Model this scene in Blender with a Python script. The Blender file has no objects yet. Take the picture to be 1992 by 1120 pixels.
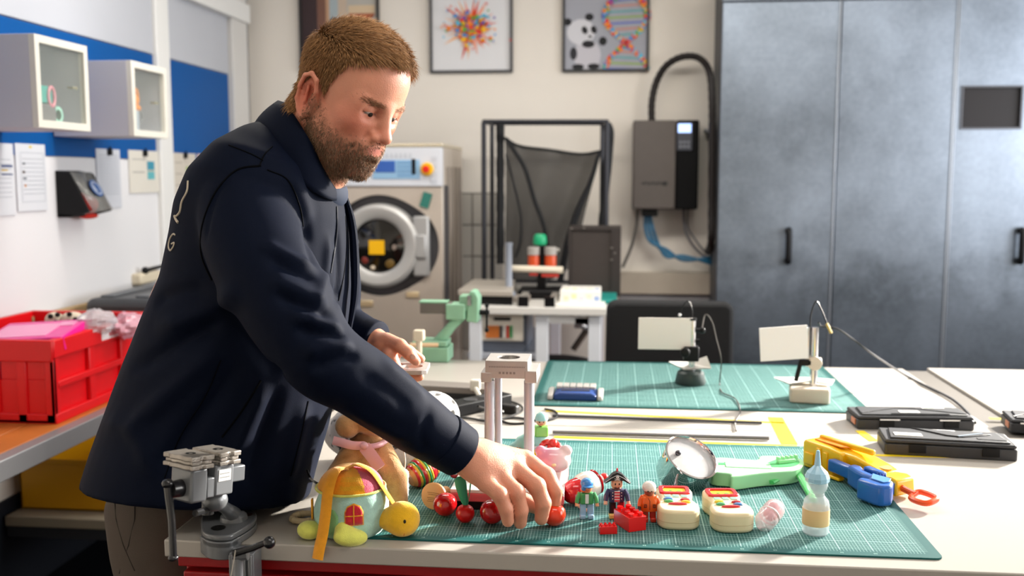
import bpy, bmesh, math, random
import numpy as np
from math import sin, cos, pi, radians, atan, sqrt
from mathutils import Vector, Matrix, Euler, noise
from mathutils.bvhtree import BVHTree
sc = bpy.context.scene
COL = sc.collection
random.seed(7); rng = np.random.default_rng(7)

# ---------------------------------------------------------------- camera, world, lights, exposure
FPX = 1937.0; YAW = radians(6.0); PIT = atan((560-343)/FPX)
CAM = Vector((0, 0, 1.475))
FWD = Vector((-sin(YAW)*cos(PIT), cos(YAW)*cos(PIT), -sin(PIT)))
RGT = Vector((cos(YAW), sin(YAW), 0)); UPV = RGT.cross(FWD)
cd = bpy.data.cameras.new('camera'); cam = bpy.data.objects.new('camera', cd); COL.objects.link(cam)
cd.sensor_width = 36; cd.lens = FPX*36/1992; cd.clip_start = .02
cam.matrix_world = Matrix((( *RGT, 0), (*UPV, 0), (*(-FWD), 0), (0, 0, 0, 1))).transposed()
cam.matrix_world = Matrix.Translation(CAM) @ cam.matrix_world.to_3x3().to_4x4()
cd.dof.use_dof = True; cd.dof.focus_distance = 1.66; cd.dof.aperture_fstop = 3.6
sc.camera = cam
wd = bpy.data.worlds.new('world'); sc.world = wd; wd.use_nodes = True
wd.node_tree.nodes['Background'].inputs[0].default_value = (.75, .85, 1, 1)
wd.node_tree.nodes['Background'].inputs[1].default_value = .6
sc.view_settings.view_transform = 'Standard'; sc.view_settings.look = 'None'
sc.view_settings.exposure = 0.0; sc.view_settings.gamma = 1; sc.view_settings.use_curve_mapping = False
sc.cycles.use_denoising = True
sc.cycles.max_bounces = 8; sc.cycles.diffuse_bounces = 4; sc.cycles.glossy_bounces = 4; sc.cycles.transmission_bounces = 6
sc.cycles.transparent_max_bounces = 10; sc.cycles.caustics_reflective = False; sc.cycles.caustics_refractive = False
sc.cycles.sample_clamp_indirect = 4
def area(name, loc, target, sx, sy, power, color, spread=180):
    l = bpy.data.lights.new(name, 'AREA'); l.shape = 'RECTANGLE'; l.size = sx; l.size_y = sy
    l.energy = power; l.color = color; l.spread = radians(spread)
    o = bpy.data.objects.new(name, l); COL.objects.link(o)
    d = Vector(target)-Vector(loc)
    o.matrix_world = Matrix.Translation(loc) @ d.to_track_quat('-Z', 'Y').to_matrix().to_4x4()
    return o
area('window_daylight', (3.32, 1.35, 1.75), (0, 1.65, 1.3), 1.5, 1.4, 54, (1, .97, .93))
area('window_daylight', (3.32, 3.9, 1.75), (0, 3.8, 1.3), 1.7, 1.4, 85, (.95, .97, 1))
area('ceiling_fill', (.6, 3.6, 2.86), (.6, 3.6, 0), 1.8, .5, 40, (1, .95, .87))  # unseen ceiling panels, added as soft warm fill for the room
area('ceiling_fill', (-1.0, 3.4, 2.86), (-1.0, 3.4, 0), 1.5, .5, 31, (1, .95, .88))
area('ceiling_fill', (.1, .8, 2.86), (.1, .8, 0), 1.4, .5, 13, (1, .95, .87))  # same added fill, lifting the near bench and toys
area('sunlight_shaft', (3.25, 4.6, 2.3), (.0, 1.95, .92), .28, .28, 38, (1, .94, .85), 30)

# ---------------------------------------------------------------- placing helpers
def ray(px, py): return FWD + RGT*((px-996)/FPX) - UPV*((py-560)/FPX)
def W(px, py, z=.9): r = ray(px, py); return CAM + r*((z-CAM.z)/r.z)
def WY(px, py, Y): r = ray(px, py); return CAM + r*(Y/r.y)
def WX(px, py, X): r = ray(px, py); return CAM + r*(X/r.x)
def D(px, py, d): return CAM + ray(px, py)*d

# ---------------------------------------------------------------- materials
def lin(c):
    if isinstance(c, str): c = tuple(int(c[i:i+2], 16)/255 for i in (0, 2, 4))
    return tuple(x/12.92 if x <= .04045 else ((x+.055)/1.055)**2.4 for x in c[:3])
MC = {}
def M(name, col='cccccc', rough=.5, metal=0, var=0, vs=8, bump=0, bs=60, trans=0, alpha=1, emit=0, coat=0, sheen=0, sss=0, ior=1.45, vcol=False, aniso=None, spec=None):
    if name in MC: return MC[name]
    m = bpy.data.materials.new(name); m.use_nodes = True; nt = m.node_tree; N = nt.nodes; L = nt.links
    b = N['Principled BSDF']; c = lin(col)
    b.inputs['Base Color'].default_value = (*c, 1); b.inputs['Roughness'].default_value = rough
    b.inputs['Metallic'].default_value = metal; b.inputs['IOR'].default_value = ior
    b.inputs['Transmission Weight'].default_value = trans; b.inputs['Alpha'].default_value = alpha
    if spec is not None: b.inputs['Specular IOR Level'].default_value = spec
    if coat: b.inputs['Coat Weight'].default_value = coat; b.inputs['Coat Roughness'].default_value = .08
    if sheen: b.inputs['Sheen Weight'].default_value = sheen; b.inputs['Sheen Roughness'].default_value = .5
    if sss: b.inputs['Subsurface Weight'].default_value = sss; b.inputs['Subsurface Radius'].default_value = (1, .35, .2); b.inputs['Subsurface Scale'].default_value = .006
    if emit: b.inputs['Emission Color'].default_value = (*c, 1); b.inputs['Emission Strength'].default_value = emit
    if vcol:
        a = N.new('ShaderNodeAttribute'); a.attribute_name = 'Col'; L.new(a.outputs['Color'], b.inputs['Base Color'])
    tc = N.new('ShaderNodeTexCoord')
    if var:
        n = N.new('ShaderNodeTexNoise'); n.inputs['Scale'].default_value = vs; n.inputs['Detail'].default_value = 5
        L.new(tc.outputs['Object'], n.inputs['Vector'])
        mp = N.new('ShaderNodeMapRange'); mp.inputs[1].default_value = .25; mp.inputs[2].default_value = .75
        mp.inputs[3].default_value = 1-var; mp.inputs[4].default_value = 1+var*.6
        L.new(n.outputs['Fac'], mp.inputs[0])
        mx = N.new('ShaderNodeVectorMath'); mx.operation = 'SCALE'
        if vcol: L.new(a.outputs['Color'], mx.inputs[0])
        else: mx.inputs[0].default_value = c
        L.new(mp.outputs[0], mx.inputs['Scale']); L.new(mx.outputs[0], b.inputs['Base Color'])
    if bump:
        n2 = N.new('ShaderNodeTexNoise'); n2.inputs['Scale'].default_value = bs; n2.inputs['Detail'].default_value = 4
        L.new(tc.outputs['Object'], n2.inputs['Vector'])
        bp = N.new('ShaderNodeBump'); bp.inputs['Strength'].default_value = bump; bp.inputs['Distance'].default_value = .002
        L.new(n2.outputs['Fac'], bp.inputs['Height']); L.new(bp.outputs[0], b.inputs['Normal'])
    MC[name] = m; return m

# ---------------------------------------------------------------- geometry helper
class G:
    def __init__(s): s.v = []; s.f = []; s.m = []; s.c = []; s.mi = 0; s.T = None
    def add(s, vs, fs, col=None):
        o = len(s.v)
        if s.T is not None: vs = [s.T @ Vector(p) for p in vs]
        s.v += [tuple(p) for p in vs]
        for f in fs: s.f.append([i+o for i in f]); s.m.append(s.mi); s.c.append(col)
        return s
    def box(s, x0, x1, y0, y1, z0, z1, col=None):
        v = [(x, y, z) for x in (x0, x1) for y in (y0, y1) for z in (z0, z1)]
        return s.add(v, [(0, 1, 3, 2), (4, 6, 7, 5), (0, 4, 5, 1), (2, 3, 7, 6), (0, 2, 6, 4), (1, 5, 7, 3)], col)
    def bx(s, c, d, R=None, col=None):
        v = [Vector((x*d[0]/2, y*d[1]/2, z*d[2]/2)) for x in (-1, 1) for y in (-1, 1) for z in (-1, 1)]
        if R is not None:
            if not isinstance(R, Matrix): R = Euler(R).to_matrix()
            v = [R.to_3x3() @ p for p in v]
        c = Vector(c); v = [p+c for p in v]
        return s.add(v, [(0, 1, 3, 2), (4, 6, 7, 5), (0, 4, 5, 1), (2, 3, 7, 6), (0, 2, 6, 4), (1, 5, 7, 3)], col)
    def tube(s, pts, r, n=10, closed=False, cap=True, sq=1.0, col=None, up=None):
        P = [Vector(p) for p in pts]; k = len(P)
        R = r if isinstance(r, (list, tuple)) else [r]*k
        vs = []; nrm = None
        for i in range(k):
            if closed: t = P[(i+1) % k]-P[i-1]
            else: t = P[min(i+1, k-1)]-P[max(i-1, 0)]
            t.normalize()
            if nrm is None:
                a = Vector(up) if up is not None else (Vector((0, 0, 1)) if abs(t.z) < .9 else Vector((1, 0, 0)))
                nrm = (a-t*a.dot(t)).normalized()
            else:
                nrm = (nrm-t*nrm.dot(t)).normalized()
            b = t.cross(nrm)
            for j in range(n):
                a = 2*pi*j/n
                vs.append(P[i]+(nrm*cos(a)*sq+b*sin(a))*R[i])
        fs = []
        for i in range(k if closed else k-1):
            for j in range(n):
                a = i*n+j; b = i*n+(j+1) % n; c = ((i+1) % k)*n+(j+1) % n; d = ((i+1) % k)*n+j
                fs.append((a, b, c, d))
        if cap and not closed: fs.append(tuple(range(n))[::-1]); fs.append(tuple(range((k-1)*n, k*n)))
        return s.add(vs, fs, col)
    def cyl(s, p0, p1, r0, r1=None, n=20, col=None): return s.tube([p0, p1], [r0, r0 if r1 is None else r1], n, col=col)
    def lathe(s, prof, n=28, T=None, col=None, cap=True, arc=None):
        vs = []; k = len(prof)
        for r, z in prof:
            for j in range(n): vs.append(Vector((r*cos(2*pi*j/n), r*sin(2*pi*j/n), z)))
        if T is not None: vs = [T @ p for p in vs]
        fs = [(i*n+j, i*n+(j+1) % n, (i+1)*n+(j+1) % n, (i+1)*n+j) for i in range(k-1) for j in range(n)]
        if cap: fs.append(tuple(range(n))[::-1]); fs.append(tuple(range((k-1)*n, k*n)))
        return s.add(vs, fs, col)
    def ell(s, c, r, R=None, n=20, m=12, col=None):
        if not isinstance(r, (tuple, list)): r = (r, r, r)
        vs = [Vector((0, 0, r[2]))]
        for i in range(1, m):
            a = pi*i/m
            for j in range(n): vs.append(Vector((r[0]*sin(a)*cos(2*pi*j/n), r[1]*sin(a)*sin(2*pi*j/n), r[2]*cos(a))))
        vs.append(Vector((0, 0, -r[2])))
        if R is not None:
            if not isinstance(R, Matrix): R = Euler(R).to_matrix()
            vs = [R.to_3x3() @ p for p in vs]
        c = Vector(c); vs = [p+c for p in vs]
        fs = [(0, 1+j, 1+(j+1) % n) for j in range(n)]
        for i in range(m-2):
            for j in range(n): fs.append((1+i*n+j, 1+(i+1)*n+j, 1+(i+1)*n+(j+1) % n, 1+i*n+(j+1) % n))
        l = len(vs)-1; b = 1+(m-2)*n
        fs += [(l, b+(j+1) % n, b+j) for j in range(n)]
        return s.add(vs, fs, col)
    def prism(s, poly, h0, h1, T=None, col=None):
        n = len(poly)
        ar = sum(poly[i][0]*poly[(i+1) % n][1]-poly[(i+1) % n][0]*poly[i][1] for i in range(n))
        if ar < 0: poly = poly[::-1]
        vs = [Vector((x, y, h0)) for x, y in poly]+[Vector((x, y, h1)) for x, y in poly]
        if T is not None: vs = [T @ p for p in vs]
        fs = [tuple(range(n))[::-1], tuple(range(n, 2*n))]+[(i, (i+1) % n, n+(i+1) % n, n+i) for i in range(n)]
        return s.add(vs, fs, col)
    def ringplate(s, outer, inner, h0, h1, T=None, col=None):
        n = len(outer)
        vs = [Vector((*p, h)) for h in (h0, h1) for p in list(outer)+list(inner)]
        if T is not None: vs = [T @ p for p in vs]
        fs = []
        for i in range(n):
            j = (i+1) % n
            fs += [(i, n+i, n+j, j), (2*n+i, 2*n+j, 3*n+j, 3*n+i), (i, j, 2*n+j, 2*n+i), (n+i, 3*n+i, 3*n+j, n+j)]
        return s.add(vs, fs, col)
    def poly(s, pts, col=None): return s.add(pts, [tuple(range(len(pts)))], col)
def rrect(x0, x1, y0, y1, r, k=4):
    out = []
    for cx, cy, a0 in ((x1-r, y1-r, 0), (x0+r, y1-r, 90), (x0+r, y0+r, 180), (x1-r, y0+r, 270)):
        for i in range(k+1): a = radians(a0+90*i/k); out.append((cx+r*cos(a), cy+r*sin(a)))
    return out
def circ(r, n=24, cx=0, cy=0, a0=0): return [(cx+r*cos(a0+2*pi*i/n), cy+r*sin(a0+2*pi*i/n)) for i in range(n)]
def smooth_pts(pts, k=6, closed=False):
    P = [Vector(p) for p in pts]; n = len(P); out = []
    for i in range(n if closed else n-1):
        p0 = P[(i-1) % n] if closed or i > 0 else P[0]*2-P[1]
        p1 = P[i]; p2 = P[(i+1) % n]
        p3 = P[(i+2) % n] if closed or i+2 < n else P[-1]*2-P[-2]
        for j in range(k):
            t = j/k
            out.append(.5*((2*p1)+(p2-p0)*t+(2*p0-5*p1+4*p2-p3)*t*t+(3*p1-p0-3*p2+p3)*t**3))
    if not closed: out.append(P[-1])
    return out
def TM(loc=(0, 0, 0), rot=(0, 0, 0), s=1): return Matrix.Translation(loc) @ Euler(rot).to_matrix().to_4x4() @ Matrix.Diagonal((s, s, s, 1))
def frame(o, x, y):
    x = Vector(x).normalized(); y = Vector(y); y = (y-x*y.dot(x)).normalized(); z = x.cross(y)
    return Matrix.Translation(Vector(o)) @ Matrix((x, y, z)).transposed().to_4x4()

def tag(o, label=None, cat=None, group=None, kind=None):
    if label: o['label'] = label
    if cat: o['category'] = cat
    if group: o['group'] = group
    if kind: o['kind'] = kind
    return o
def T(name, label, cat, loc=(0, 0, 0), rz=0, group=None):
    o = bpy.data.objects.new(name, None); COL.objects.link(o); o.empty_display_size = .02
    o.location = loc; o.rotation_euler = (0, 0, rz)
    o['_m'] = [c for r in (Matrix.Translation(loc) @ Matrix.Rotation(rz, 4, 'Z')) for c in r]
    return tag(o, label, cat, group)
def rootm(o):
    while o.parent: o = o.parent
    if '_m' in o: a = list(o['_m']); return Matrix([a[i*4:i*4+4] for i in range(4)])
    return Matrix.Identity(4)
def P_(name, g, mats, parent=None, bev=0, seg=2, smooth=35, w=False, sub=0, label=None, cat=None, group=None, kind=None, disp=None):
    """one mesh object; w=True when the geometry is in world coordinates"""
    me = bpy.data.meshes.new(name); vs = g.v
    if w and parent is not None:
        inv = rootm(parent).inverted(); vs = [tuple(inv @ Vector(p)) for p in vs]
    me.from_pydata(vs, [], g.f)
    if not isinstance(mats, (list, tuple)): mats = [mats]
    for m in mats: me.materials.append(m)
    me.polygons.foreach_set('material_index', g.m)
    if any(c is not None for c in g.c):
        at = me.color_attributes.new('Col', 'FLOAT_COLOR', 'CORNER'); buf = []
        for p, c in zip(g.f, g.c):
            cc = lin(c) if c is not None else (.8, .8, .8)
            buf += [*cc, 1]*len(p)
        at.data.foreach_set('color', buf)
    bm = bmesh.new(); bm.from_mesh(me); bmesh.ops.recalc_face_normals(bm, faces=bm.faces); bm.to_mesh(me); bm.free()
    if smooth:
        me.polygons.foreach_set('use_smooth', [True]*len(me.polygons)); me.set_sharp_from_angle(angle=radians(smooth))
    o = bpy.data.objects.new(name, me); COL.objects.link(o)
    if parent is not None: o.parent = parent
    if bev:
        b = o.modifiers.new('bevel', 'BEVEL'); b.width = bev; b.segments = seg; b.limit_method = 'ANGLE'; b.angle_limit = radians(40); b.harden_normals = False
    if sub:
        b = o.modifiers.new('sub', 'SUBSURF'); b.levels = sub; b.render_levels = sub
    return tag(o, label, cat, group, kind)
def dup(root, loc, rz=0, label=None):
    r = root.copy(); COL.objects.link(r); r.location = loc; r.rotation_euler = (0, 0, rz)
    if label: r['label'] = label
    if '_m' in r: r['_m'] = [c for q in (Matrix.Translation(loc) @ Matrix.Rotation(rz, 4, 'Z')) for c in q]
    for ch in list(root.children):
        c = ch.copy(); COL.objects.link(c); c.parent = r
        for gch in ch.children:
            d = gch.copy(); COL.objects.link(d); d.parent = c
    return r
def text_geo(g, s, size, T4, depth=.0003, col=None, align='CENTER'):
    cu = bpy.data.curves.new('t', 'FONT'); cu.body = s; cu.size = size; cu.align_x = align; cu.align_y = 'CENTER'; cu.resolution_u = 3
    o = bpy.data.objects.new('t', cu); me = o.to_mesh()
    g.add([T4 @ Vector((v.co.x, v.co.y, depth)) for v in me.vertices], [tuple(p.vertices) for p in me.polygons], col)
    o.to_mesh_clear(); bpy.data.objects.remove(o); bpy.data.curves.remove(cu)

# ---------------------------------------------------------------- signed-distance sculpting (numpy) + surface nets
class SDF:
    def __init__(s, lo, hi, h):
        s.lo = np.array(lo, float); s.h = h
        n = np.ceil((np.array(hi)-s.lo)/h).astype(int)+1
        ax = [s.lo[i]+h*np.arange(n[i]) for i in range(3)]
        s.X, s.Y, s.Z = np.meshgrid(*ax, indexing='ij', sparse=True); s.n = n
        s.F = np.full(n, 1e3, np.float32)
    def smin(s, d, k):
        if k <= 0: s.F[...] = np.minimum(s.F, d); return s
        hh = np.clip(.5+.5*(s.F-d)/k, 0, 1); s.F[...] = s.F*(1-hh)+d*hh-k*hh*(1-hh); return s
    def ssub(s, d, k):
        d = -d; hh = np.clip(.5-.5*(s.F-d)/max(k, 1e-6), 0, 1); s.F[...] = s.F*(1-hh)+d*hh+k*hh*(1-hh); return s
    def sub(s, lo, hi):
        v = SDF.__new__(SDF); a = [max(0, int((lo[i]-s.lo[i])/s.h)-1) for i in range(3)]; b = [min(int(s.n[i]), int((hi[i]-s.lo[i])/s.h)+2) for i in range(3)]
        v.lo = s.lo; v.h = s.h; v.n = s.n; v.F = s.F[a[0]:b[0], a[1]:b[1], a[2]:b[2]]
        v.X = s.X[a[0]:b[0]]; v.Y = s.Y[:, a[1]:b[1]]; v.Z = s.Z[:, :, a[2]:b[2]]; return v
    def near(s, pts, r): p = np.array([list(q) for q in pts]); return s.sub(p.min(0)-r, p.max(0)+r)
    def _loc(s, c, R):
        x = s.X-c[0]; y = s.Y-c[1]; z = s.Z-c[2]
        if R is None: return x, y, z
        if not isinstance(R, Matrix): R = Euler(R).to_matrix()
        R = np.array(R.to_3x3()).T
        return (R[0, 0]*x+R[0, 1]*y+R[0, 2]*z, R[1, 0]*x+R[1, 1]*y+R[1, 2]*z, R[2, 0]*x+R[2, 1]*y+R[2, 2]*z)
    def dell(s, c, r, R=None):
        x, y, z = s._loc(c, R)
        k0 = np.sqrt((x/r[0])**2+(y/r[1])**2+(z/r[2])**2)+1e-9; k1 = np.sqrt((x/r[0]**2)**2+(y/r[1]**2)**2+(z/r[2]**2)**2)+1e-9
        return k0*(k0-1)/k1
    def dcap(s, a, b, ra, rb=None):
        rb = ra if rb is None else rb
        a = np.array(a, float); b = np.array(b, float); ab = b-a; L2 = ab@ab+1e-12
        t = np.clip(((s.X-a[0])*ab[0]+(s.Y-a[1])*ab[1]+(s.Z-a[2])*ab[2])/L2, 0, 1)
        return np.sqrt((s.X-a[0]-t*ab[0])**2+(s.Y-a[1]-t*ab[1])**2+(s.Z-a[2]-t*ab[2])**2)-(ra+(rb-ra)*t)
    def dbox(s, c, b, R=None, r=0):
        x, y, z = s._loc(c, R)
        qx = np.abs(x)-b[0]+r; qy = np.abs(y)-b[1]+r; qz = np.abs(z)-b[2]+r
        return np.sqrt(np.maximum(qx, 0)**2+np.maximum(qy, 0)**2+np.maximum(qz, 0)**2)+np.minimum(np.maximum(qx, np.maximum(qy, qz)), 0)-r
    def ell(s, c, r, R=None, k=.01):
        if not isinstance(r, (tuple, list)): r = (r, r, r)
        return s.smin(s.dell(c, r, R), k)
    def cap(s, a, b, ra, rb=None, k=.01): return s.smin(s.dcap(a, b, ra, rb), k)
    def chain(s, pts, rs, k=.01):
        for i in range(len(pts)-1): s.cap(pts[i], pts[i+1], rs[i], rs[i+1], k)
        return s
    def box(s, c, b, R=None, r=.002, k=.002): return s.smin(s.dbox(c, b, R, r), k)
    def ecut(s, c, r, R=None, k=.005): return s.ssub(s.dell(c, r, R), k)
    def ccut(s, a, b, ra, rb=None, k=.003): return s.ssub(s.dcap(a, b, ra, rb), k)
    def bcut(s, c, b, R=None, k=.003): return s.ssub(s.dbox(c, b, R), k)
    def mesh(s):
        F = s.F; n = F.shape; S = F < 0
        cnt = np.zeros((n[0]-1, n[1]-1, n[2]-1), np.int8)
        for a in (0, 1):
            for b in (0, 1):
                for c in (0, 1): cnt += S[a:n[0]-1+a, b:n[1]-1+b, c:n[2]-1+c]
        act = (cnt > 0) & (cnt < 8); I = np.argwhere(act); idx = np.full(act.shape, -1, np.int64); idx[act] = np.arange(len(I))
        acc = np.zeros((len(I), 3)); num = np.zeros(len(I))
        cr = [(a, b, c) for a in (0, 1) for b in (0, 1) for c in (0, 1)]
        for p in cr:
            for ax in range(3):
                if p[ax]: continue
                q = list(p); q[ax] = 1
                fa = F[I[:, 0]+p[0], I[:, 1]+p[1], I[:, 2]+p[2]]; fb = F[I[:, 0]+q[0], I[:, 1]+q[1], I[:, 2]+q[2]]
                m = (fa < 0) != (fb < 0); t = np.where(m, fa/np.where(m, fa-fb, 1), 0)
                pos = np.array(p, float)[None].repeat(len(I), 0); pos[:, ax] += t
                acc += np.where(m[:, None], pos, 0); num += m
        V = s.lo+(I+acc/num[:, None])*s.h
        Q = []
        for ax in range(3):
            o = [a for a in range(3) if a != ax]
            sl0 = [slice(None)]*3; sl1 = [slice(None)]*3; sl0[ax] = slice(0, n[ax]-1); sl1[ax] = slice(1, n[ax])
            ch = S[tuple(sl0)] != S[tuple(sl1)]
            E = np.argwhere(ch); E = E[(E[:, o[0]] > 0) & (E[:, o[1]] > 0) & (E[:, o[0]] < n[o[0]]-1) & (E[:, o[1]] < n[o[1]]-1)]
            ins = S[E[:, 0], E[:, 1], E[:, 2]]
            cs = []
            for da, db in ((1, 1), (0, 1), (0, 0), (1, 0)):
                e = E.copy(); e[:, o[0]] -= da; e[:, o[1]] -= db; cs.append(idx[e[:, 0], e[:, 1], e[:, 2]])
            q = np.stack(cs, 1); flip = ins if ax != 1 else ~ins
            q[~flip] = q[~flip][:, ::-1]; Q.append(q)
        return V, np.concatenate(Q)
def fmesh(name, V, Q, mats, parent=None, col=None, w=False, label=None, cat=None, group=None, kind=None, laps=0, mi=None):
    """mesh object from numpy vertices and quads; col = per-vertex linear colours"""
    V = np.asarray(V, float)
    if laps:
        e = np.concatenate([Q[:, [0, 1]], Q[:, [1, 2]], Q[:, [2, 3]], Q[:, [3, 0]]])
        for _ in range(laps):
            a = np.zeros_like(V); c = np.zeros(len(V))
            np.add.at(a, e[:, 0], V[e[:, 1]]); np.add.at(a, e[:, 1], V[e[:, 0]]); np.add.at(c, e[:, 0], 1); np.add.at(c, e[:, 1], 1)
            V = V*.5+.5*a/np.maximum(c, 1)[:, None]
    if w and parent is not None:
        A = np.array(rootm(parent).inverted()); V = V @ A[:3, :3].T+A[:3, 3]
    me = bpy.data.meshes.new(name); me.vertices.add(len(V)); me.vertices.foreach_set('co', V.ravel())
    me.loops.add(Q.size); me.loops.foreach_set('vertex_index', Q.ravel().astype(np.int32))
    me.polygons.add(len(Q)); me.polygons.foreach_set('loop_start', (np.arange(len(Q))*Q.shape[1]).astype(np.int32))
    me.polygons.foreach_set('loop_total', np.full(len(Q), Q.shape[1], np.int32))
    if not isinstance(mats, (list, tuple)): mats = [mats]
    for m in mats: me.materials.append(m)
    if mi is not None: me.polygons.foreach_set('material_index', mi.astype(np.int32))
    me.polygons.foreach_set('use_smooth', [True]*len(Q)); me.update(calc_edges=True); me.validate()
    if col is not None:
        at = me.color_attributes.new('Col', 'FLOAT_COLOR', 'POINT'); c4 = np.ones((len(V), 4)); c4[:, :3] = col; at.data.foreach_set('color', c4.ravel())
    o = bpy.data.objects.new(name, me); COL.objects.link(o)
    if parent is not None: o.parent = parent
    return tag(o, label, cat, group, kind)
def vnormals(V, Q):
    n = np.cross(V[Q[:, 2]]-V[Q[:, 0]], V[Q[:, 3]]-V[Q[:, 1]]); N = np.zeros_like(V)
    for i in range(4): np.add.at(N, Q[:, i], n)
    return N/(np.linalg.norm(N, axis=1)[:, None]+1e-12)
def apply_mesh(V, A):
    A = np.array(A); return V @ A[:3, :3].T+A[:3, 3]
# ================================================================ ROOM
XL = -2.105; YB = 5.6; XR = 3.4; YF = -1.3; ZC = 2.9
mwall = M('wall_paint', 'eae3d9', .85, var=.03, vs=2, bump=.05, bs=150)
mwhite = M('white_lacquer', 'e6e6e4', .45)
mfloor = M('dark_floor', '101318', .6, var=.25, vs=6, spec=.2)
mblack = M('black_plastic', '0c0c0e', .45, spec=.25)
mdark = M('dark_grey_plastic', '2a2b2e', .5, var=.1, vs=30)
mblue = M('blue_panel', '004f94', .5, spec=.2)
mpaper = M('paper', 'd9dce0', .8)
P_('floor', G().box(XL-.1, XR+.1, YF-.1, YB+.1, -.1, 0), mfloor, kind='structure', smooth=0)
P_('ceiling', G().box(XL-.1, XR+.1, YF-.1, YB+.1, ZC, ZC+.1), M('ceiling_paint', 'e2e0dc', .9), kind='structure', smooth=0)
wb = P_('wall_back', G().box(XL-.1, XR+.1, YB, YB+.1, 0, ZC), mwall, kind='structure', smooth=0)
wl = P_('wall_left', G().box(XL-.1, XL, YF, YB, 0, ZC), mwall, kind='structure', smooth=0)
P_('wall_front', G().box(XL-.1, XR+.1, YF-.1, YF, 0, ZC), mwall, kind='structure', smooth=0)
g = G()
for y0, y1 in ((YF, .5), (2.2, 3.0), (4.8, YB)): g.box(XR, XR+.1, y0, y1, 0, ZC)
for y0, y1 in ((.5, 2.2), (3.0, 4.8)): g.box(XR, XR+.1, y0, y1, 0, 1.0); g.box(XR, XR+.1, y0, y1, 2.5, ZC)
P_('wall_right', g, mwall, kind='structure', smooth=0)
for n, (y0, y1) in enumerate(((.5, 2.2), (3.0, 4.8))):
    g = G()
    for a in (y0, (y0+y1)/2-.025, y1-.05): g.box(XR+.02, XR+.08, a, a+.05, 1.0, 2.5)
    g.box(XR+.02, XR+.08, y0, y1, 1.0, 1.05); g.box(XR+.02, XR+.08, y0, y1, 2.45, 2.5)
    wn = P_('window_%d' % (n+1), g, mwhite, kind='structure', smooth=0)
    P_('pane', G().box(XR+.045, XR+.05, y0+.05, y1-.05, 1.05, 2.45), M('window_glass', 'ffffff', .02, alpha=.1), wn, smooth=0)
# left wall: blue panels, posts, upper panels
mup = M('upper_panel', 'b9bcc4', .6, var=.03, vs=3)
for y0, y1, bm_ in ((2.0, 4.39, mblue), (4.54, 5.27, mblue)):
    P_('panel', G().box(XL, XL+.012, y0, y1, 1.55, 2.02), mblue, wl, smooth=0)
    P_('panel', G().box(XL, XL+.016, y0, y1, 2.024, ZC), mup, wl, smooth=0)
    P_('panel', G().box(XL, XL+.010, y0, y1, .96, 1.546), M('white_board', 'e3e3e6', .35), wl, smooth=0)
P_('trim_1', G().box(XL, XL+.03, 4.40, 4.53, 0, ZC), mwhite, kind='structure', bev=.004)
P_('trim_2', G().box(XL, XL+.04, 5.28, YB-.1, 0, ZC), M('beige_post', 'd2d0cd', .6), kind='structure', bev=.004)
P_('trim_3', G().box(XL+.017, XL+.06, 4.6, 5.5, 2.32, 2.42), mwhite, kind='structure', bev=.003)
P_('trim_4', G().box(XL, XL+.012, 5.5, 5.585, 0, ZC), M('dark_gap', '3c4250', .5), kind='structure')
P_('trim_5', G().box(XL, XL+.03, 2.0, 4.41, .93, .955), M('cable_duct', 'd6d0c4', .5), kind='structure', bev=.003)
# tiles on the back wall behind the machine
mtile = M('wall_tile', 'b9b4ab', .3, var=.04, vs=3)
zt = WY(919, 376, YB).z; tw = .178
P_('grout', G().box(WY(862, 400, YB).x, WY(975, 400, YB).x, YB-.006, YB, .85, zt+.004), M('grout', '6d6862', .9), wb, smooth=0)
x0 = WY(919, 400, YB).x
for i in range(-2, 1):
    for k in range(5):
        P_('tile', G().box(x0+i*tw+.004, x0+(i+1)*tw-.004, YB-.011, YB-.005, zt-(k+1)*tw+.004, zt-k*tw-.004), mtile, wb, bev=.001, seg=1)
a = WY(1205, 528, YB); b = WY(1392, 580, YB)
P_('trim_6', G().box(a.x, b.x+.1, YB-.05, YB, a.z-.12, a.z), M('cream_duct', 'b5ab9c', .6), kind='structure', bev=.004)
P_('trim_7', G().box(a.x, b.x+.1, YB-.03, YB, a.z-.2, a.z-.125), M('grey_duct', '8d8d90', .5), kind='structure', bev=.004)

# ---------------- posters
mprint = M('print_ink', 'ffffff', .7, vcol=True)
def poster(label, x0, x1, ybot, ytop, paper, fcol, draw, grp='framed posters on the back wall'):
    A = WY(x0, ybot, YB); B = WY(x1, ybot, YB); w = B.x-A.x; h = (ybot-ytop)/FPX*YB*1.0
    t = T('framed_poster', label, 'poster', (A.x+w/2, YB, A.z), 0, grp)
    P_('frame', G().ringplate(rrect(-w/2, w/2, 0, h, .004, 1), rrect(-w/2+.014, w/2-.014, .014, h-.014, .002, 1), 0, .025, Matrix.Rotation(pi/2, 4, 'X')), M('poster_frame'+fcol, fcol, .4), t, bev=.001)
    P_('sheet', G().box(-w/2+.01, w/2-.01, -.012, 0, .01, h-.01), M('sheet'+paper, paper, .6), t, smooth=0)
    g = G(); draw(g, w, h); P_('print', g, mprint, t, smooth=0, kind='stuff')
def quad2(g, x, z, w, h, a, col, lay=0):
    pts = [(x+cos(a)*u*w-sin(a)*v*h, -.0125-lay*.0001, z+sin(a)*u*w+cos(a)*v*h) for u, v in ((-.5, -.5), (.5, -.5), (.5, .5), (-.5, .5))]
    g.poly(pts, col)
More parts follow.
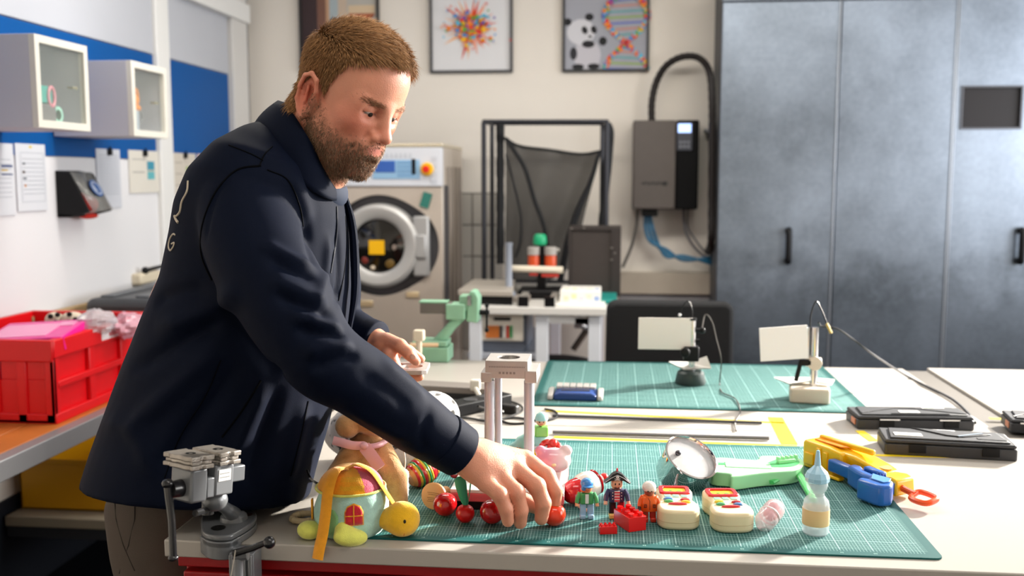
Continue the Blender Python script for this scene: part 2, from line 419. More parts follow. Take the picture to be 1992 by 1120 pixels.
def disc2(g, x, z, rx, rz, col, lay=0, n=14, a=0):
    g.poly([(x+rx*cos(2*pi*i/n)*cos(a)-rz*sin(2*pi*i/n)*sin(a), -.0125-lay*.0001, z+rx*cos(2*pi*i/n)*sin(a)+rz*sin(2*pi*i/n)*cos(a)) for i in range(n)], col)
BR = ['e0301e', 'f2b619', '2f8fd0', '3aa845', 'e2571c', '6b4fa8', 'd8322e', '58b8d8', 'f08a2a']
def d_burst(g, w, h):
    r = random.Random(3); cx = 0; cz = .245; L = 0
    for i in range(34):
        a = 2*pi*i/34+r.uniform(-.08, .08); ln = r.uniform(.1, .19); wd = r.uniform(.008, .02)
        p = Vector((cos(a), 0, sin(a))); q = Vector((-sin(a), 0, cos(a))); c = Vector((cx, -.0125-.0001*i, cz))
        g.poly([c+q*wd, c-q*wd, c+p*ln], r.choice(['e8876a', 'e2571c', 'f0a08a', 'd8452e', 'f2b98a']))
    for i in range(230):
        a = r.uniform(0, 2*pi); d = abs(r.gauss(0, .06)); s = r.uniform(.010, .024) if d < .12 else r.uniform(.007, .012)
        quad2(g, cx+cos(a)*d*1.1, cz+sin(a)*d*.9, s, s*r.uniform(.7, 1.3), r.uniform(0, 3), r.choice(BR), 40+i)
    for i in range(14):
        a = r.uniform(0, 2*pi); d = r.uniform(.13, .18); quad2(g, cx+cos(a)*d, cz+sin(a)*d*.9, .01, .01, a, r.choice(BR), 300)
def d_dna(g, w, h):
    r = random.Random(5); cx = .11; cz0 = -.02
    g.poly([(-w/2+.01, -.0122, .012), (w/2-.01, -.0122, .012), (w/2-.01, -.0122, h-.012), (-w/2+.01, -.0122, h-.012)], 'a2a4ae')
    for i in range(15):
        z = .01+i*.031; ph = (z-.14)/.30*pi; xa = cx+.115*sin(ph); xb = cx-.115*sin(ph)
        g.poly([(xa, -.0126, z+.012), (xa, -.0126, z+.003), (xb, -.0126, z-.006), (xb, -.0126, z+.003)], ['5b6cc0', '8fae4a', '5aa7ab', 'c98a7a'][i % 4])
    for i in range(64):
        z = .0+i*.0073; ph = (z-.14)/.30*pi
        for sgn in (1, -1):
            for q in range(2): quad2(g, cx+sgn*.115*sin(ph)+r.uniform(-.008, .008), z+.01, .020, .020, r.uniform(0, 3), r.choice(BR), 3+i*2+q)
    # small panda sitting beside the helix
    x = -.115
    disc2(g, x+.015, .09, .075, .085, 'c4c2ca', 2); disc2(g, x-.02, .215, .078, .07, 'd2d2d8', 4)
    for dx, dz in ((-.085, .05), (.035, .075)): disc2(g, x+dx-.01, .22+dz, .024, .02, '1c1c20', 5)
    for dx, dz in ((-.0, .01), (.05, .012)): disc2(g, x+dx, .215+dz, .016, .022, '1c1c20', 6, a=.4)
    disc2(g, x+.03, .19, .010, .007, '1c1c20', 6); disc2(g, x+.02, .15, .035, .02, '1c1c20', 7)
    disc2(g, x-.06, .1, .02, .035, '2a2a30', 7); disc2(g, x+.1, .165, .022, .024, '1c1c20', 8)
    disc2(g, x-.035, .028, .034, .016, '1c1c20', 9); disc2(g, x+.05, .03, .034, .016, '1c1c20', 9)
def d_interior(g, w, h):
    quad2(g, -.17, h/2, .09, h-.03, 0, '3a2a2c', 0); quad2(g, -.10, h/2, .05, h-.03, 0, '7a5648', 1); quad2(g, -.065, h/2, .02, h-.03, 0, 'c09878', 2)
    quad2(g, -.005, h/2, .10, h-.03, 0, 'a8b4b8', 2); quad2(g, .02, .4, .05, .3, 0, 'c8b4a0', 3)
    quad2(g, .15, .12, .16, .2, 0, '5c4040', 4); quad2(g, .13, .235, .17, .022, 0, '9a6a58', 5); disc2(g, .13, .32, .075, .04, 'a85a3c', 5); quad2(g, .13, .345, .15, .045, 0, 'd8c0a0', 6)
    disc2(g, .02, .25, .055, .05, '9a9698', 7); disc2(g, -.03, .285, .02, .018, '2c2c30', 8); disc2(g, .065, .29, .02, .018, '2c2c30', 8); disc2(g, .0, .25, .014, .014, '44424a', 9); disc2(g, .04, .25, .014, .014, '44424a', 9)
    for k in range(4): quad2(g, .15, .05+k*.045, .15, .006, 0, '3a282a', 6)
poster('white framed poster of a colourful burst of small blocks', 838, 998, 143, -30, 'dedee0', '3a3a3e', d_burst)
poster('framed poster of a panda beside a helix of coloured blocks', 1094, 1262, 141, -45, 'b4b6be', '26282a', d_dna)
poster('dark brown framed poster of a panda in a room, behind the man\'s head', 586, 740, 142, -30, 'b8b4ac', '1e1a1a', d_interior)

# ---------------- tall sheet metal cabinet
mgal = bpy.data.materials.new('galvanised_sheet'); mgal.use_nodes = True
nt = mgal.node_tree; N_ = nt.nodes; L_ = nt.links; b = N_['Principled BSDF']
tc = N_.new('ShaderNodeTexCoord'); n1 = N_.new('ShaderNodeTexNoise'); n1.inputs['Scale'].default_value = 1.6; n1.inputs['Detail'].default_value = 7; n1.inputs['Roughness'].default_value = .62
n2 = N_.new('ShaderNodeTexNoise'); n2.inputs['Scale'].default_value = 40; n2.inputs['Detail'].default_value = 6
L_.new(tc.outputs['Object'], n1.inputs['Vector']); L_.new(tc.outputs['Object'], n2.inputs['Vector'])
cr = N_.new('ShaderNodeValToRGB'); cr.color_ramp.elements[0].position = .3; cr.color_ramp.elements[0].color = (*lin('6f7883'), 1); cr.color_ramp.elements[1].position = .72; cr.color_ramp.elements[1].color = (*lin('9ba6b5'), 1)
mm = N_.new('ShaderNodeMath'); mm.operation = 'MULTIPLY_ADD'; mm.inputs[1].default_value = .22; L_.new(n2.outputs['Fac'], mm.inputs[0]); L_.new(n1.outputs['Fac'], mm.inputs[2])
ms = N_.new('ShaderNodeMath'); ms.operation = 'SUBTRACT'; ms.inputs[1].default_value = .11; L_.new(mm.outputs[0], ms.inputs[0])
L_.new(ms.outputs[0], cr.inputs[0])
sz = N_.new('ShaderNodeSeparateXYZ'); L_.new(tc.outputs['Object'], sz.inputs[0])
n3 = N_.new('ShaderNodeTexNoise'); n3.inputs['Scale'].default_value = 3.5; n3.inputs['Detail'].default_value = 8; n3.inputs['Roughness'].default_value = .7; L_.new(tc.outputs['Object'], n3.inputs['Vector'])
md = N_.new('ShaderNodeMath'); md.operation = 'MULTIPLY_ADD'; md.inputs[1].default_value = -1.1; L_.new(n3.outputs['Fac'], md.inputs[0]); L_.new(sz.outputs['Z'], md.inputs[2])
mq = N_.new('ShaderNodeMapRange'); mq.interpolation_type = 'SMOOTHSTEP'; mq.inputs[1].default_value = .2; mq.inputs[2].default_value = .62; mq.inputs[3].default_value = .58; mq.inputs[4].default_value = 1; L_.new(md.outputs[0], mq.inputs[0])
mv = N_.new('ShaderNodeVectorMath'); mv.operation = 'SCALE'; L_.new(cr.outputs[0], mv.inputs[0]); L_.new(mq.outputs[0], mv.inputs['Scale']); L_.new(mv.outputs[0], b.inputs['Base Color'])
mr = N_.new('ShaderNodeMapRange'); mr.inputs[3].default_value = .28; mr.inputs[4].default_value = .52; L_.new(n1.outputs['Fac'], mr.inputs[0]); L_.new(mr.outputs[0], b.inputs['Roughness'])
b.inputs['Metallic'].default_value = .85
YC = 5.22
cx = [WY(1396, 400, YC).x, WY(1624, 400, YC).x, WY(1848, 400, YC).x, WY(2075, 400, YC).x]
cab = T('sheet_metal_cabinet', 'tall galvanised grey metal cabinet with three doors and black handles', 'cabinet', ((cx[0]+cx[3])/2, YC, 0), 0)
P_('body', G().box(cx[0], cx[3]+.3, YC+.03, YB-.01, .05, 2.46), M('cabinet_side', '4b4e54', .5, metal=.4), cab, w=True, bev=.003)
P_('plinth', G().box(cx[0]+.02, cx[3], YC+.05, YB-.02, 0, .05), mdark, cab, w=True)
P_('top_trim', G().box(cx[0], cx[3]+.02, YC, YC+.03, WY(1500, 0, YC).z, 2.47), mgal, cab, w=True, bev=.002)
win = (WY(1872, 168, YC), WY(1985, 250, YC))
for i in range(3):
    g = G(); zt_ = WY(1500, 3, YC).z
    if i < 2: g.box(cx[i]+.004, cx[i+1]-.004, YC, YC+.028, .06, zt_)
    else:
        g.box(cx[2]+.004, win[0].x, YC, YC+.028, .06, zt_); g.box(win[1].x, cx[3], YC, YC+.028, .06, zt_)
        g.box(win[0].x, win[1].x, YC, YC+.028, .06, win[1].z); g.box(win[0].x, win[1].x, YC, YC+.028, win[0].z, zt_)
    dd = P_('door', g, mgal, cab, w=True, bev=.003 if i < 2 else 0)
    P_('edge', G().box(cx[i+1]-.012 if i < 2 else cx[2]+.0, cx[i+1]-.003 if i < 2 else cx[2]+.006, YC-.006, YC+.002, .06, zt_), M('edge_steel', 'a7aeb8', .35, metal=.8), dd, w=True, bev=.002)
    if i != 1:
        h0 = WY(1533 if i == 0 else 1984, 443, YC); h1 = WY(1533 if i == 0 else 1984, 512, YC); g = G(); hx = h0.x
        g.tube(smooth_pts([(hx, YC, h0.z-.015), (hx, YC-.03, h0.z-.01), (hx, YC-.04, h0.z-.03), (hx, YC-.04, h1.z+.03), (hx, YC-.03, h1.z+.01), (hx, YC, h1.z+.015)], 4), .016, 8)
        P_('handle', g, mblack, dd, w=True)
    if i == 2:
        P_('window', G().box(win[0].x, win[1].x, YC+.012, YC+.02, win[1].z, win[0].z), M('dark_window', '2c2a2c', .35, spec=.2), dd, w=True, smooth=0)
        P_('window_frame', G().ringplate([(win[0].x-.003, win[1].z-.003), (win[1].x+.003, win[1].z-.003), (win[1].x+.003, win[0].z+.003), (win[0].x-.003, win[0].z+.003)], [(win[0].x+.006, win[1].z+.006), (win[1].x-.006, win[1].z+.006), (win[1].x-.006, win[0].z-.006), (win[0].x+.006, win[0].z-.006)], 0, .012, Matrix.Translation((0, YC+.004, 0)) @ Matrix.Rotation(pi/2, 4, 'X')), M('frame_grey', '585a60', .4, metal=.5), dd, w=True)

# ---------------- inverter box on the wall with hose and cables
Yi = 5.40
a = WY(1232, 234, Yi); b = WY(1313, 407, Yi); c = WY(1357, 407, Yi)
inv_ = T('inverter_box', 'grey and black electrical box with lit display on the back wall', 'electrical box', ((a.x+c.x)/2, YB, b.z))
P_('housing', G().box(a.x, b.x, Yi, YB, b.z, a.z), M('box_grey', '57504c', .55, var=.05, vs=20), inv_, w=True, bev=.008)
P_('front_panel', G().box(b.x, c.x, Yi-.002, YB, b.z, a.z), M('box_black', '050507', .5, spec=.15), inv_, w=True, bev=.008)
k0 = WY(1317, 239, Yi); k1 = WY(1346, 293, Yi); s0 = WY(1319, 241, Yi); s1 = WY(1344, 258, Yi)
kp = P_('keypad', G().box(k0.x, k1.x, Yi-.014, Yi-.002, k1.z, k0.z), M('keypad_grey', '3c3f48', .4), inv_, w=True, bev=.003)
P_('display', G().box(s0.x, s1.x, Yi-.017, Yi-.013, s1.z, s0.z), M('lit_display', 'a8c4ff', .4, emit=1.6), kp, w=True)
g = G()
for i in range(6): g.bx(((k0.x+k1.x)/2+(i % 3-1)*.02, Yi-.015, k1.z+.022+(i//3)*.022), (.012, .004, .012))
P_('key', g, M('key_grey', '7a7d86', .5), kp, w=True, kind='stuff')
g = G(); p = WY(1270, 357, Yi)
Tt = Matrix.Translation((p.x, Yi-.001, p.z)) @ Matrix.Rotation(pi/2, 4, 'X')
[g.bx((p.x-.055+i*.0115, Yi-.001, p.z+.002*(i%3)), (.0075, .002, .012+.004*(i%2))) for i in range(11)]; pp = WY(1292, 357, Yi); g.prism(circ(.013, 14), 0, .002, Matrix.Translation((pp.x+.005, Yi, pp.z)) @ Matrix.Rotation(pi/2, 4, 'X'))
P_('lettering', g, M('dark_print', '2e2c2c', .6), inv_, w=True, smooth=0)
P_('gland', G().box(WY(1249, 410, Yi).x, WY(1280, 410, Yi).x, Yi+.03, Yi+.1, b.z-.04, b.z+.005), mblack, inv_, w=True, bev=.004)
hose = smooth_pts([WY(1268, 240, 5.5), WY(1268, 200, 5.5), WY(1276, 162, 5.5), WY(1294, 130, 5.48), WY(1322, 112, 5.46), WY(1352, 110, 5.44), WY(1372, 124, 5.36), WY(1382, 150, 5.32), WY(1385, 200, 5.30), WY(1385, 260, 5.30), WY(1384, 400, 5.30), WY(1383, 470, 5.30), WY(1376, 490, 5.5)], 6)
P_('ribbed_hose', G().tube(hose, [.017+.0025*(i % 2) for i in range(len(hose))], 10), M('hose_black', '17100f', .5), label='black hose arching from the grey wall box to the cabinet', cat='hose')
P_('power_cable', G().tube(smooth_pts([WY(1240, 405, 5.5), WY(1238, 440, 5.5), WY(1228, 480, 5.5), WY(1211, 520, 5.5)], 6), .008, 8), M('cable_grey', '55524e', .6), label='grey cable hanging left below the wall box', cat='cable')
P_('power_cable', G().tube(smooth_pts([WY(1330, 405, 5.5), WY(1332, 440, 5.5), WY(1342, 468, 5.5), WY(1362, 492, 5.5), WY(1388, 507, 5.5)], 6), .007, 8), M('cable_grey2', '5d5c60', .6), label='grey cable curving right below the wall box', cat='cable')
P_('power_cable', G().tube(smooth_pts([WY(1338, 405, 5.52), WY(1338, 440, 5.52), WY(1350, 462, 5.52), WY(1370, 488, 5.52), WY(1390, 498, 5.52)], 6), .005, 8), M('cable_grey2', '5d5c60', .6), label='thin grey cable right of the other grey one below the wall box', cat='cable')
for k in range(3):
    o = (k-1)*7; pts = smooth_pts([WY(1260+o*.5, 408, 5.5), WY(1262+o, 440, 5.49), WY(1272+o, 470, 5.48+k*.01), WY(1296, 492+o, 5.48), WY(1330, 502-o*.6, 5.49), WY(1386, 506+o, 5.5)], 6)
    P_('blue_hose', G().tube(pts, .0085, 8), M('hose_blue', '2a6f95', .35, var=.3, vs=40), label='blue hose curving below the wall box, the %s one of the bundle' % ('lowest', 'middle', 'uppermost')[k], cat='hose', group='blue hoses below the wall box')
P_('wall_hook', G().bx(WY(1386, 254, 5.55)+Vector((-.03, .0, 0)), (.03, .06, .02)), M('hook_metal', '9a9ca0', .4, metal=.6), bev=.003, label='small metal clip on the wall beside the black hose', cat='clip')
P_('dark_panel_left', G().box(XL, XL+.011, 1.6, 5.25, 0, .36), M('under_table_dark', '1a1d24', .6, spec=.2), kind='structure', smooth=0)  # added dark panel; stands in for the dark space below the packing table
# ================================================================ WASHING MACHINE
msteel = M('brushed_steel', 'cdc2b6', .4, metal=.5, var=.06, vs=5)
msteel2 = M('steel_plain', 'a9a9ad', .3, metal=.9)
YW = 4.87
def xw(px, py=400): return WY(px, py, YW).x
def zw(py, px=760): return WY(px, py, YW).z
wx0 = xw(574); wx1 = xw(861); wt = zw(284); cxw = xw(737); czw = zw(478)
wm = T('washing_machine', 'stainless steel industrial washing machine with round door behind the man', 'washing machine', ((wx0+wx1)/2, YW, 0))
# front with a round recess: outline strip mesh around the opening
def face_with_hole(g, x0, x1, z0, z1, hole, y0, y1):
    n = len(hole); out = []
    for hx, hz in hole:
        cx_, cz_ = sum(p[0] for p in hole)/n, sum(p[1] for p in hole)/n
        dx, dz = hx-cx_, hz-cz_; t = 1e9
        if dx > 1e-9: t = min(t, (x1-cx_)/dx)
        if dx < -1e-9: t = min(t, (x0-cx_)/dx)
        if dz > 1e-9: t = min(t, (z1-cz_)/dz)
        if dz < -1e-9: t = min(t, (z0-cz_)/dz)
        out.append((cx_+dx*t, cz_+dz*t))
    g.ringplate(out, hole, 0, y1-y0, Matrix.Translation((0, y1, 0)) @ Matrix.Rotation(pi/2, 4, 'X'))
zb = zw(362)
hole = []
for i in range(64):
    a = 2*pi*i/64; rx = .252; rz = .252
    if cos(a) > .2: rx = .30 if abs(sin(a)) < .55 else .252+.048*max(0, (1-(abs(sin(a))-.55)/.43))
    hole.append((cxw+rx*cos(a), czw+rz*sin(a)))
g = G(); face_with_hole(g, wx0, wx1, .35, zb, hole, YW, YW+.03)
g.box(wx0, wx1, YW, YW+.03, .12, .35)
body = P_('front_panel', g, msteel, wm, w=True, bev=.003)
g = G(); g.box(wx0, wx1, YW+.06, 5.5, .12, wt-.004); g.box(wx0, wx0+.01, YW+.03, YW+.06, .12, wt-.01); g.box(wx1-.01, wx1, YW+.03, YW+.06, .12, wt-.01); g.box(wx0, wx1, YW+.0, YW+.06, .10, .12)
P_('body', g, msteel, wm, w=True, bev=.004)
P_('top_cover', G().box(wx0-.003, wx1+.003, YW-.004, 5.5, wt-.006, wt+.012), M('steel_top', 'd8cdb4', .25, metal=.7), wm, w=True, bev=.004)
P_('plinth', G().box(wx0+.03, wx1-.03, YW+.05, 5.45, 0, .12), mdark, wm, w=True)
g = G()
for i in range(4):
    y = YW+.12+i*.13
    g.box(wx1-.001, wx1+.007, y, y+.05, .7, wt-.1)
P_('side_rib', g, M('steel_rib', '8a8077', .4, metal=.7), wm, w=True, bev=.003, kind='stuff')
g = G(); g.box(wx0+.0, wx1-.0, YW-.012, YW+.03, zb, wt-.008)
cp = P_('control_panel', g, M('panel_white', 'd2d5dc', .4), wm, w=True, bev=.003)
a = WY(726, 311, YW); b = WY(818, 348, YW)
kb = P_('keyboard', G().box(a.x, b.x, YW-.016, YW-.011, b.z, a.z), M('key_blue', '8fb6d6', .4), cp, w=True, bev=.001)
a = WY(731, 313, YW); b = WY(770, 335, YW)
P_('display', G().box(a.x, b.x, YW-.019, YW-.015, b.z, a.z), M('display_blue', '2f5cae', .2), kb, w=True, bev=.001)
g = G()
for i in range(5):
    for j in range(4):
        p = WY(777+i*6.5, 316+j*8, YW); g.bx((p.x, YW-.0165, p.z), (.012, .004, .012))
P_('key', g, M('key_blue2', '7aa5cc', .4), kb, w=True, kind='stuff')
p = WY(806, 324, YW); P_('slot', G().bx((p.x, YW-.017, p.z), (.018, .006, .075)), mblack, kb, w=True)
p = WY(832, 329, YW)
es = P_('emergency_ring', G().lathe([(.032, 0), (.032, .01), (.028, .014), (0.001, .014)], 24, Matrix.Translation((p.x, YW-.012, p.z)) @ Matrix.Rotation(pi/2, 4, 'X')), M('switch_yellow', 'f2b808', .4), cp, w=True)
P_('emergency_knob', G().lathe([(.013, 0), (.016, .02), (.018, .024), (.016, .034), (.001, .036)], 20, Matrix.Translation((p.x, YW-.024, p.z)) @ Matrix.Rotation(pi/2, 4, 'X')), M('switch_red', 'd81e14', .35), es, w=True)
g = G()
for i in range(12):
    p = WY(700+i*9 if i < 12 else 0, 303, YW); g.bx((p.x, YW-.013, p.z), (.012, .003, .022))
for i in range(4): p = WY(845, 310+i*14, YW); g.bx((p.x, YW-.013, p.z), (.03, .003, .026))
P_('printed_label', g, M('label_grey', 'c0c4cc', .5), cp, w=True, kind='stuff')
Td = Matrix.Translation((cxw, YW, czw)) @ Matrix.Rotation(pi/2, 4, 'X')
g = G(); g.lathe([(.252, -.06), (.252, -.028), (.30, -.028), (.30, -.05)], 48, Td, cap=False); g.box(cxw-.3, cxw+.34, YW+.05, YW+.06, czw-.3, czw+.3)
P_('door_recess', g, M('recess_grey', '55555a', .4, metal=.5), wm, w=True)
g = G()
g.lathe([(.134, -.01), (.134, .03), (.15, .042), (.19, .045), (.206, .035), (.212, .0), (.212, -.03)], 56, Td, cap=False)
door = P_('door_ring', g, M('door_grey', 'b9b7b4', .35, metal=.25), wm, w=True)
P_('hinge', G().bx((cxw+.215, YW-.005, czw), (.08, .05, .30)).bx((cxw+.215, YW-.03, czw), (.06, .03, .12)), M('hinge_grey', 'aaa9a8', .4, metal=.3), door, w=True, bev=.01)
P_('gasket', G().lathe([(.125, .0), (.134, .022), (.140, .035), (.143, .028), (.134, .0)], 48, Td, cap=False), mblack, door, w=True)
P_('door_glass', G().lathe([(.134, .012), (.10, .02), (.05, .03), (.001, .033)], 40, Td), M('dark_glass', '14120f', .06, coat=.8), door, w=True)
g = G()
for px, py, r, c in ((712, 505, .018, '7a2a20'), (765, 480, .022, '8a7a70'), (760, 512, .024, '6b5220'), (727, 520, .012, 'd8c8b0'), (693, 470, .014, 'b0b4b8'), (748, 500, .02, '503028'), (722, 455, .016, '4b4a50')):
    p = WY(px, py, YW); g.ell((p.x, YW-.02, p.z), (r, .006, r), col=c)
P_('laundry', g, M('laundry', 'ffffff', .5, vcol=True), door, w=True, kind='stuff')
p = WY(736, 480, YW)
P_('warning_sticker', G().bx((p.x, YW-.036, p.z), (.078, .003, .07)), M('sticker_yellow', 'f4b800', .5), door, w=True, label='yellow sticker')
p = WY(829, 389, YW)
P_('hanging_tag', G().bx((p.x, YW-.008, p.z), (.045, .004, .075), (0, .3, 0)), M('tag_green', '2f7468', .4), wm, w=True, label='dark green tag')
for px, py, w_ in ((803, 573, .065), (705, 590, .11)):
    p = WY(px, py, YW); P_('grip_plate', G().bx((p.x, YW-.004, p.z), (w_, .008, .03)), M('bright_steel', 'e6d2ac', .3, metal=.7), wm, w=True, bev=.003)

# ================================================================ BACK TABLE
YT0 = 4.35; ZT = .9
tx0 = W(893, 600).x; tx1 = W(1180, 603).x
bt = T('white_bench', 'white framed workbench by the back wall carrying lab equipment', 'table', ((tx0+tx1)/2, 4.9, 0))
P_('table_top', G().box(tx0, tx1, YT0, 5.42, ZT-.035, ZT), M('bench_top', 'd9d6d0', .4), bt, w=True, bev=.004)
P_('rail', G().box(W(1048, 600).x, tx1-.03, YT0+.03, YT0+.06, ZT-.075, ZT-.035), mwhite, bt, w=True)
mleg = M('leg_white', 'dadde2', .45)
for x in (tx0+.03, W(1040, 600).x-.0, tx1-.08):
    for y in (YT0+.02, 5.32): P_('leg', G().box(x, x+.055, y, y+.055, 0, ZT-.035), mleg, bt, w=True, bev=.003)
sh = D(960, 690, 4.45).z
P_('shelf', G().box(tx0+.02, W(1040, 600).x, YT0+.04, 5.2, sh-.025, sh), M('shelf_grey', 'a5a8b0', .5), bt, w=True, bev=.003)
P_('lamp_bracket', G().bx((WY(1135, 615, 4.4).x, 4.4, .83), (.08, .04, .05)).ell((WY(1137, 626, 4.4).x, 4.38, .812), .016), msteel2, bt, w=True, bev=.004)
# counter scale on the shelf
a = WY(932, 607, 4.4); b = WY(1018, 664, 4.4)
ds = T('counting_scale', 'beige counting scale with orange and green keys under the back bench', 'scale', ((a.x+b.x)/2, 4.5, sh))
g = G(); g.box(a.x-.012, b.x+.012, 4.42, 4.8, sh, a.z+.012)
cs_ = P_('casing', g, M('scale_grey', '6c7482', .45), ds, w=True, bev=.01)
P_('front_plate', G().box(a.x, b.x, 4.395, 4.42, b.z, a.z), M('scale_beige', 'ddd6c8', .45), cs_, w=True, bev=.006)
c = WY(977, 620, 4.39); P_('display', G().bx((c.x, 4.392, c.z), (.075, .006, .014)), mblack, cs_, w=True)
for r_ in range(4):
    for q in range(8):
        c = WY(948+q*6.6, 636+r_*6, 4.39)
        cc = 'd9761c' if q < 4 else ('38383c' if q == 4 else ('d8d4cc' if q == 5 else ('c2392a' if q == 6 else '2e8a4e')))
        P_('key', G().bx((c.x, 4.392, c.z), (.0125, .008, .0115)), M('scalekey'+cc, cc, .5), cs_, w=True)
# folded black net frame
mtubeb = M('frame_black', '2c2d33', .4, metal=.3)
nf = T('net_frame', 'black tube frame with a torn black net hanging in it', 'frame', (WY(1060, 540, 5.2).x, 5.2, ZT))
def post(pa, pb, Y0, Y1, r): return G().tube([WY(*pa, Y0), WY(*pb, Y1)], r, 8)
za = .905
for (x, yt, Y, r) in ((941, 238, 5.0, .013), (957, 241, 5.3, .012), (1181, 238, 5.0, .013), (1172, 241, 5.3, .011)):
    p = WY(x, yt, Y); P_('post', G().tube([(p.x, Y, p.z), (p.x, Y, za)], r, 8), mtubeb, nf, w=True)
for Y, y0 in ((5.0, 236), (5.3, 240)):
    P_('rail', G().tube([WY(940 if Y < 5.1 else 956, y0, Y), WY(1183 if Y < 5.1 else 1173, y0, Y)], .010, 8), mtubeb, nf, w=True)
    P_('rail', G().tube([(WY(941, 238, Y).x, Y, .915), (WY(1181, 238, Y).x, Y, .915)], .010, 8), mtubeb, nf, w=True)
for x in (941, 1181): P_('rail', G().tube([WY(x, 236, 5.0), (WY(x, 236, 5.0).x, 5.3, WY(x, 236, 5.0).z)], .010, 8), mtubeb, nf, w=True)
mcloth = M('net_cloth', '131417', .8)
pts = [WY(973, 240, 5.12)+Vector((0, 0, -k*.02)) for k in range(0, 37)]
P_('bunched_cloth', G().tube(pts, [.021+.0015*sin(k*.7)+.001*sin(k*2.1) for k in range(37)], 10), mcloth, nf, w=True)
pts = smooth_pts([WY(1180, 240, 5.12), WY(1187, 270, 5.12), WY(1180, 330, 5.12), WY(1176, 400, 5.12), WY(1172, 440, 5.12)], 8)
P_('bunched_cloth', G().tube(pts, [.022+.003*sin(k*.5) for k in range(len(pts))], 10), mcloth, nf, w=True)
# mesh net: wavy sheet between the posts, see-through weave
mnet = bpy.data.materials.new('net_mesh'); mnet.use_nodes = True; b = mnet.node_tree.nodes['Principled BSDF']
b.inputs['Base Color'].default_value = (*lin('2a2826'), 1); b.inputs['Alpha'].default_value = .62; b.inputs['Roughness'].default_value = .8
top = smooth_pts([WY(982, 268, 5.15), WY(1010, 284, 5.15), (WY(1070, 292, 5.15)), WY(1130, 300, 5.15), WY(1170, 294, 5.15)], 6)
bot = smooth_pts([WY(985, 545, 5.15), WY(1010, 545, 5.15), WY(1040, 545, 5.15), WY(1070, 545, 5.15), WY(1110, 520, 5.15)], 6)
g = G(); vs = []; fs = []; K = 18
for k in range(K):
    for i in range(len(top)):
        p = top[i].lerp(bot[i], k/(K-1)); vs.append(p+Vector((0, .03*sin(i*.9+k*.3), 0)))
n_ = len(top)
for k in range(K-1):
    for i in range(n_-1): fs.append((k*n_+i, k*n_+i+1, (k+1)*n_+i+1, (k+1)*n_+i))
g.add(vs, fs); net = P_('net', g, mnet, nf, w=True)
sd = net.modifiers.new('t', 'SOLIDIFY'); sd.thickness = .002
P_('net_hem', G().tube([p+Vector((0, -.01, 0)) for p in top], .008, 8), mcloth, nf, w=True)
P_('net_strap', G().tube(smooth_pts([WY(985, 270, 5.1), WY(1005, 300, 5.1), WY(1022, 330, 5.1), WY(1040, 390, 5.1), WY(1058, 440, 5.1), WY(1068, 500, 5.1)], 5), .011, 8), mcloth, nf, w=True)
P_('net_strap', G().tube(smooth_pts([WY(984, 300, 5.1), WY(1000, 360, 5.1), WY(1013, 420, 5.1), WY(1012, 470, 5.1), WY(1003, 500, 5.1)], 5), .006, 8), mcloth, nf, w=True)
P_('net_strap', G().tube(smooth_pts([WY(1166, 296, 5.1), WY(1150, 350, 5.1), WY(1128, 400, 5.1), WY(1110, 450, 5.1), WY(1098, 500, 5.1), WY(1090, 545, 5.1)], 6), [.018+.016*min(1, k/14) for k in range(31)], 10, sq=.5), mcloth, nf, w=True)
# dark box right
a = WY(1106, 441, 4.80); b = WY(1207, 549, 4.80)
bb = T('dark_speaker_box', 'dark brown flat box standing at the right end of the back bench', 'box', ((a.x+b.x)/2, 4.80, ZT))
P_('casing', G().box(a.x, b.x, 4.80, 4.98, ZT, a.z), M('box_brown', '37302d', .6, var=.08, vs=30), bb, w=True, bev=.004)
P_('front_rim', G().ringplate([(a.x, ZT), (b.x, ZT), (b.x, a.z), (a.x, a.z)], [(a.x+.015, ZT+.03), (b.x-.045, ZT+.03), (b.x-.045, a.z-.015), (a.x+.015, a.z-.015)], 0, .01, Matrix.Translation((0, 4.80, 0)) @ Matrix.Rotation(pi/2, 4, 'X')), M('box_brown2', '302a28', .5), bb, w=True)
g = G()
for x, y in ((1190, 482), (1190, 505), (1196, 492), (1112, 444), (1136, 443)): p = WY(x, y, 4.79); g.bx((p.x, 4.79, p.z), (.012, .01, .006))
P_('screw', g, M('screw_grey', '8a8580', .4, metal=.6), bb, w=True, kind='stuff')
# rig of measuring devices
mr_ = M('rod_cream', 'd9cfbc', .5); mor = M('orange_liquid', 'c2471a', .35)
rg = T('mixing_rig', 'black stand with two orange jars, green cap and cream roller on the back bench', 'lab device', (WY(1052, 540, 4.7).x, 4.7, ZT))
c = WY(1050, 548, 4.7)
P_('base', G().bx((c.x, 4.72, ZT+.022), (.2, .16, .044)), mblack, rg, w=True, bev=.01)
P_('column', G().box(WY(1045, 500, 4.7).x, WY(1062, 500, 4.7).x, 4.69, 4.74, ZT+.03, WY(1050, 478, 4.7).z), mblack, rg, w=True, bev=.004)
P_('cap', G().lathe([(.001, 0), (.03, 0), (.033, .012), (.030, .04), (.022, .05), (.02, .04), (.001, .04)], 20, Matrix.Translation((WY(1050, 478, 4.7).x, 4.715, WY(1050, 476, 4.7).z))), M('cap_green', '149a68', .4), rg, w=True, label='bright green cap')
for px in (1038, 1071):
    q = WY(px, 518, 4.68)
    j = P_('jar', G().lathe([(.024, 0), (.027, .004), (.027, .045), (.024, .055)], 20, Matrix.Translation((q.x, 4.68, q.z))), mor, rg, w=True)
    P_('lid', G().lathe([(.029, .055), (.029, .088), (.026, .092), (.001, .092)], 20, Matrix.Translation((q.x, 4.68, q.z))), M('lid_grey', 'a09a94', .4), j, w=True)
P_('crossbar', G().tube([WY(1030, 484, 4.7), WY(1088, 486, 4.7)], .008, 8), M('bar_grey', 'a9a49c', .4), rg, w=True)
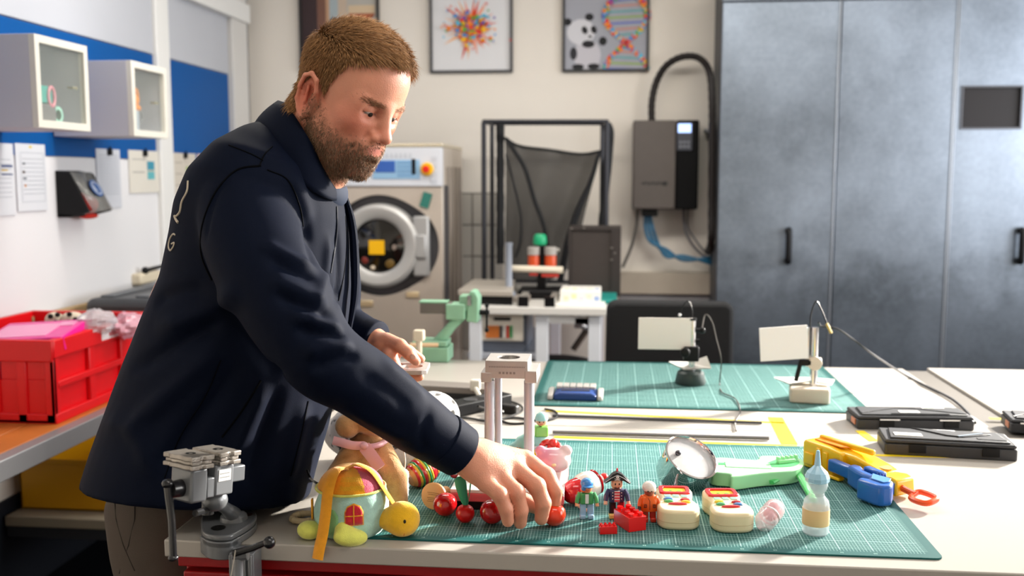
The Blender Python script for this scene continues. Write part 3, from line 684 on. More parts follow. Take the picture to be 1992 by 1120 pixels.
P_('roller', G().tube([WY(993, 522, 4.65), WY(1095, 525, 4.65)], .016, 14), mr_, rg, w=True)
P_('red_clip', G().bx(WY(1070, 535, 4.66), (.08, .03, .016)).bx(WY(1038, 533, 4.66), (.04, .03, .012)), M('clip_red', 'b5342a', .4), rg, w=True, bev=.003)
bs = T('lab_stand', 'grey plastic funnel stand left of the mixing rig', 'stand', (WY(990, 555, 4.6).x, 4.6, ZT))
q = WY(990, 555, 4.6); zt2 = WY(990, 472, 4.6).z
P_('stand_tube', G().lathe([(.045, 0), (.043, .01), (.022, .05), (.016, .07), (.014, zt2-ZT-.02), (.018, zt2-ZT)], 18, Matrix.Translation((q.x, 4.6, ZT))), M('stand_grey', '9aa1ae', .35, trans=.2), bs, w=True)
P_('foot', G().bx((q.x+.03, 4.58, ZT+.012), (.14, .1, .024)), M('foot_grey', 'a39a92', .5), bs, w=True, bev=.004)
for x0_, x1_, y_, lab in ((955, 1012, 590, 'left'), (1058, 1072, 585, 'right')):
    pass
rl = T('slide_rail', 'light steel linear rail unit lying on the middle of the back bench', 'rail', (WY(1030, 575, 4.5).x, 4.6, ZT))
for px in (1018, 1078): P_('side_bar', G().bx((W(px, 580, .92).x, 4.62, ZT+.018), (.03, .5, .036)), M('rail_steel', 'aaa69e', .4, metal=.4), rl, w=True, bev=.003)
for px in (1016, 1068): P_('end_cap', G().bx((W(px, 590, .92).x, 4.375, ZT+.022), (.045, .02, .044)), mblack, rl, w=True)
P_('cross_bar', G().bx((W(1045, 550, .92).x, 4.84, ZT+.024), (.2, .03, .03)), M('rail_steel', 'aaa69e', .4), rl, w=True, bev=.003)
lp = T('grey_plate_unit', 'flat grey device with black underside at the left end of the back bench', 'device', (W(960, 580).x, 4.6, ZT))
P_('plate', G().prism([(W(880, 600).x, 4.42), (W(1000, 590).x, 4.40), (W(1010, 560).x, 4.9), (W(930, 560).x, 4.9)], ZT+.04, ZT+.065), M('plate_tan', 'a9a196', .45), lp, w=True, bev=.004)
P_('underside', G().prism([(W(885, 600).x, 4.43), (W(1000, 590).x, 4.41), (W(1005, 560).x, 4.85), (W(935, 560).x, 4.85)], ZT, ZT+.04), mblack, lp, w=True)
tr = T('white_tray', 'white paper box of small parts on the right end of the back bench', 'box', (WY(1128, 575, 4.5).x, 4.5, ZT))
a = WY(1088, 583, 4.42); b = WY(1168, 583, 4.42)
P_('tray_base', G().box(a.x-.05, b.x+.02, 4.38, 4.7, ZT, ZT+.012), M('tray_white', 'f4f2ec', .4), tr, w=True, bev=.003)
P_('carton', G().box(a.x, b.x, 4.45, 4.66, ZT+.012, ZT+.065), M('carton_white', 'f3efe6', .5), tr, w=True, bev=.004)
g = G()
for i, c in enumerate(['f0d8bc', 'f2e2b0', 'ecd4dc', 'f0dcc8', '9ab0d8']): g.bx((a.x+.03+i*.034, 4.449, ZT+.03+.01*(i % 2)), (.022, .003, .02), col=c); g.bx((a.x+.03+i*.034, 4.52, ZT+.066), (.02, .03, .003), col=c)
P_('print', g, mprint, tr, w=True, smooth=0, kind='stuff')
q = WY(1187, 572, 4.6); P_('green_tray', G().box(q.x-.07, q.x+.03, 4.5, 4.86, ZT, ZT+.02), M('tray_teal', '1c8a80', .4), bev=.004, label='small teal tray at the right end of the back bench', cat='tray')
# things under the bench
P_('red_crate', G().bx((WY(1085, 700, 4.7).x, 5.0, .19), (.95, .5, .36)).bx((WY(1085, 700, 4.7).x, 5.0, .38), (1.0, .55, .03)), M('crate_darkred', 'a8122a', .45), bev=.02, label='dark red lidded crate on the floor under the back bench', cat='crate')
P_('black_bag', G().ell((WY(1080, 690, 4.6).x, 4.75, .50), (.30, .2, .115)).ell((WY(1110, 690, 4.6).x, 4.7, .50), (.18, .16, .09)), M('bag_black', '0e0f12', .6), label='black bag lying on the red crate under the bench', cat='bag')
P_('drain_pipe', G().tube([WY(1170, 600, 4.9), WY(1115, 680, 4.9)], .016, 8), M('pipe_brown', '4a4038', .5), label='dark slanting pipe under the back bench', cat='pipe')

# ================================================================ OFFICE CHAIR
Yh = 3.62
a = WY(1180, 583, Yh); b = WY(1427, 583, Yh); cxm = (a.x+b.x)/2; w_ = b.x-a.x
ch = T('office_chair', 'black office chair with a wide flat backrest behind the far desk', 'chair', (cxm, Yh+.3, 0))
mch = M('chair_black', '151517', .75, bump=.4, bs=400)
prof = rrect(-w_/2, w_/2, 0, .56, .035, 5)
P_('backrest', G().prism([(x*(1+.03*(1-y/.56)), y) for x, y in prof], -.03, .03, Matrix.Translation((cxm, Yh, a.z-.56)) @ Matrix.Rotation(pi/2, 4, 'X')), mch, ch, w=True, bev=.018, seg=3)
P_('seat', G().prism(rrect(-.25, .25, -.24, .24, .06), .44, .52, Matrix.Translation((cxm, Yh+.3, 0))), mch, ch, w=True, bev=.02)
P_('back_bar', G().tube(smooth_pts([(cxm, Yh+.3, .42), (cxm, Yh+.06, .42), (cxm, Yh+.04, .6), (cxm, Yh+.03, .8)], 4), .02, 8), mblack, ch, w=True)
P_('gas_column', G().cyl((cxm, Yh+.3, .09), (cxm, Yh+.3, .45), .03), mblack, ch, w=True)
for k in range(5):
    a_ = 2*pi*k/5+.3; e = (cxm+.29*cos(a_), Yh+.3+.29*sin(a_), .075)
    lg = P_('leg', G().tube([(cxm, Yh+.3, .11), e], [.025, .016], 8), mblack, ch, w=True)
    P_('castor', G().ell((e[0], e[1], .035), (.022, .022, .035)), mblack, lg, w=True)

# ================================================================ LEFT WALL THINGS
def papers(label, x0, x1, y0, y1, lines, extra=None, col='d4d7dd', clip=True, lift=.012, skew=0):
    a = WX(x0, (y0+y1)/2, XL); b = WX(x1, (y0+y1)/2, XL); zt_ = WX((x0+x1)/2, y0, XL).z; zb_ = WX((x0+x1)/2, y1, XL).z
    ya, yb = a.y, b.y; X = XL+lift
    t = T('paper_notice', label, 'notice', (X, (ya+yb)/2, zb_), 0, 'paper notices on the left wall')
    P_('sheet', G().box(X, X+.004, ya, yb, zb_, zt_), M('sheet'+col, col, .7), t, w=True, smooth=0)
    g = G()
    for u0, u1, v0, v1, c in lines:
        y0_ = ya+(yb-ya)*u0; y1_ = ya+(yb-ya)*u1; z0_ = zt_-(zt_-zb_)*v0; z1_ = zt_-(zt_-zb_)*v1
        g.poly([(X+.0046, y0_, z0_), (X+.0046, y1_, z0_), (X+.0046, y1_, z1_), (X+.0046, y0_, z1_)], c)
    P_('print', g, mprint, t, w=True, smooth=0, kind='stuff')
    if clip: P_('clip', G().bx((X+.012, (ya+yb)/2, zt_-.012), (.014, .022, .026)).bx((X+.014, (ya+yb)/2, zt_+.004), (.006, .01, .014)), mblack, t, w=True, bev=.002)
LN = []
for i in range(9): LN.append((.2, .9, .22+i*.065, .228+i*.065, '9aa0aa'))
fr = [(.15, .16, .14, .86, '8f96a2'), (.92, .93, .14, .86, '8f96a2'), (.15, .93, .13, .135, '8f96a2'), (.15, .93, .86, .865, '8f96a2'), (.45, .55, .03, .06, 'd8c040'), (.2, .3, .28, .31, '707680'), (.2, .28, .40, .44, '5c4a44'), (.2, .32, .5, .53, '707680'), (.24, .3, .6, .64, 'd0905c')]
papers('printed notice in a plastic sleeve, just left of the safety box', 24, 82, 280, 410, LN+fr, clip=False)
papers('printed notice cut off by the left edge of the photo', -45, 20, 278, 420, LN+[(.6, .95, .3, .33, '3a4a78'), (.6, .95, .42, .44, '3a4a78'), (.6, .8, .36, .38, 'd0b050')], clip=False)
papers('narrow clipped sheet behind the right of the safety box', 182, 228, 290, 405, [(.1, .9, .1+i*.05, .115+i*.05, 'a9aeb8') for i in range(14)], col='c9ccd4')
papers('clipped sheet with two blue pictures right of the safety box', 245, 302, 293, 375, [(.6, .85, .25, .45, '3c8ea6'), (.6, .85, .5, .68, '62aeb6'), (.1, .5, .2, .22, '9a9a9a'), (.1, .5, .5, .52, '8a8a8a'), (.6, .85, .455, .49, 'a8b0a0')], col='d6d2c8')
papers('clipped beige sheet between the white post and the man', 330, 376, 298, 385, [(.55, .72, .3, .62, '9ab06a'), (.1, .4, .2, .22, 'a09890'), (.1, .4, .45, .47, 'a09890'), (.1, .4, .7, .72, 'a09890')], col='cdc6ba')
papers('reddish sheet partly hidden by the man\'s shoulder', 380, 410, 300, 380, [(.1, .9, .1, .3, 'e0805c'), (.1, .9, .4, .5, 'c8a090')], col='d2b8ac')
# wall cabinets
mcw = M('cabinet_white', 'c3c3cb', .5); mcf = M('cabinet_front', 'e0ddd2', .4)
def wallcab(label, pts_front, depth, items):
    # pts_front: near and far vertical edges in the photo; the front face stands off the wall
    X = XL+depth; (xa, ya0, ya1), (xb, yb0, yb1) = pts_front
    n0 = WX(xa, (ya0+ya1)/2, X); n1 = WX(xb, (yb0+yb1)/2, X); z1 = (WX(xa, ya0, X).z+WX(xb, yb0, X).z)/2; z0 = (WX(xa, ya1, X).z+WX(xb, yb1, X).z)/2
    y0, y1 = n0.y, n1.y; t_ = .018
    t = T('display_cabinet', label, 'wall cabinet', ((X+XL)/2, (y0+y1)/2, z0), 0, None)
    g = G(); g.box(XL+.017, X-.02, y0, y0+t_, z0, z1); g.box(XL+.017, X-.02, y1-t_, y1, z0, z1); g.box(XL+.017, X-.02, y0+t_, y1-t_, z0, z0+t_); g.box(XL+.017, X-.02, y0+t_, y1-t_, z1-t_, z1); g.box(XL+.017, XL+.024, y0+t_, y1-t_, z0+t_, z1-t_)
    P_('body', g, mcw, t, w=True, bev=.001, seg=1)
    MF = Matrix(((0, 0, 1, X-.02), (1, 0, 0, 0), (0, 1, 0, 0), (0, 0, 0, 1)))
    d = P_('door_frame', G().ringplate([(y0, z0), (y1, z0), (y1, z1), (y0, z1)], [(y0+.024, z0+.024), (y1-.024, z0+.024), (y1-.024, z1-.024), (y0+.024, z1-.024)], 0, .02, MF), mcf, t, w=True, bev=.001, seg=1)
    P_('pane', G().box(X-.012, X-.008, y0+.022, y1-.022, z0+.022, z1-.022), M('door_glass', 'dfe8de', .03, alpha=.10), d, w=True, smooth=0)
    P_('hinge', G().bx((X-.03, y0+.04, z1-.04), (.02, .03, .012)), M('hinge_brass', 'a09878', .4, metal=.5), t, w=True)
    P_('hinge', G().bx((X-.03, y1-.05, (z0+z1)/2), (.02, .03, .008)), M('hinge_brass', 'a09878', .4, metal=.5), t, w=True)
    return X, y0, y1, z0+t_, z1
X, y0, y1, z0, z1 = wallcab('white wall cabinet with glass door, the nearer one on the left', ((71, 66, 246), (173, 91, 257)), .33, None)
pk = T('toy_package', 'teal and pink packaged toy in the nearer wall cabinet', 'toy package', (X-.10, y0+.06, z0))
P_('carton', G().bx((X-.06, y0+.095, z0+.03), (.07, .10, .06)), M('pack_grey', '6d6a6c', .5), pk, w=True, bev=.004)
P_('window_pack', G().bx((X-.06, y0+.085, z0+.09), (.06, .10, .055)), M('pack_teal', '2ea496', .4), pk, w=True, bev=.004)
P_('pink_ring', G().tube([(X-.028, y0+.125+.018*cos(a), z0+.085+.03*sin(a)) for a in [2*pi*i/16 for i in range(16)]], .006, 6, closed=True), M('pack_pink', 'e08a9a', .4), pk, w=True)
rr = T('toy_roll', 'small mint green roll beside the toy package', 'toy', (X-.06, y0+.16, z0))
P_('roll', G().lathe([(.017, -.02), (.028, -.02), (.03, .0), (.028, .02), (.017, .02)], 20, Matrix.Translation((X-.05, y0+.165, z0+.03)) @ Matrix.Rotation(pi/2, 4, 'Y'), cap=False), M('roll_mint', '9fd8c4', .4), rr, w=True)
P_('core', G().lathe([(.001, .0), (.017, .005), (.017, -.01)], 16, Matrix.Translation((X-.05, y0+.165, z0+.03)) @ Matrix.Rotation(pi/2, 4, 'Y')), M('roll_core', '3a3a44', .5), rr, w=True)
X, y0, y1, z0, z1 = wallcab('white wall cabinet with glass door, the farther one beside the post', ((258, 118, 264), (326, 134, 270)), .33, None)
mg = T('orange_creature_mug', 'grey mug with an orange knitted creature in the farther wall cabinet', 'mug', (X-.10, y0+.08, z0))
P_('mug', G().lathe([(.03, 0), (.032, .004), (.032, .085), (.029, .085), (.029, .008), (.001, .008)], 20, Matrix.Translation((X-.055, y0+.085, z0))), M('mug_grey', 'a8b4c0', .3), mg, w=True)
P_('wire_handle', G().tube(smooth_pts([(X-.06, y0+.1, z0+.08), (X-.05, y0+.15, z0+.085), (X-.05, y0+.17, z0+.05), (X-.06, y0+.12, z0+.02)], 5), .003, 6), M('wire_grey', '77777c', .4), mg, w=True)
mo = M('knit_orange', 'e0851a', .8)
P_('creature', G().ell((X-.055, y0+.085, z0+.115), (.034, .036, .034)).ell((X-.055, y0+.09, z0+.09), (.036, .045, .02)).tube(smooth_pts([(X-.06, y0+.11, z0+.13), (X-.065, y0+.125, z0+.155), (X-.06, y0+.145, z0+.16), (X-.06, y0+.155, z0+.12)], 5), .010, 8), mo, mg, w=True)
# safety gear dispenser
a = WX(101, 380, XL); Yd0 = WX(128, 400, XL+.12).y; dz0 = WX(140, 420, XL).z; dz1 = WX(140, 332, XL).z
y0 = WX(104, 380, XL+.0).y; y1 = WX(203, 380, XL+.11).y; Xd = XL+.01
sb = T('safety_box', 'black wall dispenser with clear smoked lid and blue round hand sign', 'dispenser', (Xd, (y0+y1)/2, dz0))
g = G(); w2 = y1-y0
side = [(0, dz0), (.05, dz0), (.13, dz0+.02), (.06, dz1-.01), (0, dz1)]
for yy in (y0, y1-.01): g.prism([(x, z) for x, z in side], 0, .01, Matrix(((1, 0, 0, Xd), (0, 0, 1, yy), (0, 1, 0, 0), (0, 0, 0, 1))))
g.box(Xd, Xd+.006, y0, y1, dz0, dz1); g.box(Xd, Xd+.06, y0, y1, dz0, dz0+.012)
P_('back_shell', g, mblack, sb, w=True, bev=.003)
g = G(); MS = Matrix(((1, 0, 0, Xd), (0, 0, 1, y0+.01), (0, 1, 0, 0), (0, 0, 0, 1)))
g.add([(Xd+.055, y0+.01, dz1-.005), (Xd+.055, y1-.01, dz1-.005), (Xd+.14, y1-.01, dz0+.025), (Xd+.14, y0+.01, dz0+.025), (Xd+.05, y1-.01, dz0+.005), (Xd+.05, y0+.01, dz0+.005)], [(0, 1, 2, 3), (3, 2, 4, 5)])
ld = P_('clear_lid', g, M('smoked_clear', 'c8c8c4', .08, alpha=.35, coat=.5), sb, w=True)
sd = ld.modifiers.new('t', 'SOLIDIFY'); sd.thickness = .003
mid = Vector((Xd+.104, y0+w2*.60, (dz0+dz1)/2+.02)); MSg = frame(mid, (0, 1, 0), (-.085, 0, dz1-dz0-.03)); s_ = P_('round_sign', G().prism(circ(.036, 28), 0, .002, MSg), M('sign_blue', '2c5c9c', .4), sb, w=True, label='blue round sign with white ring')
P_('sign_ring', G().ringplate(circ(.028, 28), circ(.024, 28), .002, .003, MSg).ell(MSg @ Vector((0, 0, .001)), (.019, .019, .003), MSg.to_3x3()), M('sign_white', 'cfd6e2', .4), s_, w=True)
P_('sign_symbol', G().prism([(-.006, -.018), (.006, -.018), (.011, .004), (.008, .017), (-.008, .017), (-.011, .004)], .004, .005, MSg), M('sign_blue', '2c5c9c', .4), s_, w=True)
P_('red_gloves', G().ell((Xd+.05, y0+w2*.55, dz0+.05), (.04, .03, .04)).ell((Xd+.06, y0+w2*.75, dz0+.045), (.035, .02, .035)).ell((Xd+.05, y0+w2*.8, dz0+.0), (.03, .05, .012)), M('glove_red', 'd83428', .5), sb, w=True)
# small hook box on the wall near the man's back
q = WX(285, 535, XL+.03); hk = T('wall_switch_box', 'small beige wall box with a black peg behind the man\'s back', 'box', tuple(q))
P_('box', G().bx((XL+.03, q.y, q.z-.01), (.05, .2, .05)), M('beige_box', 'd8ccb4', .5), hk, w=True, bev=.01)
P_('peg', G().cyl((XL+.05, q.y-.05, q.z+.025), (XL+.05, q.y+.12, q.z+.03), .008).ell((XL+.05, q.y-.05, q.z+.026), .016), mblack, hk, w=True)

# ================================================================ LEFT PACKING TABLE
TX = -1.56; TZ = .75
pt = T('packing_table', 'low workbench with wooden planks and grey edge on the left', 'table', (-1.83, 2.9, 0))
mpl = M('plank_wood', 'b9692c', .45, var=.25, vs=4)
xs = [XL+.012, -1.98, -1.85, -1.72, -1.605]
for i in range(4):
    P_('plank', G().box(xs[i]+.002, xs[i+1]-.002, 1.75, 4.3, TZ-.028, TZ), mpl, pt, w=True, bev=.002, seg=1)
P_('edge_rail', G().box(-1.603, TX, 1.75, 4.3, TZ-.055, TZ+.001), M('edge_grey', '8e8e90', .4, metal=.4), pt, w=True, bev=.003)
for x in (-2.06, -1.62):
    for y in (1.8, 4.2): P_('leg', G().box(x, x+.05, y, y+.05, 0, TZ-.03), M('leg_grey', '6f7278', .5), pt, w=True)
SZ = WY(60, 990, 3.2).z
P_('lower_shelf', G().box(XL+.02, TX-.01, 3.12, 4.28, SZ-.035, SZ), M('shelf_tan', '9a917f', .6), pt, w=True, bev=.003)
P_('lower_rail', G().box(XL+.02, TX-.01, 3.13, 3.17, SZ-.075, SZ-.036), M('rail_dark', '2c2e33', .5), pt, w=True)
# red crate
mcr = M('crate_red', 'd90f18', .35); X1 = -1.632; X0 = -2.07; Y0 = 2.71; Y1 = 3.33; ZH = .25
cr_ = T('red_crate', 'bright red plastic crate full of packed toys on the wooden bench', 'crate', ((X0+X1)/2, (Y0+Y1)/2, TZ))
g = G(); th = .012; zc = TZ
g.box(X0, X1, Y0, Y1, zc, zc+.012)
g.box(X0+th, X1-th, Y0+.008, Y0+.014, zc, zc+.13); g.box(X0+th, X0+.06, Y0+.008, Y0+.014, zc+.13, zc+ZH); g.box(X1-.17, X1-th, Y0+.008, Y0+.014, zc+.13, zc+ZH); g.box(X0, X1, Y0+.008, Y0+.014, zc+.19, zc+ZH)
g.box(X1-.020, X1-.014, Y0+th, Y1-th, zc, zc+ZH); g.box(X0, X0+.006, Y0, Y1, zc, zc+ZH); g.box(X0, X1, Y1-.02, Y1-.014, zc, zc+ZH)
sh_ = P_('shell', g, mcr, cr_, w=True, bev=.002)
g = G()
g.box(X0, X1, Y0-.004, Y0+.014, zc+ZH-.065, zc+ZH); g.box(X1-.014, X1+.004, Y0, Y1, zc+ZH-.055, zc+ZH); g.box(X0-.004, X0+.01, Y0, Y1, zc+ZH-.055, zc+ZH); g.box(X0, X1, Y1-.014, Y1+.004, zc+ZH-.055, zc+ZH)
P_('rim', g, mcr, cr_, w=True, bev=.004)
g = G()
for x in (X0, X0+.12, X0+.235, X0+.32, X1-.03): g.box(x, x+.03, Y0, Y0+.014, zc, zc+ZH-.06)
g.box(X0, X1, Y0, Y0+.014, zc, zc+.03)
for y in (Y0, Y0+.2, Y0+.4, Y1-.03): g.box(X1-.014, X1, y, y+.03, zc, zc+ZH-.05)
g.box(X1-.014, X1+.003, Y0, Y1, zc, zc+.03); g.box(X1-.014, X1+.003, Y0+.02, Y1, zc+.105, zc+.125)
P_('rib', g, mcr, cr_, w=True, bev=.003, kind='stuff')
P_('label', G().box(X1+.004, X1+.006, Y0+.27, Y0+.55, zc+ZH-.045, zc+ZH-.008), M('label_white', 'e6dcdc', .5), cr_, w=True, smooth=0)
g = G(); [g.bx((X1+.0062, Y0+.32+i*.014, zc+ZH-.03), (.0006, .009, .014+.003*(i % 3))) for i in range(14)]
P_('label_text', g, M('text_red', 'c8283a', .5), cr_, w=True, smooth=0)
# contents
bxm = frame((X1-.13, Y0+.13, zc+.238), (1, .12, .02), (-.1, 1, .14))
pb = T('pink_toy_box', 'pink boxed toy lying on top in the red crate', 'toy box', tuple(bxm.translation))
P_('carton', G().bx((0, 0, 0), (.24, .20, .045)), M('carton_pink', 'e24a98', .4, var=.15, vs=30), pb, bev=.003)
P_('side_print', G().bx((.121, 0, 0), (.003, .19, .04)).bx((0, -.101, 0), (.23, .003, .04)), M('carton_magenta', 'f01a98', .4, var=.3, vs=90), pb, smooth=0)
P_('front_window', G().bx((-.02, -.01, .0232), (.17, .14, .002)).bx((.08, .05, .0235), (.05, .05, .002)), M('carton_pale', 'e88ab8', .25), pb, smooth=0)
for c in pb.children: c.matrix_parent_inverse = Matrix.Identity(4)
pb.rotation_euler = (radians(7), radians(-3), radians(8))
P_('boxed_toy', G().bx((X0+.15, Y0+.07, zc+.16), (.25, .05, .08)), M('carton_purple', '9a3a7c', .4, var=.5, vs=25), bev=.004, label='purple and white box showing through the crate\'s handle hole', cat='toy box')
mpg = M('plastic_bag', 'd4d2d6', .15, alpha=.55, coat=.6)
dg = T('spotted_plush_pack', 'two small spotted plush heads peeking over the back rim of the red crate', 'plush toy', (X0+.22, Y0+.40, zc+.25))
g = G(); p0 = D(106, 622, 3.25); p1 = D(130, 622, 3.25)
g.ell(p0, (.03, .028, .026)); g.ell(p1+Vector((.02, 0, 0)), (.042, .03, .027))
P_('plush_body', g, M('plush_cream', 'd9cdb8', .9), dg, w=True)
g = G()
for q in ((98, 615), (108, 627), (112, 612), (134, 626), (147, 621), (135, 611)):
    p = D(*q, 3.222); g.ell(p, (.009, .007, .008))
P_('spot', g, M('spot_black', '15130f', .8), dg, w=True, kind='stuff')
def blob(name, c, r, seed, amp, mat, label, cat, n=28, m=18, cr=.35):
    g = G(); g.ell((0, 0, 0), (1, 1, 1), n=n, m=m); vs = []
    for v in g.v:
        p = Vector(v); d = 1+amp*noise.noise(p*2.3+Vector((seed, 0, 0)))+amp*.6*abs(noise.noise(p*5+Vector((0, seed, 0)))); vs.append((c[0]+p.x*r[0]*d, c[1]+p.y*r[1]*d, c[2]+p.z*r[2]*d))
    g.v = vs; return P_(name, g, mat, smooth=25, label=label, cat=cat)
blob('plastic_bag', D(186, 628, 3.18), (.055, .07, .038), 3, .35, mpg, 'crumpled clear plastic bag on top of the crate\'s contents', 'bag')
blob('plastic_bag', D(248, 634, 3.3), (.06, .07, .035), 9, .5, M('plastic_pink', 'e0a8b8', .2, alpha=.7, coat=.5), 'pinkish clear bag at the crate\'s far end by the jacket', 'bag')
blob('filling', (X0+.22, Y0+.35, zc+.12), (.17, .24, .10), 5, .3, M('filling_red', 'a82030', .5, var=.3, vs=20), 'pile of packed red and pink toys filling the crate', 'toys')
# dark suitcase behind
a = D(165, 590, 3.9); b = D(300, 590, 3.9)
sc_ = T('grey_case', 'dark grey ribbed case lying behind the red crate', 'case', (a.x+.2, 3.95, TZ))
zc2 = D(220, 570, 3.95).z
P_('shell', G().box(XL+.10, TX, 3.55, 4.25, TZ, zc2), M('case_grey', '3b3d40', .45, var=.1, vs=20), sc_, w=True, bev=.03, seg=3)
g = G()
for i in range(3): g.box(XL+.14+i*.14, XL+.20+i*.14, 3.6, 4.2, zc2-.002, zc2+.008)
P_('rib', g, M('case_rib', '4d5054', .4), sc_, w=True, bev=.005)
q = D(165, 600, 3.5); P_('cardboard_sheet', G().box(XL+.02, XL+.05, 3.3, 3.95, TZ, .98), M('cardboard', 'a98f68', .8), bev=.002, label='tan cardboard standing against the left wall behind the crate', cat='cardboard')
# yellow bin
my = M('bin_yellow', 'd69a08', .4); bx0, bx1, by0, by1 = max(XL+.03, WY(22, 990, 3.2).x), TX-.04, 3.2, 3.8
zb1 = WY(60, 893, 3.2).z
yb_ = T('yellow_bin', 'yellow plastic bin on the lower shelf of the packing table', 'bin', ((bx0+bx1)/2, (by0+by1)/2, SZ))
g = G(); w3 = .01
g.box(bx0, bx1, by0, by0+w3, SZ, zb1); g.box(bx0, bx1, by1-w3, by1, SZ, zb1+.025); g.box(bx0, bx0+w3, by0, by1, SZ, zb1); g.box(bx1-w3, bx1, by0, by1, SZ, zb1); g.box(bx0, bx1, by0, by1, SZ, SZ+w3)
P_('shell', g, my, yb_, w=True, bev=.003)
P_('rim', G().ringplate([(bx0-.012, by0-.012), (bx1+.012, by0-.012), (bx1+.012, by1+.012), (bx0-.012, by1+.012)], [(bx0, by0), (bx1, by0), (bx1, by1), (bx0, by1)], zb1-.012, zb1+.004), my, yb_, w=True, bev=.003)
# ================================================================ DESKS
mtop = M('worktop', 'b4aea6', .32, var=.02, vs=3)
DX0 = -.712; DY0 = 1.465; DYS = 2.262; DY1 = 3.06; DX1 = .862
def desk(name, label, x0, x1, y0, y1, legs):
    t = T(name, label, 'table', ((x0+x1)/2, (y0+y1)/2, 0))
    P_('worktop', G().box(x0, x1, y0, y1, ZT-.028, ZT), mtop, t, w=True, bev=.0025, seg=2)
    for x, y in legs: P_('leg', G().box(x, x+.05, y, y+.05, 0, ZT-.028), M('desk_leg', 'a8aaae', .45), t, w=True)
    return t
desk('workbench', 'near white workbench with the toys and the front green mat', DX0, 1.28, DY0, DYS-.001, [(1.2, DY0+.06), (1.2, DYS-.12), (DX0+.9, DYS-.12)])
desk('workbench', 'far white workbench carrying two magnifier stands on a green mat', DX0+.02, DX1, DYS+.001, DY1, [(DX0+.06, DY1-.1), (DX1-.1, DY1-.1), (DX1-.1, DYS+.05)])
desk('workbench', 'white workbench at the right edge beyond the cable duct', DX1+.075, 1.9, DYS+.001, DY1+.02, [(1.8, DY1-.1), (1.8, DYS+.05), (DX1+.12, DY1-.1)])
P_('cable_duct', G().box(DX1+.003, DX1+.072, DYS+.01, DY1, ZT-.05, ZT-.006), M('duct_grey', '6e6963', .4), bev=.003, label='grey cable duct between the two far workbenches on the right', cat='cable duct')
# red drawer cabinet under the near bench
dr = T('drawer_cabinet', 'dark red steel drawer cabinet under the near workbench', 'cabinet', (-.25, 1.8, 0))
mrd = M('cabinet_red', 'a50f16', .4)
P_('body', G().box(DX0+.015, .2, DY0+.045, DYS-.15, 0.02, ZT-.03), mrd, dr, w=True, bev=.003)
P_('top_strip', G().box(DX0+.012, .203, DY0+.022, DY0+.045, ZT-.052, ZT-.03), mrd, dr, w=True, bev=.002)
for k in range(5):
    z1 = ZT-.060-k*.16; z0 = z1-.15
    d_ = P_('drawer', G().box(DX0+.02, .195, DY0+.022, DY0+.045, z0, z1), mrd, dr, w=True, bev=.003)
    P_('handle', G().box(-.5, -.02, DY0+.008, DY0+.022, z1-.03, z1-.012), M('handle_alu', '9a9a9e', .3, metal=.8), d_, w=True, bev=.002)
# green cutting mats
def matmat(name, base, hx, hy):
    m = bpy.data.materials.new(name); m.use_nodes = True; nt = m.node_tree; N = nt.nodes; L = nt.links; b = N['Principled BSDF']
    b.inputs['Roughness'].default_value = .6; b.inputs['Specular IOR Level'].default_value = .25
    tc = N.new('ShaderNodeTexCoord'); sp = N.new('ShaderNodeSeparateXYZ'); L.new(tc.outputs['Object'], sp.inputs[0])
    def math(op, a, v=None, v2=None):
        n = N.new('ShaderNodeMath'); n.operation = op
        for i, q in enumerate((a, v, v2)):
            if q is None: continue
            if isinstance(q, (int, float)): n.inputs[i].default_value = q
            else: L.new(q, n.inputs[i])
        return n.outputs[0]
    def lines(sock, step, wd): return math('LESS_THAN', math('ABSOLUTE', math('SUBTRACT', math('FRACT', math('ADD', math('DIVIDE', sock, step), 100.5)), .5)), wd/step/2)
    X, Y = sp.outputs['X'], sp.outputs['Y']
    fine = math('MAXIMUM', lines(X, .01, .0008), lines(Y, .01, .0009))
    bold = math('MAXIMUM', lines(X, .05, .0014), lines(Y, .05, .0014))
    inside = math('MULTIPLY', math('LESS_THAN', math('ABSOLUTE', X), hx-.022), math('LESS_THAN', math('ABSOLUTE', Y), hy-.022))
    tick = math('MULTIPLY', math('MULTIPLY', lines(X, .005, .0005), math('LESS_THAN', math('ABSOLUTE', Y), hy-.016)), math('LESS_THAN', math('ABSOLUTE', X), hx-.022))
    tick2 = math('MULTIPLY', math('MULTIPLY', lines(Y, .005, .0005), math('LESS_THAN', math('ABSOLUTE', X), hx-.016)), math('LESS_THAN', math('ABSOLUTE', Y), hy-.022))
    fac = math('MAXIMUM', math('MULTIPLY', inside, math('MAXIMUM', math('MULTIPLY', fine, .45), math('MULTIPLY', bold, .75))), math('MULTIPLY', math('MAXIMUM', tick, tick2), .6))
    mx = N.new('ShaderNodeMix'); mx.data_type = 'RGBA'; L.new(fac, mx.inputs[0]); mx.inputs[6].default_value = (*lin(base), 1); mx.inputs[7].default_value = (*lin('b4dcd8'), 1)
    L.new(mx.outputs[2], b.inputs['Base Color'])
    n2 = N.new('ShaderNodeTexNoise'); n2.inputs['Scale'].default_value = 900; L.new(tc.outputs['Object'], n2.inputs['Vector'])
    bp = N.new('ShaderNodeBump'); bp.inputs['Strength'].default_value = .12; bp.inputs['Distance'].default_value = .0005; L.new(n2.outputs['Fac'], bp.inputs['Height']); L.new(bp.outputs[0], b.inputs['Normal'])
    return m
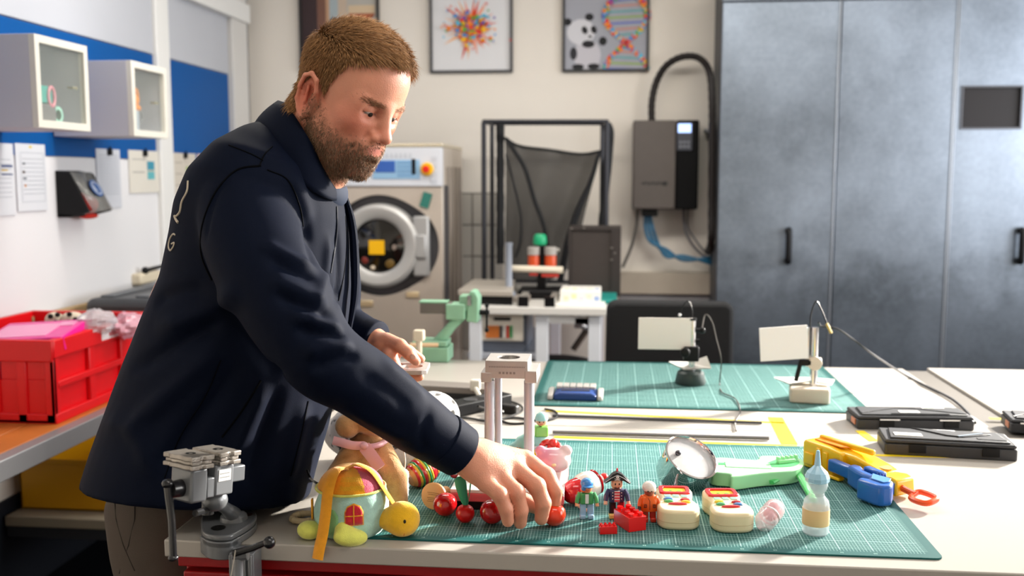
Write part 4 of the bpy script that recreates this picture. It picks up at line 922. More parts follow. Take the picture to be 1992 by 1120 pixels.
def mat_thing(label, cx_, cy_, hx, hy, rz, base):
    t = T('cutting_mat', label, 'cutting mat', (cx_, cy_, ZT), rz)
    P_('sheet', G().prism(rrect(-hx, hx, -hy, hy, .012, 4), .0002, .003), matmat('mat_green_'+base, base, hx, hy), t, smooth=0)
    g = G()
    for i in range(1, int(hx*2*20)):
        x = -hx+.0+i*.05
        if abs(x) < hx-.03:
            text_geo(g, str(i*5), .006, Matrix.Translation((round(x/.05)*.05, -hy+.009, .0031)), .0001)
            text_geo(g, str(i*5), .006, Matrix.Translation((round(x/.05)*.05, hy-.009, .0031)), .0001)
    P_('numbers', g, M('mat_print', '9cc8c0', .5), t, smooth=0, kind='stuff')
    return t
mat_thing('near green cutting mat with white grid, covered with toys', .047, 1.8145, .448, .311, radians(.3), '065453')
mat_thing('far green cutting mat under the two magnifier stands', .208, 2.76, .418, .306, 0, '0e4c49')
# yellow tape rectangles and steel rods
mtape = M('tape_yellow', 'f0d21c', .5)
def tape(label, pts, w_, lab=None):
    a, b = Vector(pts[0]), Vector(pts[1]); d = (b-a).normalized(); n = Vector((-d.y, d.x, 0))*w_/2
    P_('tape_strip', G().prism([(p.x, p.y) for p in (a-n, b-n, b+n, a+n)], ZT+.0002, ZT+.0009), mtape, smooth=0, label=label, cat='tape', group='yellow tape markings on the workbenches')
tape('yellow tape strip along the front edge of the far green mat', (W(1062, 799), W(1525, 823)), .013)
tape('yellow tape strip just behind the near green mat', (W(1078, 850), W(1551, 868)), .014)
tape('short yellow tape strip crossing the bench joint left of the blaster', (W(1508, 812), W(1536, 864)), .034)
tape('yellow tape under the nearer black case', (W(1640, 905)+Vector((0, .08, 0)), W(1975, 892)), .012)
tape('short yellow tape left of the farther black case', (W(1672, 838), W(1700, 858)), .02)
tape('yellow tape on the right-hand workbench behind the third case', (W(1925, 814), W(1975, 816)), .014)
mrod = M('rod_steel', '4a4a4e', .5)
P_('steel_rod', G().tube([W(1075, 808, ZT+.004), W(1482, 822, ZT+.004)], .0035, 8), mrod, label='long thin dark rod nearer the far mat', cat='rod')
P_('steel_rod', G().tube([W(1075, 840, ZT+.005), W(1496, 852, ZT+.005)], [.0042, .0042], 10), M('rod_steel2', '6a6a70', .4, metal=.5), label='long thin steel rod just behind the near mat', cat='rod')

# magnifier stands with white plates
def stand(label, bx_, by_, base_px, kind):
    c = W(bx_, by_); t = T('plate_stand', label, 'stand', (c.x, c.y, ZT+.003))
    d = (c-CAM).dot(FWD); s = d/FPX   # metres per pixel at the stand
    return t, c, s
mchrome = M('chrome', 'c9c9cb', .15, metal=1)
# A: dark base
t, c, s = stand('small stand with dark round base, chrome post and white plate', 1343, 748, None, 0)
P_('base', G().lathe([(.001, 0), (.041, 0), (.043, .006), (.037, .032), (.030, .038), (.001, .038)], 28), M('stand_green', '2e3a38', .45), t, bev=.001)
P_('post', G().cyl((.002, 0, .036), (.002, 0, .178), .010, n=20), mchrome, t)
P_('clamp', G().bx((.0, 0, .085), (.042, .034, .042)).cyl((-.018, -.02, .092), (-.018, -.035, .092), .013), mblack, t, bev=.004)
P_('top_cap', G().cyl((.002, 0, .178), (.002, 0, .184), .012), mblack, t)
P_('plate', G().bx((-.072, -.012, .141), (.148, .004, .088), (0, radians(.5), radians(4))), M('plate_white', 'ece4dc', .45), t, bev=.0008)
P_('side_arm', G().cyl((.012, 0, .15), (.03, 0, .15), .006).ell((.03, 0, .15), .009).cyl((.012, 0, .12), (.022, 0, .12), .006), mblack, t)
wire = smooth_pts([(.0, 0, .18), (.0, 0, .21), (-.012, 0, .232), (-.025, 0, .215), (-.032, 0, .195)], 6)
P_('loop_wire', G().tube(wire, .0016, 6), mblack, t); P_('wire_tip', G().ell((-.033, 0, .192), .005), mchrome, t)
P_('tissue', G().add([(-.06, .02, .058), (-.02, -.02, .045), (.02, .02, .050), (.055, -.01, .048), (.045, .02, .075), (.0, .05, .052)], [(0, 1, 2, 5), (1, 3, 2), (2, 3, 4), (2, 4, 5)]).add([(-.06, .02, .055), (-.02, -.02, .042), (.02, .02, .047), (.055, -.01, .045), (.045, .02, .072), (.0, .05, .049)], [(0, 1, 2, 5), (1, 3, 2), (2, 3, 4), (2, 4, 5)]), M('tissue_white', 'e0dcd4', .9), t)
cab1 = smooth_pts([c+Vector((.028, 0, .155)), D(1372, 612, 2.78), D(1385, 625, 2.76), D(1394, 660, 2.74), D(1403, 700, 2.72), W(1400, 745, ZT+.006), W(1405, 763, ZT+.006), W(1430, 775, ZT+.006), W(1440, 800, ZT+.003), W(1430, 822, ZT+.003), W(1432, 838, ZT+.003)], 6)
P_('thin_cable', G().tube(cab1, .0018, 6), M('cable_grey3', '504c48', .5), label='thin grey cable from the dark-based stand down to the bench', cat='cable')
# B: cream base
t, c, s = stand('small stand with cream block base, chrome post and white plate', 1573, 782, None, 1)
mcream = M('stand_cream', 'cfc3b2', .45)
P_('base', G().prism(rrect(-.048, .05, -.035, .055, .008), 0, .038, Matrix.Rotation(radians(-8), 4, 'Z')), mcream, t, bev=.004)
P_('post', G().cyl((.012, .01, .036), (.012, .01, .19), .0095), mchrome, t)
P_('post', G().cyl((-.004, .012, .10), (-.004, .012, .19), .005), mchrome, t)
P_('knuckle', G().cyl((.012, -.006, .098), (.012, .026, .098), .018).cyl((-.01, .01, .1), (.03, .01, .1), .012), mcream, t, bev=.002)
P_('clamp_lever', G().bx((-.028, .0, .078), (.010, .01, .055), (0, radians(12), 0)).bx((-.012, .0, .1), (.03, .012, .016)), mblack, t, bev=.002)
P_('plate', G().bx((-.068, -.008, .150), (.122, .004, .086), (0, radians(-4), radians(6))), M('plate_white2', 'f0eeec', .45), t, bev=.0008)
wire = smooth_pts([(.0, .01, .18), (.0, .01, .22), (.012, .01, .256), (.026, .01, .235), (.036, .01, .212), (.042, .01, .195)], 6)
P_('loop_wire', G().tube(wire, .0018, 6), mblack, t); P_('wire_tip', G().cyl((.040, .01, .2), (.052, .01, .175), .004), M('brass', 'b09a68', .3, metal=.8), t)
P_('tissue', G().add([(-.085, .03, .055), (-.05, .0, .045), (.01, .02, .05), (.055, .0, .045), (.07, .03, .052), (0, .06, .05)], [(0, 1, 2, 5), (2, 3, 4), (2, 4, 5)]).add([(-.085, .03, .052), (-.05, .0, .042), (.01, .02, .047), (.055, .0, .042), (.07, .03, .049), (0, .06, .047)], [(0, 1, 2, 5), (2, 3, 4), (2, 4, 5)]), M('tissue_white', 'e0dcd4', .9), t)
P_('thick_cable', G().tube(smooth_pts([c+Vector((.02, .01, .205)), D(1598, 634, 2.55), D(1630, 640, 2.55), D(1660, 660, 2.57), D(1700, 690, 2.6), W(1762, 730, ZT+.01), W(1800, 750, ZT+.004), W(1850, 775, ZT+.004), W(1880, 800, ZT+.004), W(1897, 822, ZT+.004)], 7), .0032, 6), M('cable_dark', '26262a', .4), label='dark cable running from the cream-based stand to the cable duct', cat='cable')
# blue device with light keys
c = W(1120, 775); bd = T('key_device', 'blue flat device with a row of five light grey keys on the far mat', 'device', (c.x, c.y, ZT+.003), radians(-1))
P_('body', G().prism([(-.055, 0), (.055, 0), (.055, .014), (.040, .02), (-.040, .02), (-.055, .014)], -.04, .05, Matrix(((1, 0, 0, 0), (0, 0, 1, 0), (0, 1, 0, 0), (0, 0, 0, 1)))), M('device_blue', '1c3f80', .4), bd, bev=.004)
for sx in (-1, 1): P_('side_grip', G().prism([(-.045, .002), (.055, .002), (.052, .016), (.0, .024), (-.04, .012)], -.007, .007, Matrix(((0, 0, 1, sx*.064), (1, 0, 0, 0), (0, 1, 0, 0), (0, 0, 0, 1)))), M('device_silver', 'b4b0aa', .35), bd, bev=.003)
P_('display_slot', G().bx((0, -.008, .0205), (.075, .012, .002)), M('slot_dark', '33343c', .3), bd)
for i in range(6): P_('key', G().bx((-.044+i*.0175, .03, .024), (.0155, .032, .008), (radians(6), 0, 0)), M('key_light', 'cfcac4', .4), bd, bev=.0015)
# black instrument cases
mcs = M('case_black', '2c2d31', .5, var=.06, vs=60, bump=.1, bs=600)
def icase(label, A, B, depth, h, deco, rz=None):
    # A, B: front-bottom corners on the bench
    a = W(*A); b = W(*B); v = (b-a); w_ = v.length; rz = math.atan2(v.y, v.x)
    t = T('instrument_case', label, 'case', tuple(a), rz, 'black instrument cases on the right')
    P_('base', G().prism(rrect(0, w_, 0, depth, .006), .0003, h*.66), mcs, t, bev=.002)
    P_('lid', G().prism(rrect(.001, w_-.001, .001, depth-.001, .006), h*.69, h*.90), mcs, t, bev=.003)
    P_('lid_panel', G().prism([(.012, .010), (w_-.012, .010), (w_-.02, depth-.012), (.02, depth-.012)], h*.88, h), mcs, t, bev=.002)
    for u in (.25, .8):
        P_('latch', G().bx((w_*u, -.0015, h*.45), (w_*.13, .003, h*.5)), mblack, t, bev=.001)
    deco(t, w_, depth, h); return t
mlab = M('case_label', 'e2e0dc', .5); mlabg = M('label_green', '9cc48c', .5); mor2 = M('label_orange', 'c07a58', .5)
def lab(t, x, y, w_, d_, h, rz=0, green=True):
    g = G().bx((x, y, h+.0006), (w_, d_, .0012), (0, 0, rz)); p = P_('label', g, mlab, t, label='white sticker')
    if green: P_('green_mark', G().bx((x-w_*.2, y-d_*.22, h+.0014), (w_*.4, d_*.3, .0006), (0, 0, rz)), mlabg, p)
    g = G(); [g.bx((x, y+d_*(.25-.18*k), h+.0014), (w_*.7, d_*.06, .0004), (0, 0, rz)) for k in range(2)]; P_('print', g, M('label_print', 'a0a0a0', .5), p, kind='stuff')
def deco1(t, w_, dp, h):
    lab(t, w_*.20, dp*.35, .055, .024, h); lab(t, w_*.5, dp*.75, .05, .020, h, green=False)
    P_('raised_panel', G().prism([(w_*.28, dp*.88), (w_*.86, dp*.62), (w_*.62, dp*.32), (w_*.48, dp*.42)], h, h+.002), mcs, t, bev=.001)
    P_('raised_edge', G().tube([(w_*.27, dp*.9, h+.001), (w_*.5, dp*.4, h+.001), (w_*.6, dp*.33, h+.001)], .0016, 6), mblack, t)
    P_('raised_edge', G().bx((w_*.69, dp*.5, h+.0015), (.064, .006, .003), (0, 0, math.atan2(dp*.3, w_*.2))), M('edge_light', '8d97a2', .3), t, label='light bevelled edge')
    P_('embossed_logo', G().bx((w_*.83, dp*.28, h+.0004), (.055, .012, .0012), (0, 0, -.03)), M('case_dark2', '26272a', .5), t)
def deco2(t, w_, dp, h):
    lab(t, w_*.74, dp*.8, .05, .02, h); lab(t, w_*.48, dp*.35, .045, .018, h, green=False)
    P_('raised_edge', G().tube([(w_*.06, dp*.2, h), (w_*.4, dp*.7, h), (w_*.55, dp*.68, h), (w_*.95, dp*.18, h)], .0016, 6), mblack, t)
    P_('raised_edge', G().tube([(w_*.3, dp*.14, h), (w_*.8, dp*.14, h)], .0018, 6), mblack, t)
    for u in (.27, .78): P_('metal_clip', G().bx((w_*u, -.003, h*.72), (.045, .004, .003)), mchrome, t)
    P_('side_label', G().bx((-.0012, dp*.3, h*.42), (.002, .03, .013)), mor2, t, label='small orange and white sticker')
icase('black hinged case in front, with two white stickers on its lid', (1720, 884), (1980, 898), .105, .036, deco1)
icase('black hinged case behind the nearest one, with an orange side sticker', (1668, 835), (1896, 838), .10, .034, deco2)
icase('black case cut off by the right edge of the photo', (1966, 842), (2110, 850), .10, .034, deco2)
# grey plate, power strip and cables
a = W(806, 752, ZT+.03); b = W(962, 765, ZT+.03)
gp = T('steel_slab', 'flat grey steel slab lying behind the man\'s forearm', 'plate', ((a.x+b.x)/2, a.y+.02, ZT))
P_('slab', G().prism([(a.x-.0, a.y), (b.x, a.y-.03), (b.x+.005, a.y+.035), (a.x-.0, a.y+.07)], ZT+.018, ZT+.034), M('slab_grey', '77706a', .6), gp, w=True, bev=.002)
P_('foot', G().prism([(a.x+.02, a.y+.01), (b.x-.005, a.y-.018), (b.x-.005, a.y+.02), (a.x+.02, a.y+.05)], ZT, ZT+.018), mdark, gp, w=True)
c = W(915, 800); ps = T('power_strip', 'black power strip behind the plush dog', 'power strip', (c.x, c.y, ZT), radians(50))
P_('housing', G().prism(rrect(-.12, .12, -.027, .027, .008), 0, .03), mblack, ps, bev=.003)
P_('rim', G().box(-.125, -.115, -.03, .03, 0, .033), M('strip_grey', '77777a', .4), ps, bev=.002)
for x in (.0, .05): P_('socket', G().prism(circ(.018, 20, x, 0), .03, .031), mdark, ps)
c2 = W(925, 782); P_('white_plug', G().bx((c2.x, c2.y, ZT+.045), (.026, .022, .028)).cyl((c2.x, c2.y-.01, ZT+.04), (c2.x+.03, c2.y-.06, ZT+.01), .006), M('plug_white', 'd8d2c4', .4), bev=.004, label='white plug stuck in the power strip', cat='plug')
mcb = M('cable_black', '1d1b1a', .4)
P_('adapter_plug', G().bx(tuple(W(992, 795, ZT+.012)), (.045, .022, .024), (0, 0, radians(-25))).cyl(W(980, 800, ZT+.012), W(968, 803, ZT+.01), .006), mcb, bev=.005, label='black adapter plug lying between the stand\'s columns', cat='plug')
for lab_, pts in (('black cable looping from the slab to the adapter plug', [W(960, 770, ZT+.004), W(985, 778, ZT+.003), W(1012, 788, ZT+.004), W(1014, 800, ZT+.003), W(985, 812, ZT+.003), W(955, 822, ZT+.003), W(945, 812, ZT+.006), W(965, 800, ZT+.01)]),
                  ('black cable running from behind the forearm past both columns', [W(860, 812, ZT+.003), W(905, 812, ZT+.003), W(950, 818, ZT+.003), W(1000, 812, ZT+.003), W(1050, 818, ZT+.003), W(1082, 812, ZT+.003), W(1080, 800, ZT+.003), W(1060, 795, ZT+.003)]),
                  ('thin black cable leaving the power strip toward the rod', [W(930, 790, ZT+.03), W(950, 798, ZT+.004), W(985, 822, ZT+.003), W(1035, 822, ZT+.003)])):
    P_('black_cable', G().tube(smooth_pts(pts, 7), .0028, 6), mcb, label=lab_, cat='cable')

# pale green bench vise on the far bench
gv = M('vise_green', '8fbf9f', .4, var=.1, vs=25); gvd = M('vise_rust', '6f6a64', .4, metal=.4)
c = W(850, 705); vz = T('green_vise', 'pale green bench vise standing at the far left of the far bench', 'vise', (c.x, c.y, ZT))
dv = (c-CAM).dot(FWD)
def V_(px, py, dd=0): return D(px, py, dv+dd)
g = G(); a = V_(800, 702); b = V_(872, 702); g.box(a.x, b.x, c.y-.0, c.y+.10, ZT, V_(0, 676).z); g.box(a.x, b.x-.005, c.y+.005, c.y+.09, V_(0, 674).z, V_(0, 664).z)
P_('base_block', g, gv, vz, w=True, bev=.003)
Rm = (V_(905, 608)-V_(850, 665))
P_('arm', G().tube([V_(850, 668, .04), V_(880, 632, .04), V_(912, 600, .04)], [.016, .013, .016], 10, sq=1.2), gv, vz, w=True, bev=.002)
g = G(); p = V_(889, 604, .04); g.bx(p, (.062, .07, .05)); g.prism([(-.018, -.045), (.018, -.05), (.022, .03), (.010, .05), (-.005, .052), (-.014, .03)], -.035, .035, Matrix.Translation(V_(921, 595, .04)) @ Matrix.Rotation(pi/2, 4, 'X'))
g.bx(V_(905, 588, .04), (.03, .06, .05))
P_('jaw_body', g, gv, vz, w=True, bev=.005)
P_('slide_bar', G().bx(V_(850, 598, .04), (.10, .045, .034)), gvd, vz, w=True, bev=.003)
P_('slide_cover', G().bx(V_(845, 586, .04), (.09, .05, .006)), gv, vz, w=True, bev=.002)
P_('jaw_grip', G().bx(V_(915, 583, .02), (.012, .05, .03)), mchrome, vz, w=True)
P_('spindle', G().tube([V_(930, 607, .04), V_(952, 608, .04)], .008, 8), mblack, vz, w=True)
P_('tommy_bar', G().tube([V_(947, 596, .03), V_(947, 640, .03)], .0038, 8).ell(V_(947, 642, .03), .007).ell(V_(947, 594, .03), .007), mblack, vz, w=True)
P_('wooden_rod', G().tube([V_(797, 671, -.06), V_(852, 671, -.03)], .0065, 8), M('wood_pale', 'c9a882', .5), label='pale wooden rod in front of the green vise base', cat='rod')
c = D(815, 652, 2.75); P_('knob_block', G().bx(c, (.03, .03, .03)).cyl(D(815, 652, 2.75), (c.x, c.y, ZT), .008), M('cream_part', 'd3c6b0', .5), bev=.004, label='small cream knob behind the left hand by the green vise', cat='knob')
# ================================================================ TOYS ON THE NEAR MAT
ZM = ZT+.0032
def root(name, label, cat, px, py, z=ZM, rz=YAW, group=None):
    c = W(px, py, z); t = T(name, label, cat, tuple(c), rz, group); return t, (c-CAM).dot(FWD)/FPX
XYZ = Matrix(((1, 0, 0, 0), (0, 0, -1, 0), (0, 1, 0, 0), (0, 0, 0, 1)))   # local xy drawing plane -> x right, z up, thickness towards the viewer
# plush colours
def plush(n, c, var=.12): return M('plush_'+n, c, .95, var=var, vs=90, bump=.5, bs=700, sheen=.4)

# ---- turtle shaped plush house
t, s = root('turtle_plush', 'mint and orange plush turtle with a yellow head and red window at the bench edge', 'plush toy', 684, 1034, ZT)
pt_ = plush('mint', 'bfeade'); por = plush('orange', 'ffaa1c'); pye = plush('yellow', 'ffc41e'); ppk = plush('pink', 'e2607a'); plm = plush('lime', 'ecee70'); pgr = plush('green', '8cc88a')
S_ = SDF((-.07, -.065, -.004), (.07, .065, .095), .0022)
S_.F = np.minimum(S_.F, S_.dell((0, .0, .034), (.060, .054, .056))); S_.smin(S_.dell((.006, 0, .058), (.054, .052, .045)), .01)
S_.F = np.maximum(S_.F, np.broadcast_to(S_.Z-.077, S_.n)).astype(np.float32); S_.F = np.maximum(S_.F, np.broadcast_to(.001-S_.Z, S_.n)).astype(np.float32)
V, Q = S_.mesh(); turtleV, turtleQ = V, Q; fmesh('body', V, Q, pt_, t, laps=1)
S_ = SDF((-.07, -.07, .05), (.07, .07, .13), .0022); S_.F = np.minimum(S_.F, S_.dell((0, 0, .074), (.053, .050, .039))); S_.F = np.maximum(S_.F, np.broadcast_to(.0755-S_.Z, S_.n)).astype(np.float32)
V, Q = S_.mesh(); cen = V[Q].mean(1); ang = np.arctan2(cen[:, 1], cen[:, 0]); mi = np.where((ang > -.95) & (ang < .9), 1, 0)
stripe = (np.floor((ang*57.3+180)/9) % 2).astype(int)
dome = fmesh('shell_dome', V, Q, [por, ppk, plush('orange2', 'f6b01e')], t, laps=2, mi=np.where(mi == 1, 1, np.where((cen[:, 0] > -.01) & (np.floor(cen[:, 2]/.006) % 2 == 0), 2, 0)))
P_('piping', G().tube([(.0555*cos(2*pi*i/40), .0525*sin(2*pi*i/40), .0765) for i in range(40)], .0022, 8, closed=True), plm, t)
# head
S_ = SDF((.03, -.06, -.002), (.135, .03, .07), .002)
S_.cap((.045, -.008, .030), (.060, -.018, .028), .017, .013, k=.004); S_.cap((.060, -.018, .026), (.078, -.022, .030), .013, .02, k=.01); S_.ell((.086, -.024, .030), (.028, .024, .0285), k=.012)
V, Q = S_.mesh(); hd = fmesh('head', V, Q, pye, t, laps=2)
P_('eye', G().ell((.092, -.0475, .034), (.0022, .0012, .0032)), M('thread_dark', '2a2412', .6), hd)
P_('mouth', G().tube([(.090, -.0455, .010), (.091, -.0465, .014)], .0006, 6), M('thread_orange', 'd87818', .6), hd)
for c, r, rt in (((-.062, -.03, .014), (.020, .019, .0145), 0), ((.008, -.058, .012), (.027, .015, .014), .3)):
    S_ = SDF((c[0]-.035, c[1]-.035, -.003), (c[0]+.035, c[1]+.035, .04), .002); S_.ell(c, r, (0, .1, rt), k=.001)
    if rt: S_.ell((c[0]-.012, c[1]+.008, .022), (.014, .014, .014), k=.01)
    V, Q = S_.mesh(); f_ = fmesh('foot', V, Q, plm, t, laps=1)
P_('tail', G().bx((-.061, -.01, .042), (.003, .008, .034)), por, t, bev=.001)
# door and window patches follow the curved side
_bb = BVHTree.FromPolygons([tuple(p) for p in turtleV], [tuple(q) for q in turtleQ])
def patch(poly, off, col, name, par, cx=0):
    n = len(poly); cx_ = sum(p[0] for p in poly)/n; cz_ = sum(p[1] for p in poly)/n
    P = []
    for i in range(n):
        a, b = poly[i], poly[(i+1) % n]
        for j in range(3): P.append((a[0]+(b[0]-a[0])*j/3, a[1]+(b[1]-a[1])*j/3))
    n = len(P); vs = []
    for k in (1, .66, .33, .02):
        for x, z in P:
            x = cx_+(x-cx_)*k; z = cz_+(z-cz_)*k; h = _bb.ray_cast(Vector((x, -.3, z)), Vector((0, 1, 0)))[0]; vs.append((x, (h.y if h else -.03)-off, z))
    fs = [(i*n+j, i*n+(j+1) % n, (i+1)*n+(j+1) % n, (i+1)*n+j) for i in range(3) for j in range(n)]+[tuple(range(3*n, 4*n))]
    g = G(); g.add(vs, fs); o = P_(name, g, col, par); m = o.modifiers.new('t', 'SOLIDIFY'); m.thickness = .0016; m.offset = 0; return o
wp = [(.000, .031), (.026, .031), (.026, .051), (.0225, .059), (.013, .0635), (.0035, .059), (.000, .051)]
wn = patch([(x+(x-.013)*.12, z+(z-.046)*.1) for x, z in wp], .0012, por, 'window_border', t)
patch(wp, .002, plush('red', 'd81e30'), 'window_panel', wn)
patch([(.0123, .031), (.0137, .031), (.0137, .063), (.0123, .063)], .0026, por, 'window_bar', wn); patch([(.000, .045), (.026, .045), (.026, .0464), (.000, .0464)], .0026, por, 'window_bar', wn)
patch([(-.038, .006), (-.012, .004), (-.012, .044), (-.018, .053), (-.025, .055), (-.033, .052), (-.038, .043)], .0012, pgr, 'door_patch', t)
MC_r = por
def ribbon(name, pts, w_, th_, mat, par, upv=None, k=8, **kw):
    P = smooth_pts(pts, k); g = G(); g.tube(P, w_/2, 8, sq=th_/w_, up=upv); return P_(name, g, mat, par, **kw)
ribbon('strap', [(-.002, -.008, .108), (-.018, -.03, .112), (-.026, -.052, .09), (-.030, -.063, .05), (-.034, -.069, .02), (-.038, -.073, .002), (-.041, -.077, -.016)], .020, .005, por, t, upv=(0, 0, 1))
ribbon('strap', [(-.002, -.008, .108), (.012, -.012, .116), (.035, -.014, .106), (.055, -.016, .078), (.070, -.018, .055), (.072, -.02, .05)], .016, .005, por, t, upv=(0, 0, 1))

# ---- brown plush animal with ribbon
t, s = root('brown_plush', 'sitting light brown plush animal with a pink satin ribbon', 'plush toy', 716, 985, ZM)
S_ = SDF((-.085, -.07, -.002), (.09, .09, .21), .003)
S_.ell((0, .02, .055), (.038, .042, .062), k=.006)
S_.ell((.0, .012, .10), (.034, .032, .04), k=.02)
S_.chain([(-.022, .0, .10), (-.046, -.018, .06), (-.054, -.035, .022)], [.022, .022, .018], k=.004)
S_.chain([(.026, -.0, .098), (.050, -.022, .058), (.056, -.038, .018)], [.020, .021, .018], k=.004)
S_.ell((-.055, .0, .016), (.022, .035, .017), k=.006); S_.ell((.045, -.03, .016), (.020, .03, .017), k=.006); S_.ell((.0, -.02, .018), (.024, .03, .02), k=.01)
S_.ell((.012, .0, .165), (.040, .038, .036), k=.008); S_.ell((-.030, -.018, .148), (.021, .020, .021), k=.008)
S_.ell((.035, .0, .16), (.014, .01, .028), k=.006); S_.ell((-.02, .04, .165), (.012, .014, .02), k=.006)
V, Q = S_.mesh(); N0 = vnormals(V, Q)
V = V+N0*(rng.normal(0, .0003, len(V))[:, None])
bp_ = fmesh('body', V, Q, plush('brown', 'b98a58', .18), t)
mrib = M('satin_pink', 'e0a8b0', .28, coat=.3, sheen=.3)
P_('ribbon_band', G().tube([(.034*cos(a), .008+.034*sin(a), .118+.004*sin(a)) for a in [2*pi*i/28 for i in range(28)]], .005, 8, closed=True), mrib, t)
ribbon('ribbon_tail', [(.0, -.03, .117), (-.018, -.036, .119), (-.036, -.038, .124), (-.052, -.036, .128)], .015, .0022, mrib, t, upv=(0, 1, 0))
ribbon('ribbon_tail', [(.0, -.032, .116), (.014, -.038, .10), (.028, -.046, .082)], .022, .0022, mrib, t, upv=(0, 1, 0))
P_('ribbon_knot', G().ell((-.0, -.032, .117), (.008, .006, .007)), mrib, t)
P_('eye', G().ell((.004, -.036, .178), .0035).ell((.028, -.034, .178), .0035), M('bead_black', '0e0c0a', .15), t)

# ---- big white spotted plush dog behind
t, s = root('spotted_plush_dog', 'large white plush dog with black spots lying behind the brown plush animal', 'plush toy', 775, 905, ZM)
S_ = SDF((-.17, -.07, -.002), (.16, .13, .20), .004)
S_.ell((-.06, .04, .055), (.095, .065, .056), k=.01); S_.ell((.03, .03, .06), (.075, .06, .06), k=.02); S_.ell((.068, .02, .095), (.054, .05, .050), k=.02)
S_.ell((.03, -.03, .03), (.06, .03, .028), k=.012); S_.ell((-.09, .0, .07), (.045, .04, .05), k=.01); S_.ell((.12, .0, .05), (.02, .025, .035), k=.01)
V, Q = S_.mesh(); col = np.tile(lin('dedbd6'), (len(V), 1))
sp = [V[i] for i in rng.choice(len(V), 190, replace=False)]
for c in sp: col[np.linalg.norm((V-c)*[1, 1, 1.2], axis=1) < rng.uniform(.0032, .0078)] = lin('14130f')
fmesh('body', V, Q, M('plush_spotted', 'dddddd', .95, vcol=True, bump=.4, bs=600, sheen=.3), t, col=col)
P_('ear', G().ell((.10, -.03, .09), (.012, .02, .03), (.3, 0, 0)), plush('black', '1a1816'), t)

# ---- white tassel bag with string
t, s = root('white_tassel', 'small white fuzzy pouch with a thin white string leaning on the plush', 'toy', 780, 990, ZM)
S_ = SDF((-.03, -.03, -.002), (.03, .03, .09), .0018); S_.cap((-.004, -.006, .016), (.006, .004, .062), .015, .008, k=.004); S_.cap((-.006, -.01, .016), (-.003, .0, .04), .015, .014, k=.008)
V, Q = S_.mesh(); V = V+vnormals(V, Q)*rng.normal(0, .0005, len(V))[:, None]; fmesh('pouch', V, Q, plush('white', 'e6dcd8'), t)
P_('string', G().tube(smooth_pts([(.006, .004, .065), (.008, .006, .085), (.004, .01, .11), (.002, .015, .135)], 5), .0009, 6), M('string_white', 'e0d8cc', .8), t)

# ---- striped wooden rattle
c = W(812, 955, ZM); t = T('striped_rattle', 'wooden rattle of red, yellow and green striped rings beside the plush', 'rattle', tuple(c+Vector((0, .03, 0))), 0)
ax = (RGT*.75+Vector((0, 0, .35))+Vector((0, .6, 0))).normalized(); MA = frame((.006, .0, .030), Vector((0, 0, 1)).cross(ax), Vector((0, 0, 1))); MA = Matrix.Translation((.004, .0, .029)) @ ax.to_track_quat('Z', 'Y').to_matrix().to_4x4()
bands = [('c98f52', -.030, -.024), ('c0272c', -.024, -.019), ('e8c23a', -.019, -.015), ('2f8a4a', -.015, -.011), ('c0272c', -.011, -.005), ('e8c23a', -.005, -.001), ('3a9a52', -.001, .004), ('e8c23a', .004, .008), ('c0272c', .008, .018), ('d0604a', .018, .021), ('e0a030', .021, .030), ('b8743a', .030, .034)]
for cc, z0, z1 in bands:
    R_ = lambda z: .0275*sqrt(max(.03, 1-(z/.036)**2)); zm = (z0+z1)/2
    P_('ring', G().lathe([(R_(z0)*.97, z0), (R_(zm)*1.02, zm), (R_(z1)*.97, z1)], 28, MA), M('lacquer_'+cc, cc, .2, coat=.5), t)
P_('red_cord', G().tube(smooth_pts([MA @ Vector((0, 0, .034)), MA @ Vector((0, .0, .05)), (.055, .03, .012), (.075, .03, .016), (.085, .02, .01)], 5), .0035, 8), M('cord_red', 'a0262e', .7), t)

# ---- wooden stamp (disc on a handle)
t, s = root('wooden_stamp', 'round natural wood disc with burnt lettering and a short handle', 'stamp', 846, 990, ZM)
ax = Vector((-.35, -.85, .12)).normalized(); MA = Matrix.Translation((-.001, 0, .0235)) @ ax.to_track_quat('Z', 'Y').to_matrix().to_4x4()
mwd = M('beech_wood', 'd2a06a', .5, var=.1, vs=30)
P_('disc', G().lathe([(.001, -.004), (.021, -.004), (.0232, -.002), (.0232, .003), (.022, .0045), (.001, .0045)], 36, MA), mwd, t)
P_('handle', G().lathe([(.006, -.05), (.010, -.046), (.0095, -.03), (.007, -.018), (.010, -.003)], 20, MA), mwd, t)
g = G()
for i, y in enumerate((.006, .003, -.003, -.006, -.009)): g.bx(MA @ Vector((0, y, .0047)), (.022-.003*(i % 2), .0007, .0004), MA.to_3x3())
P_('lettering', g, M('burnt_brown', '6e4422', .7), t, kind='stuff')

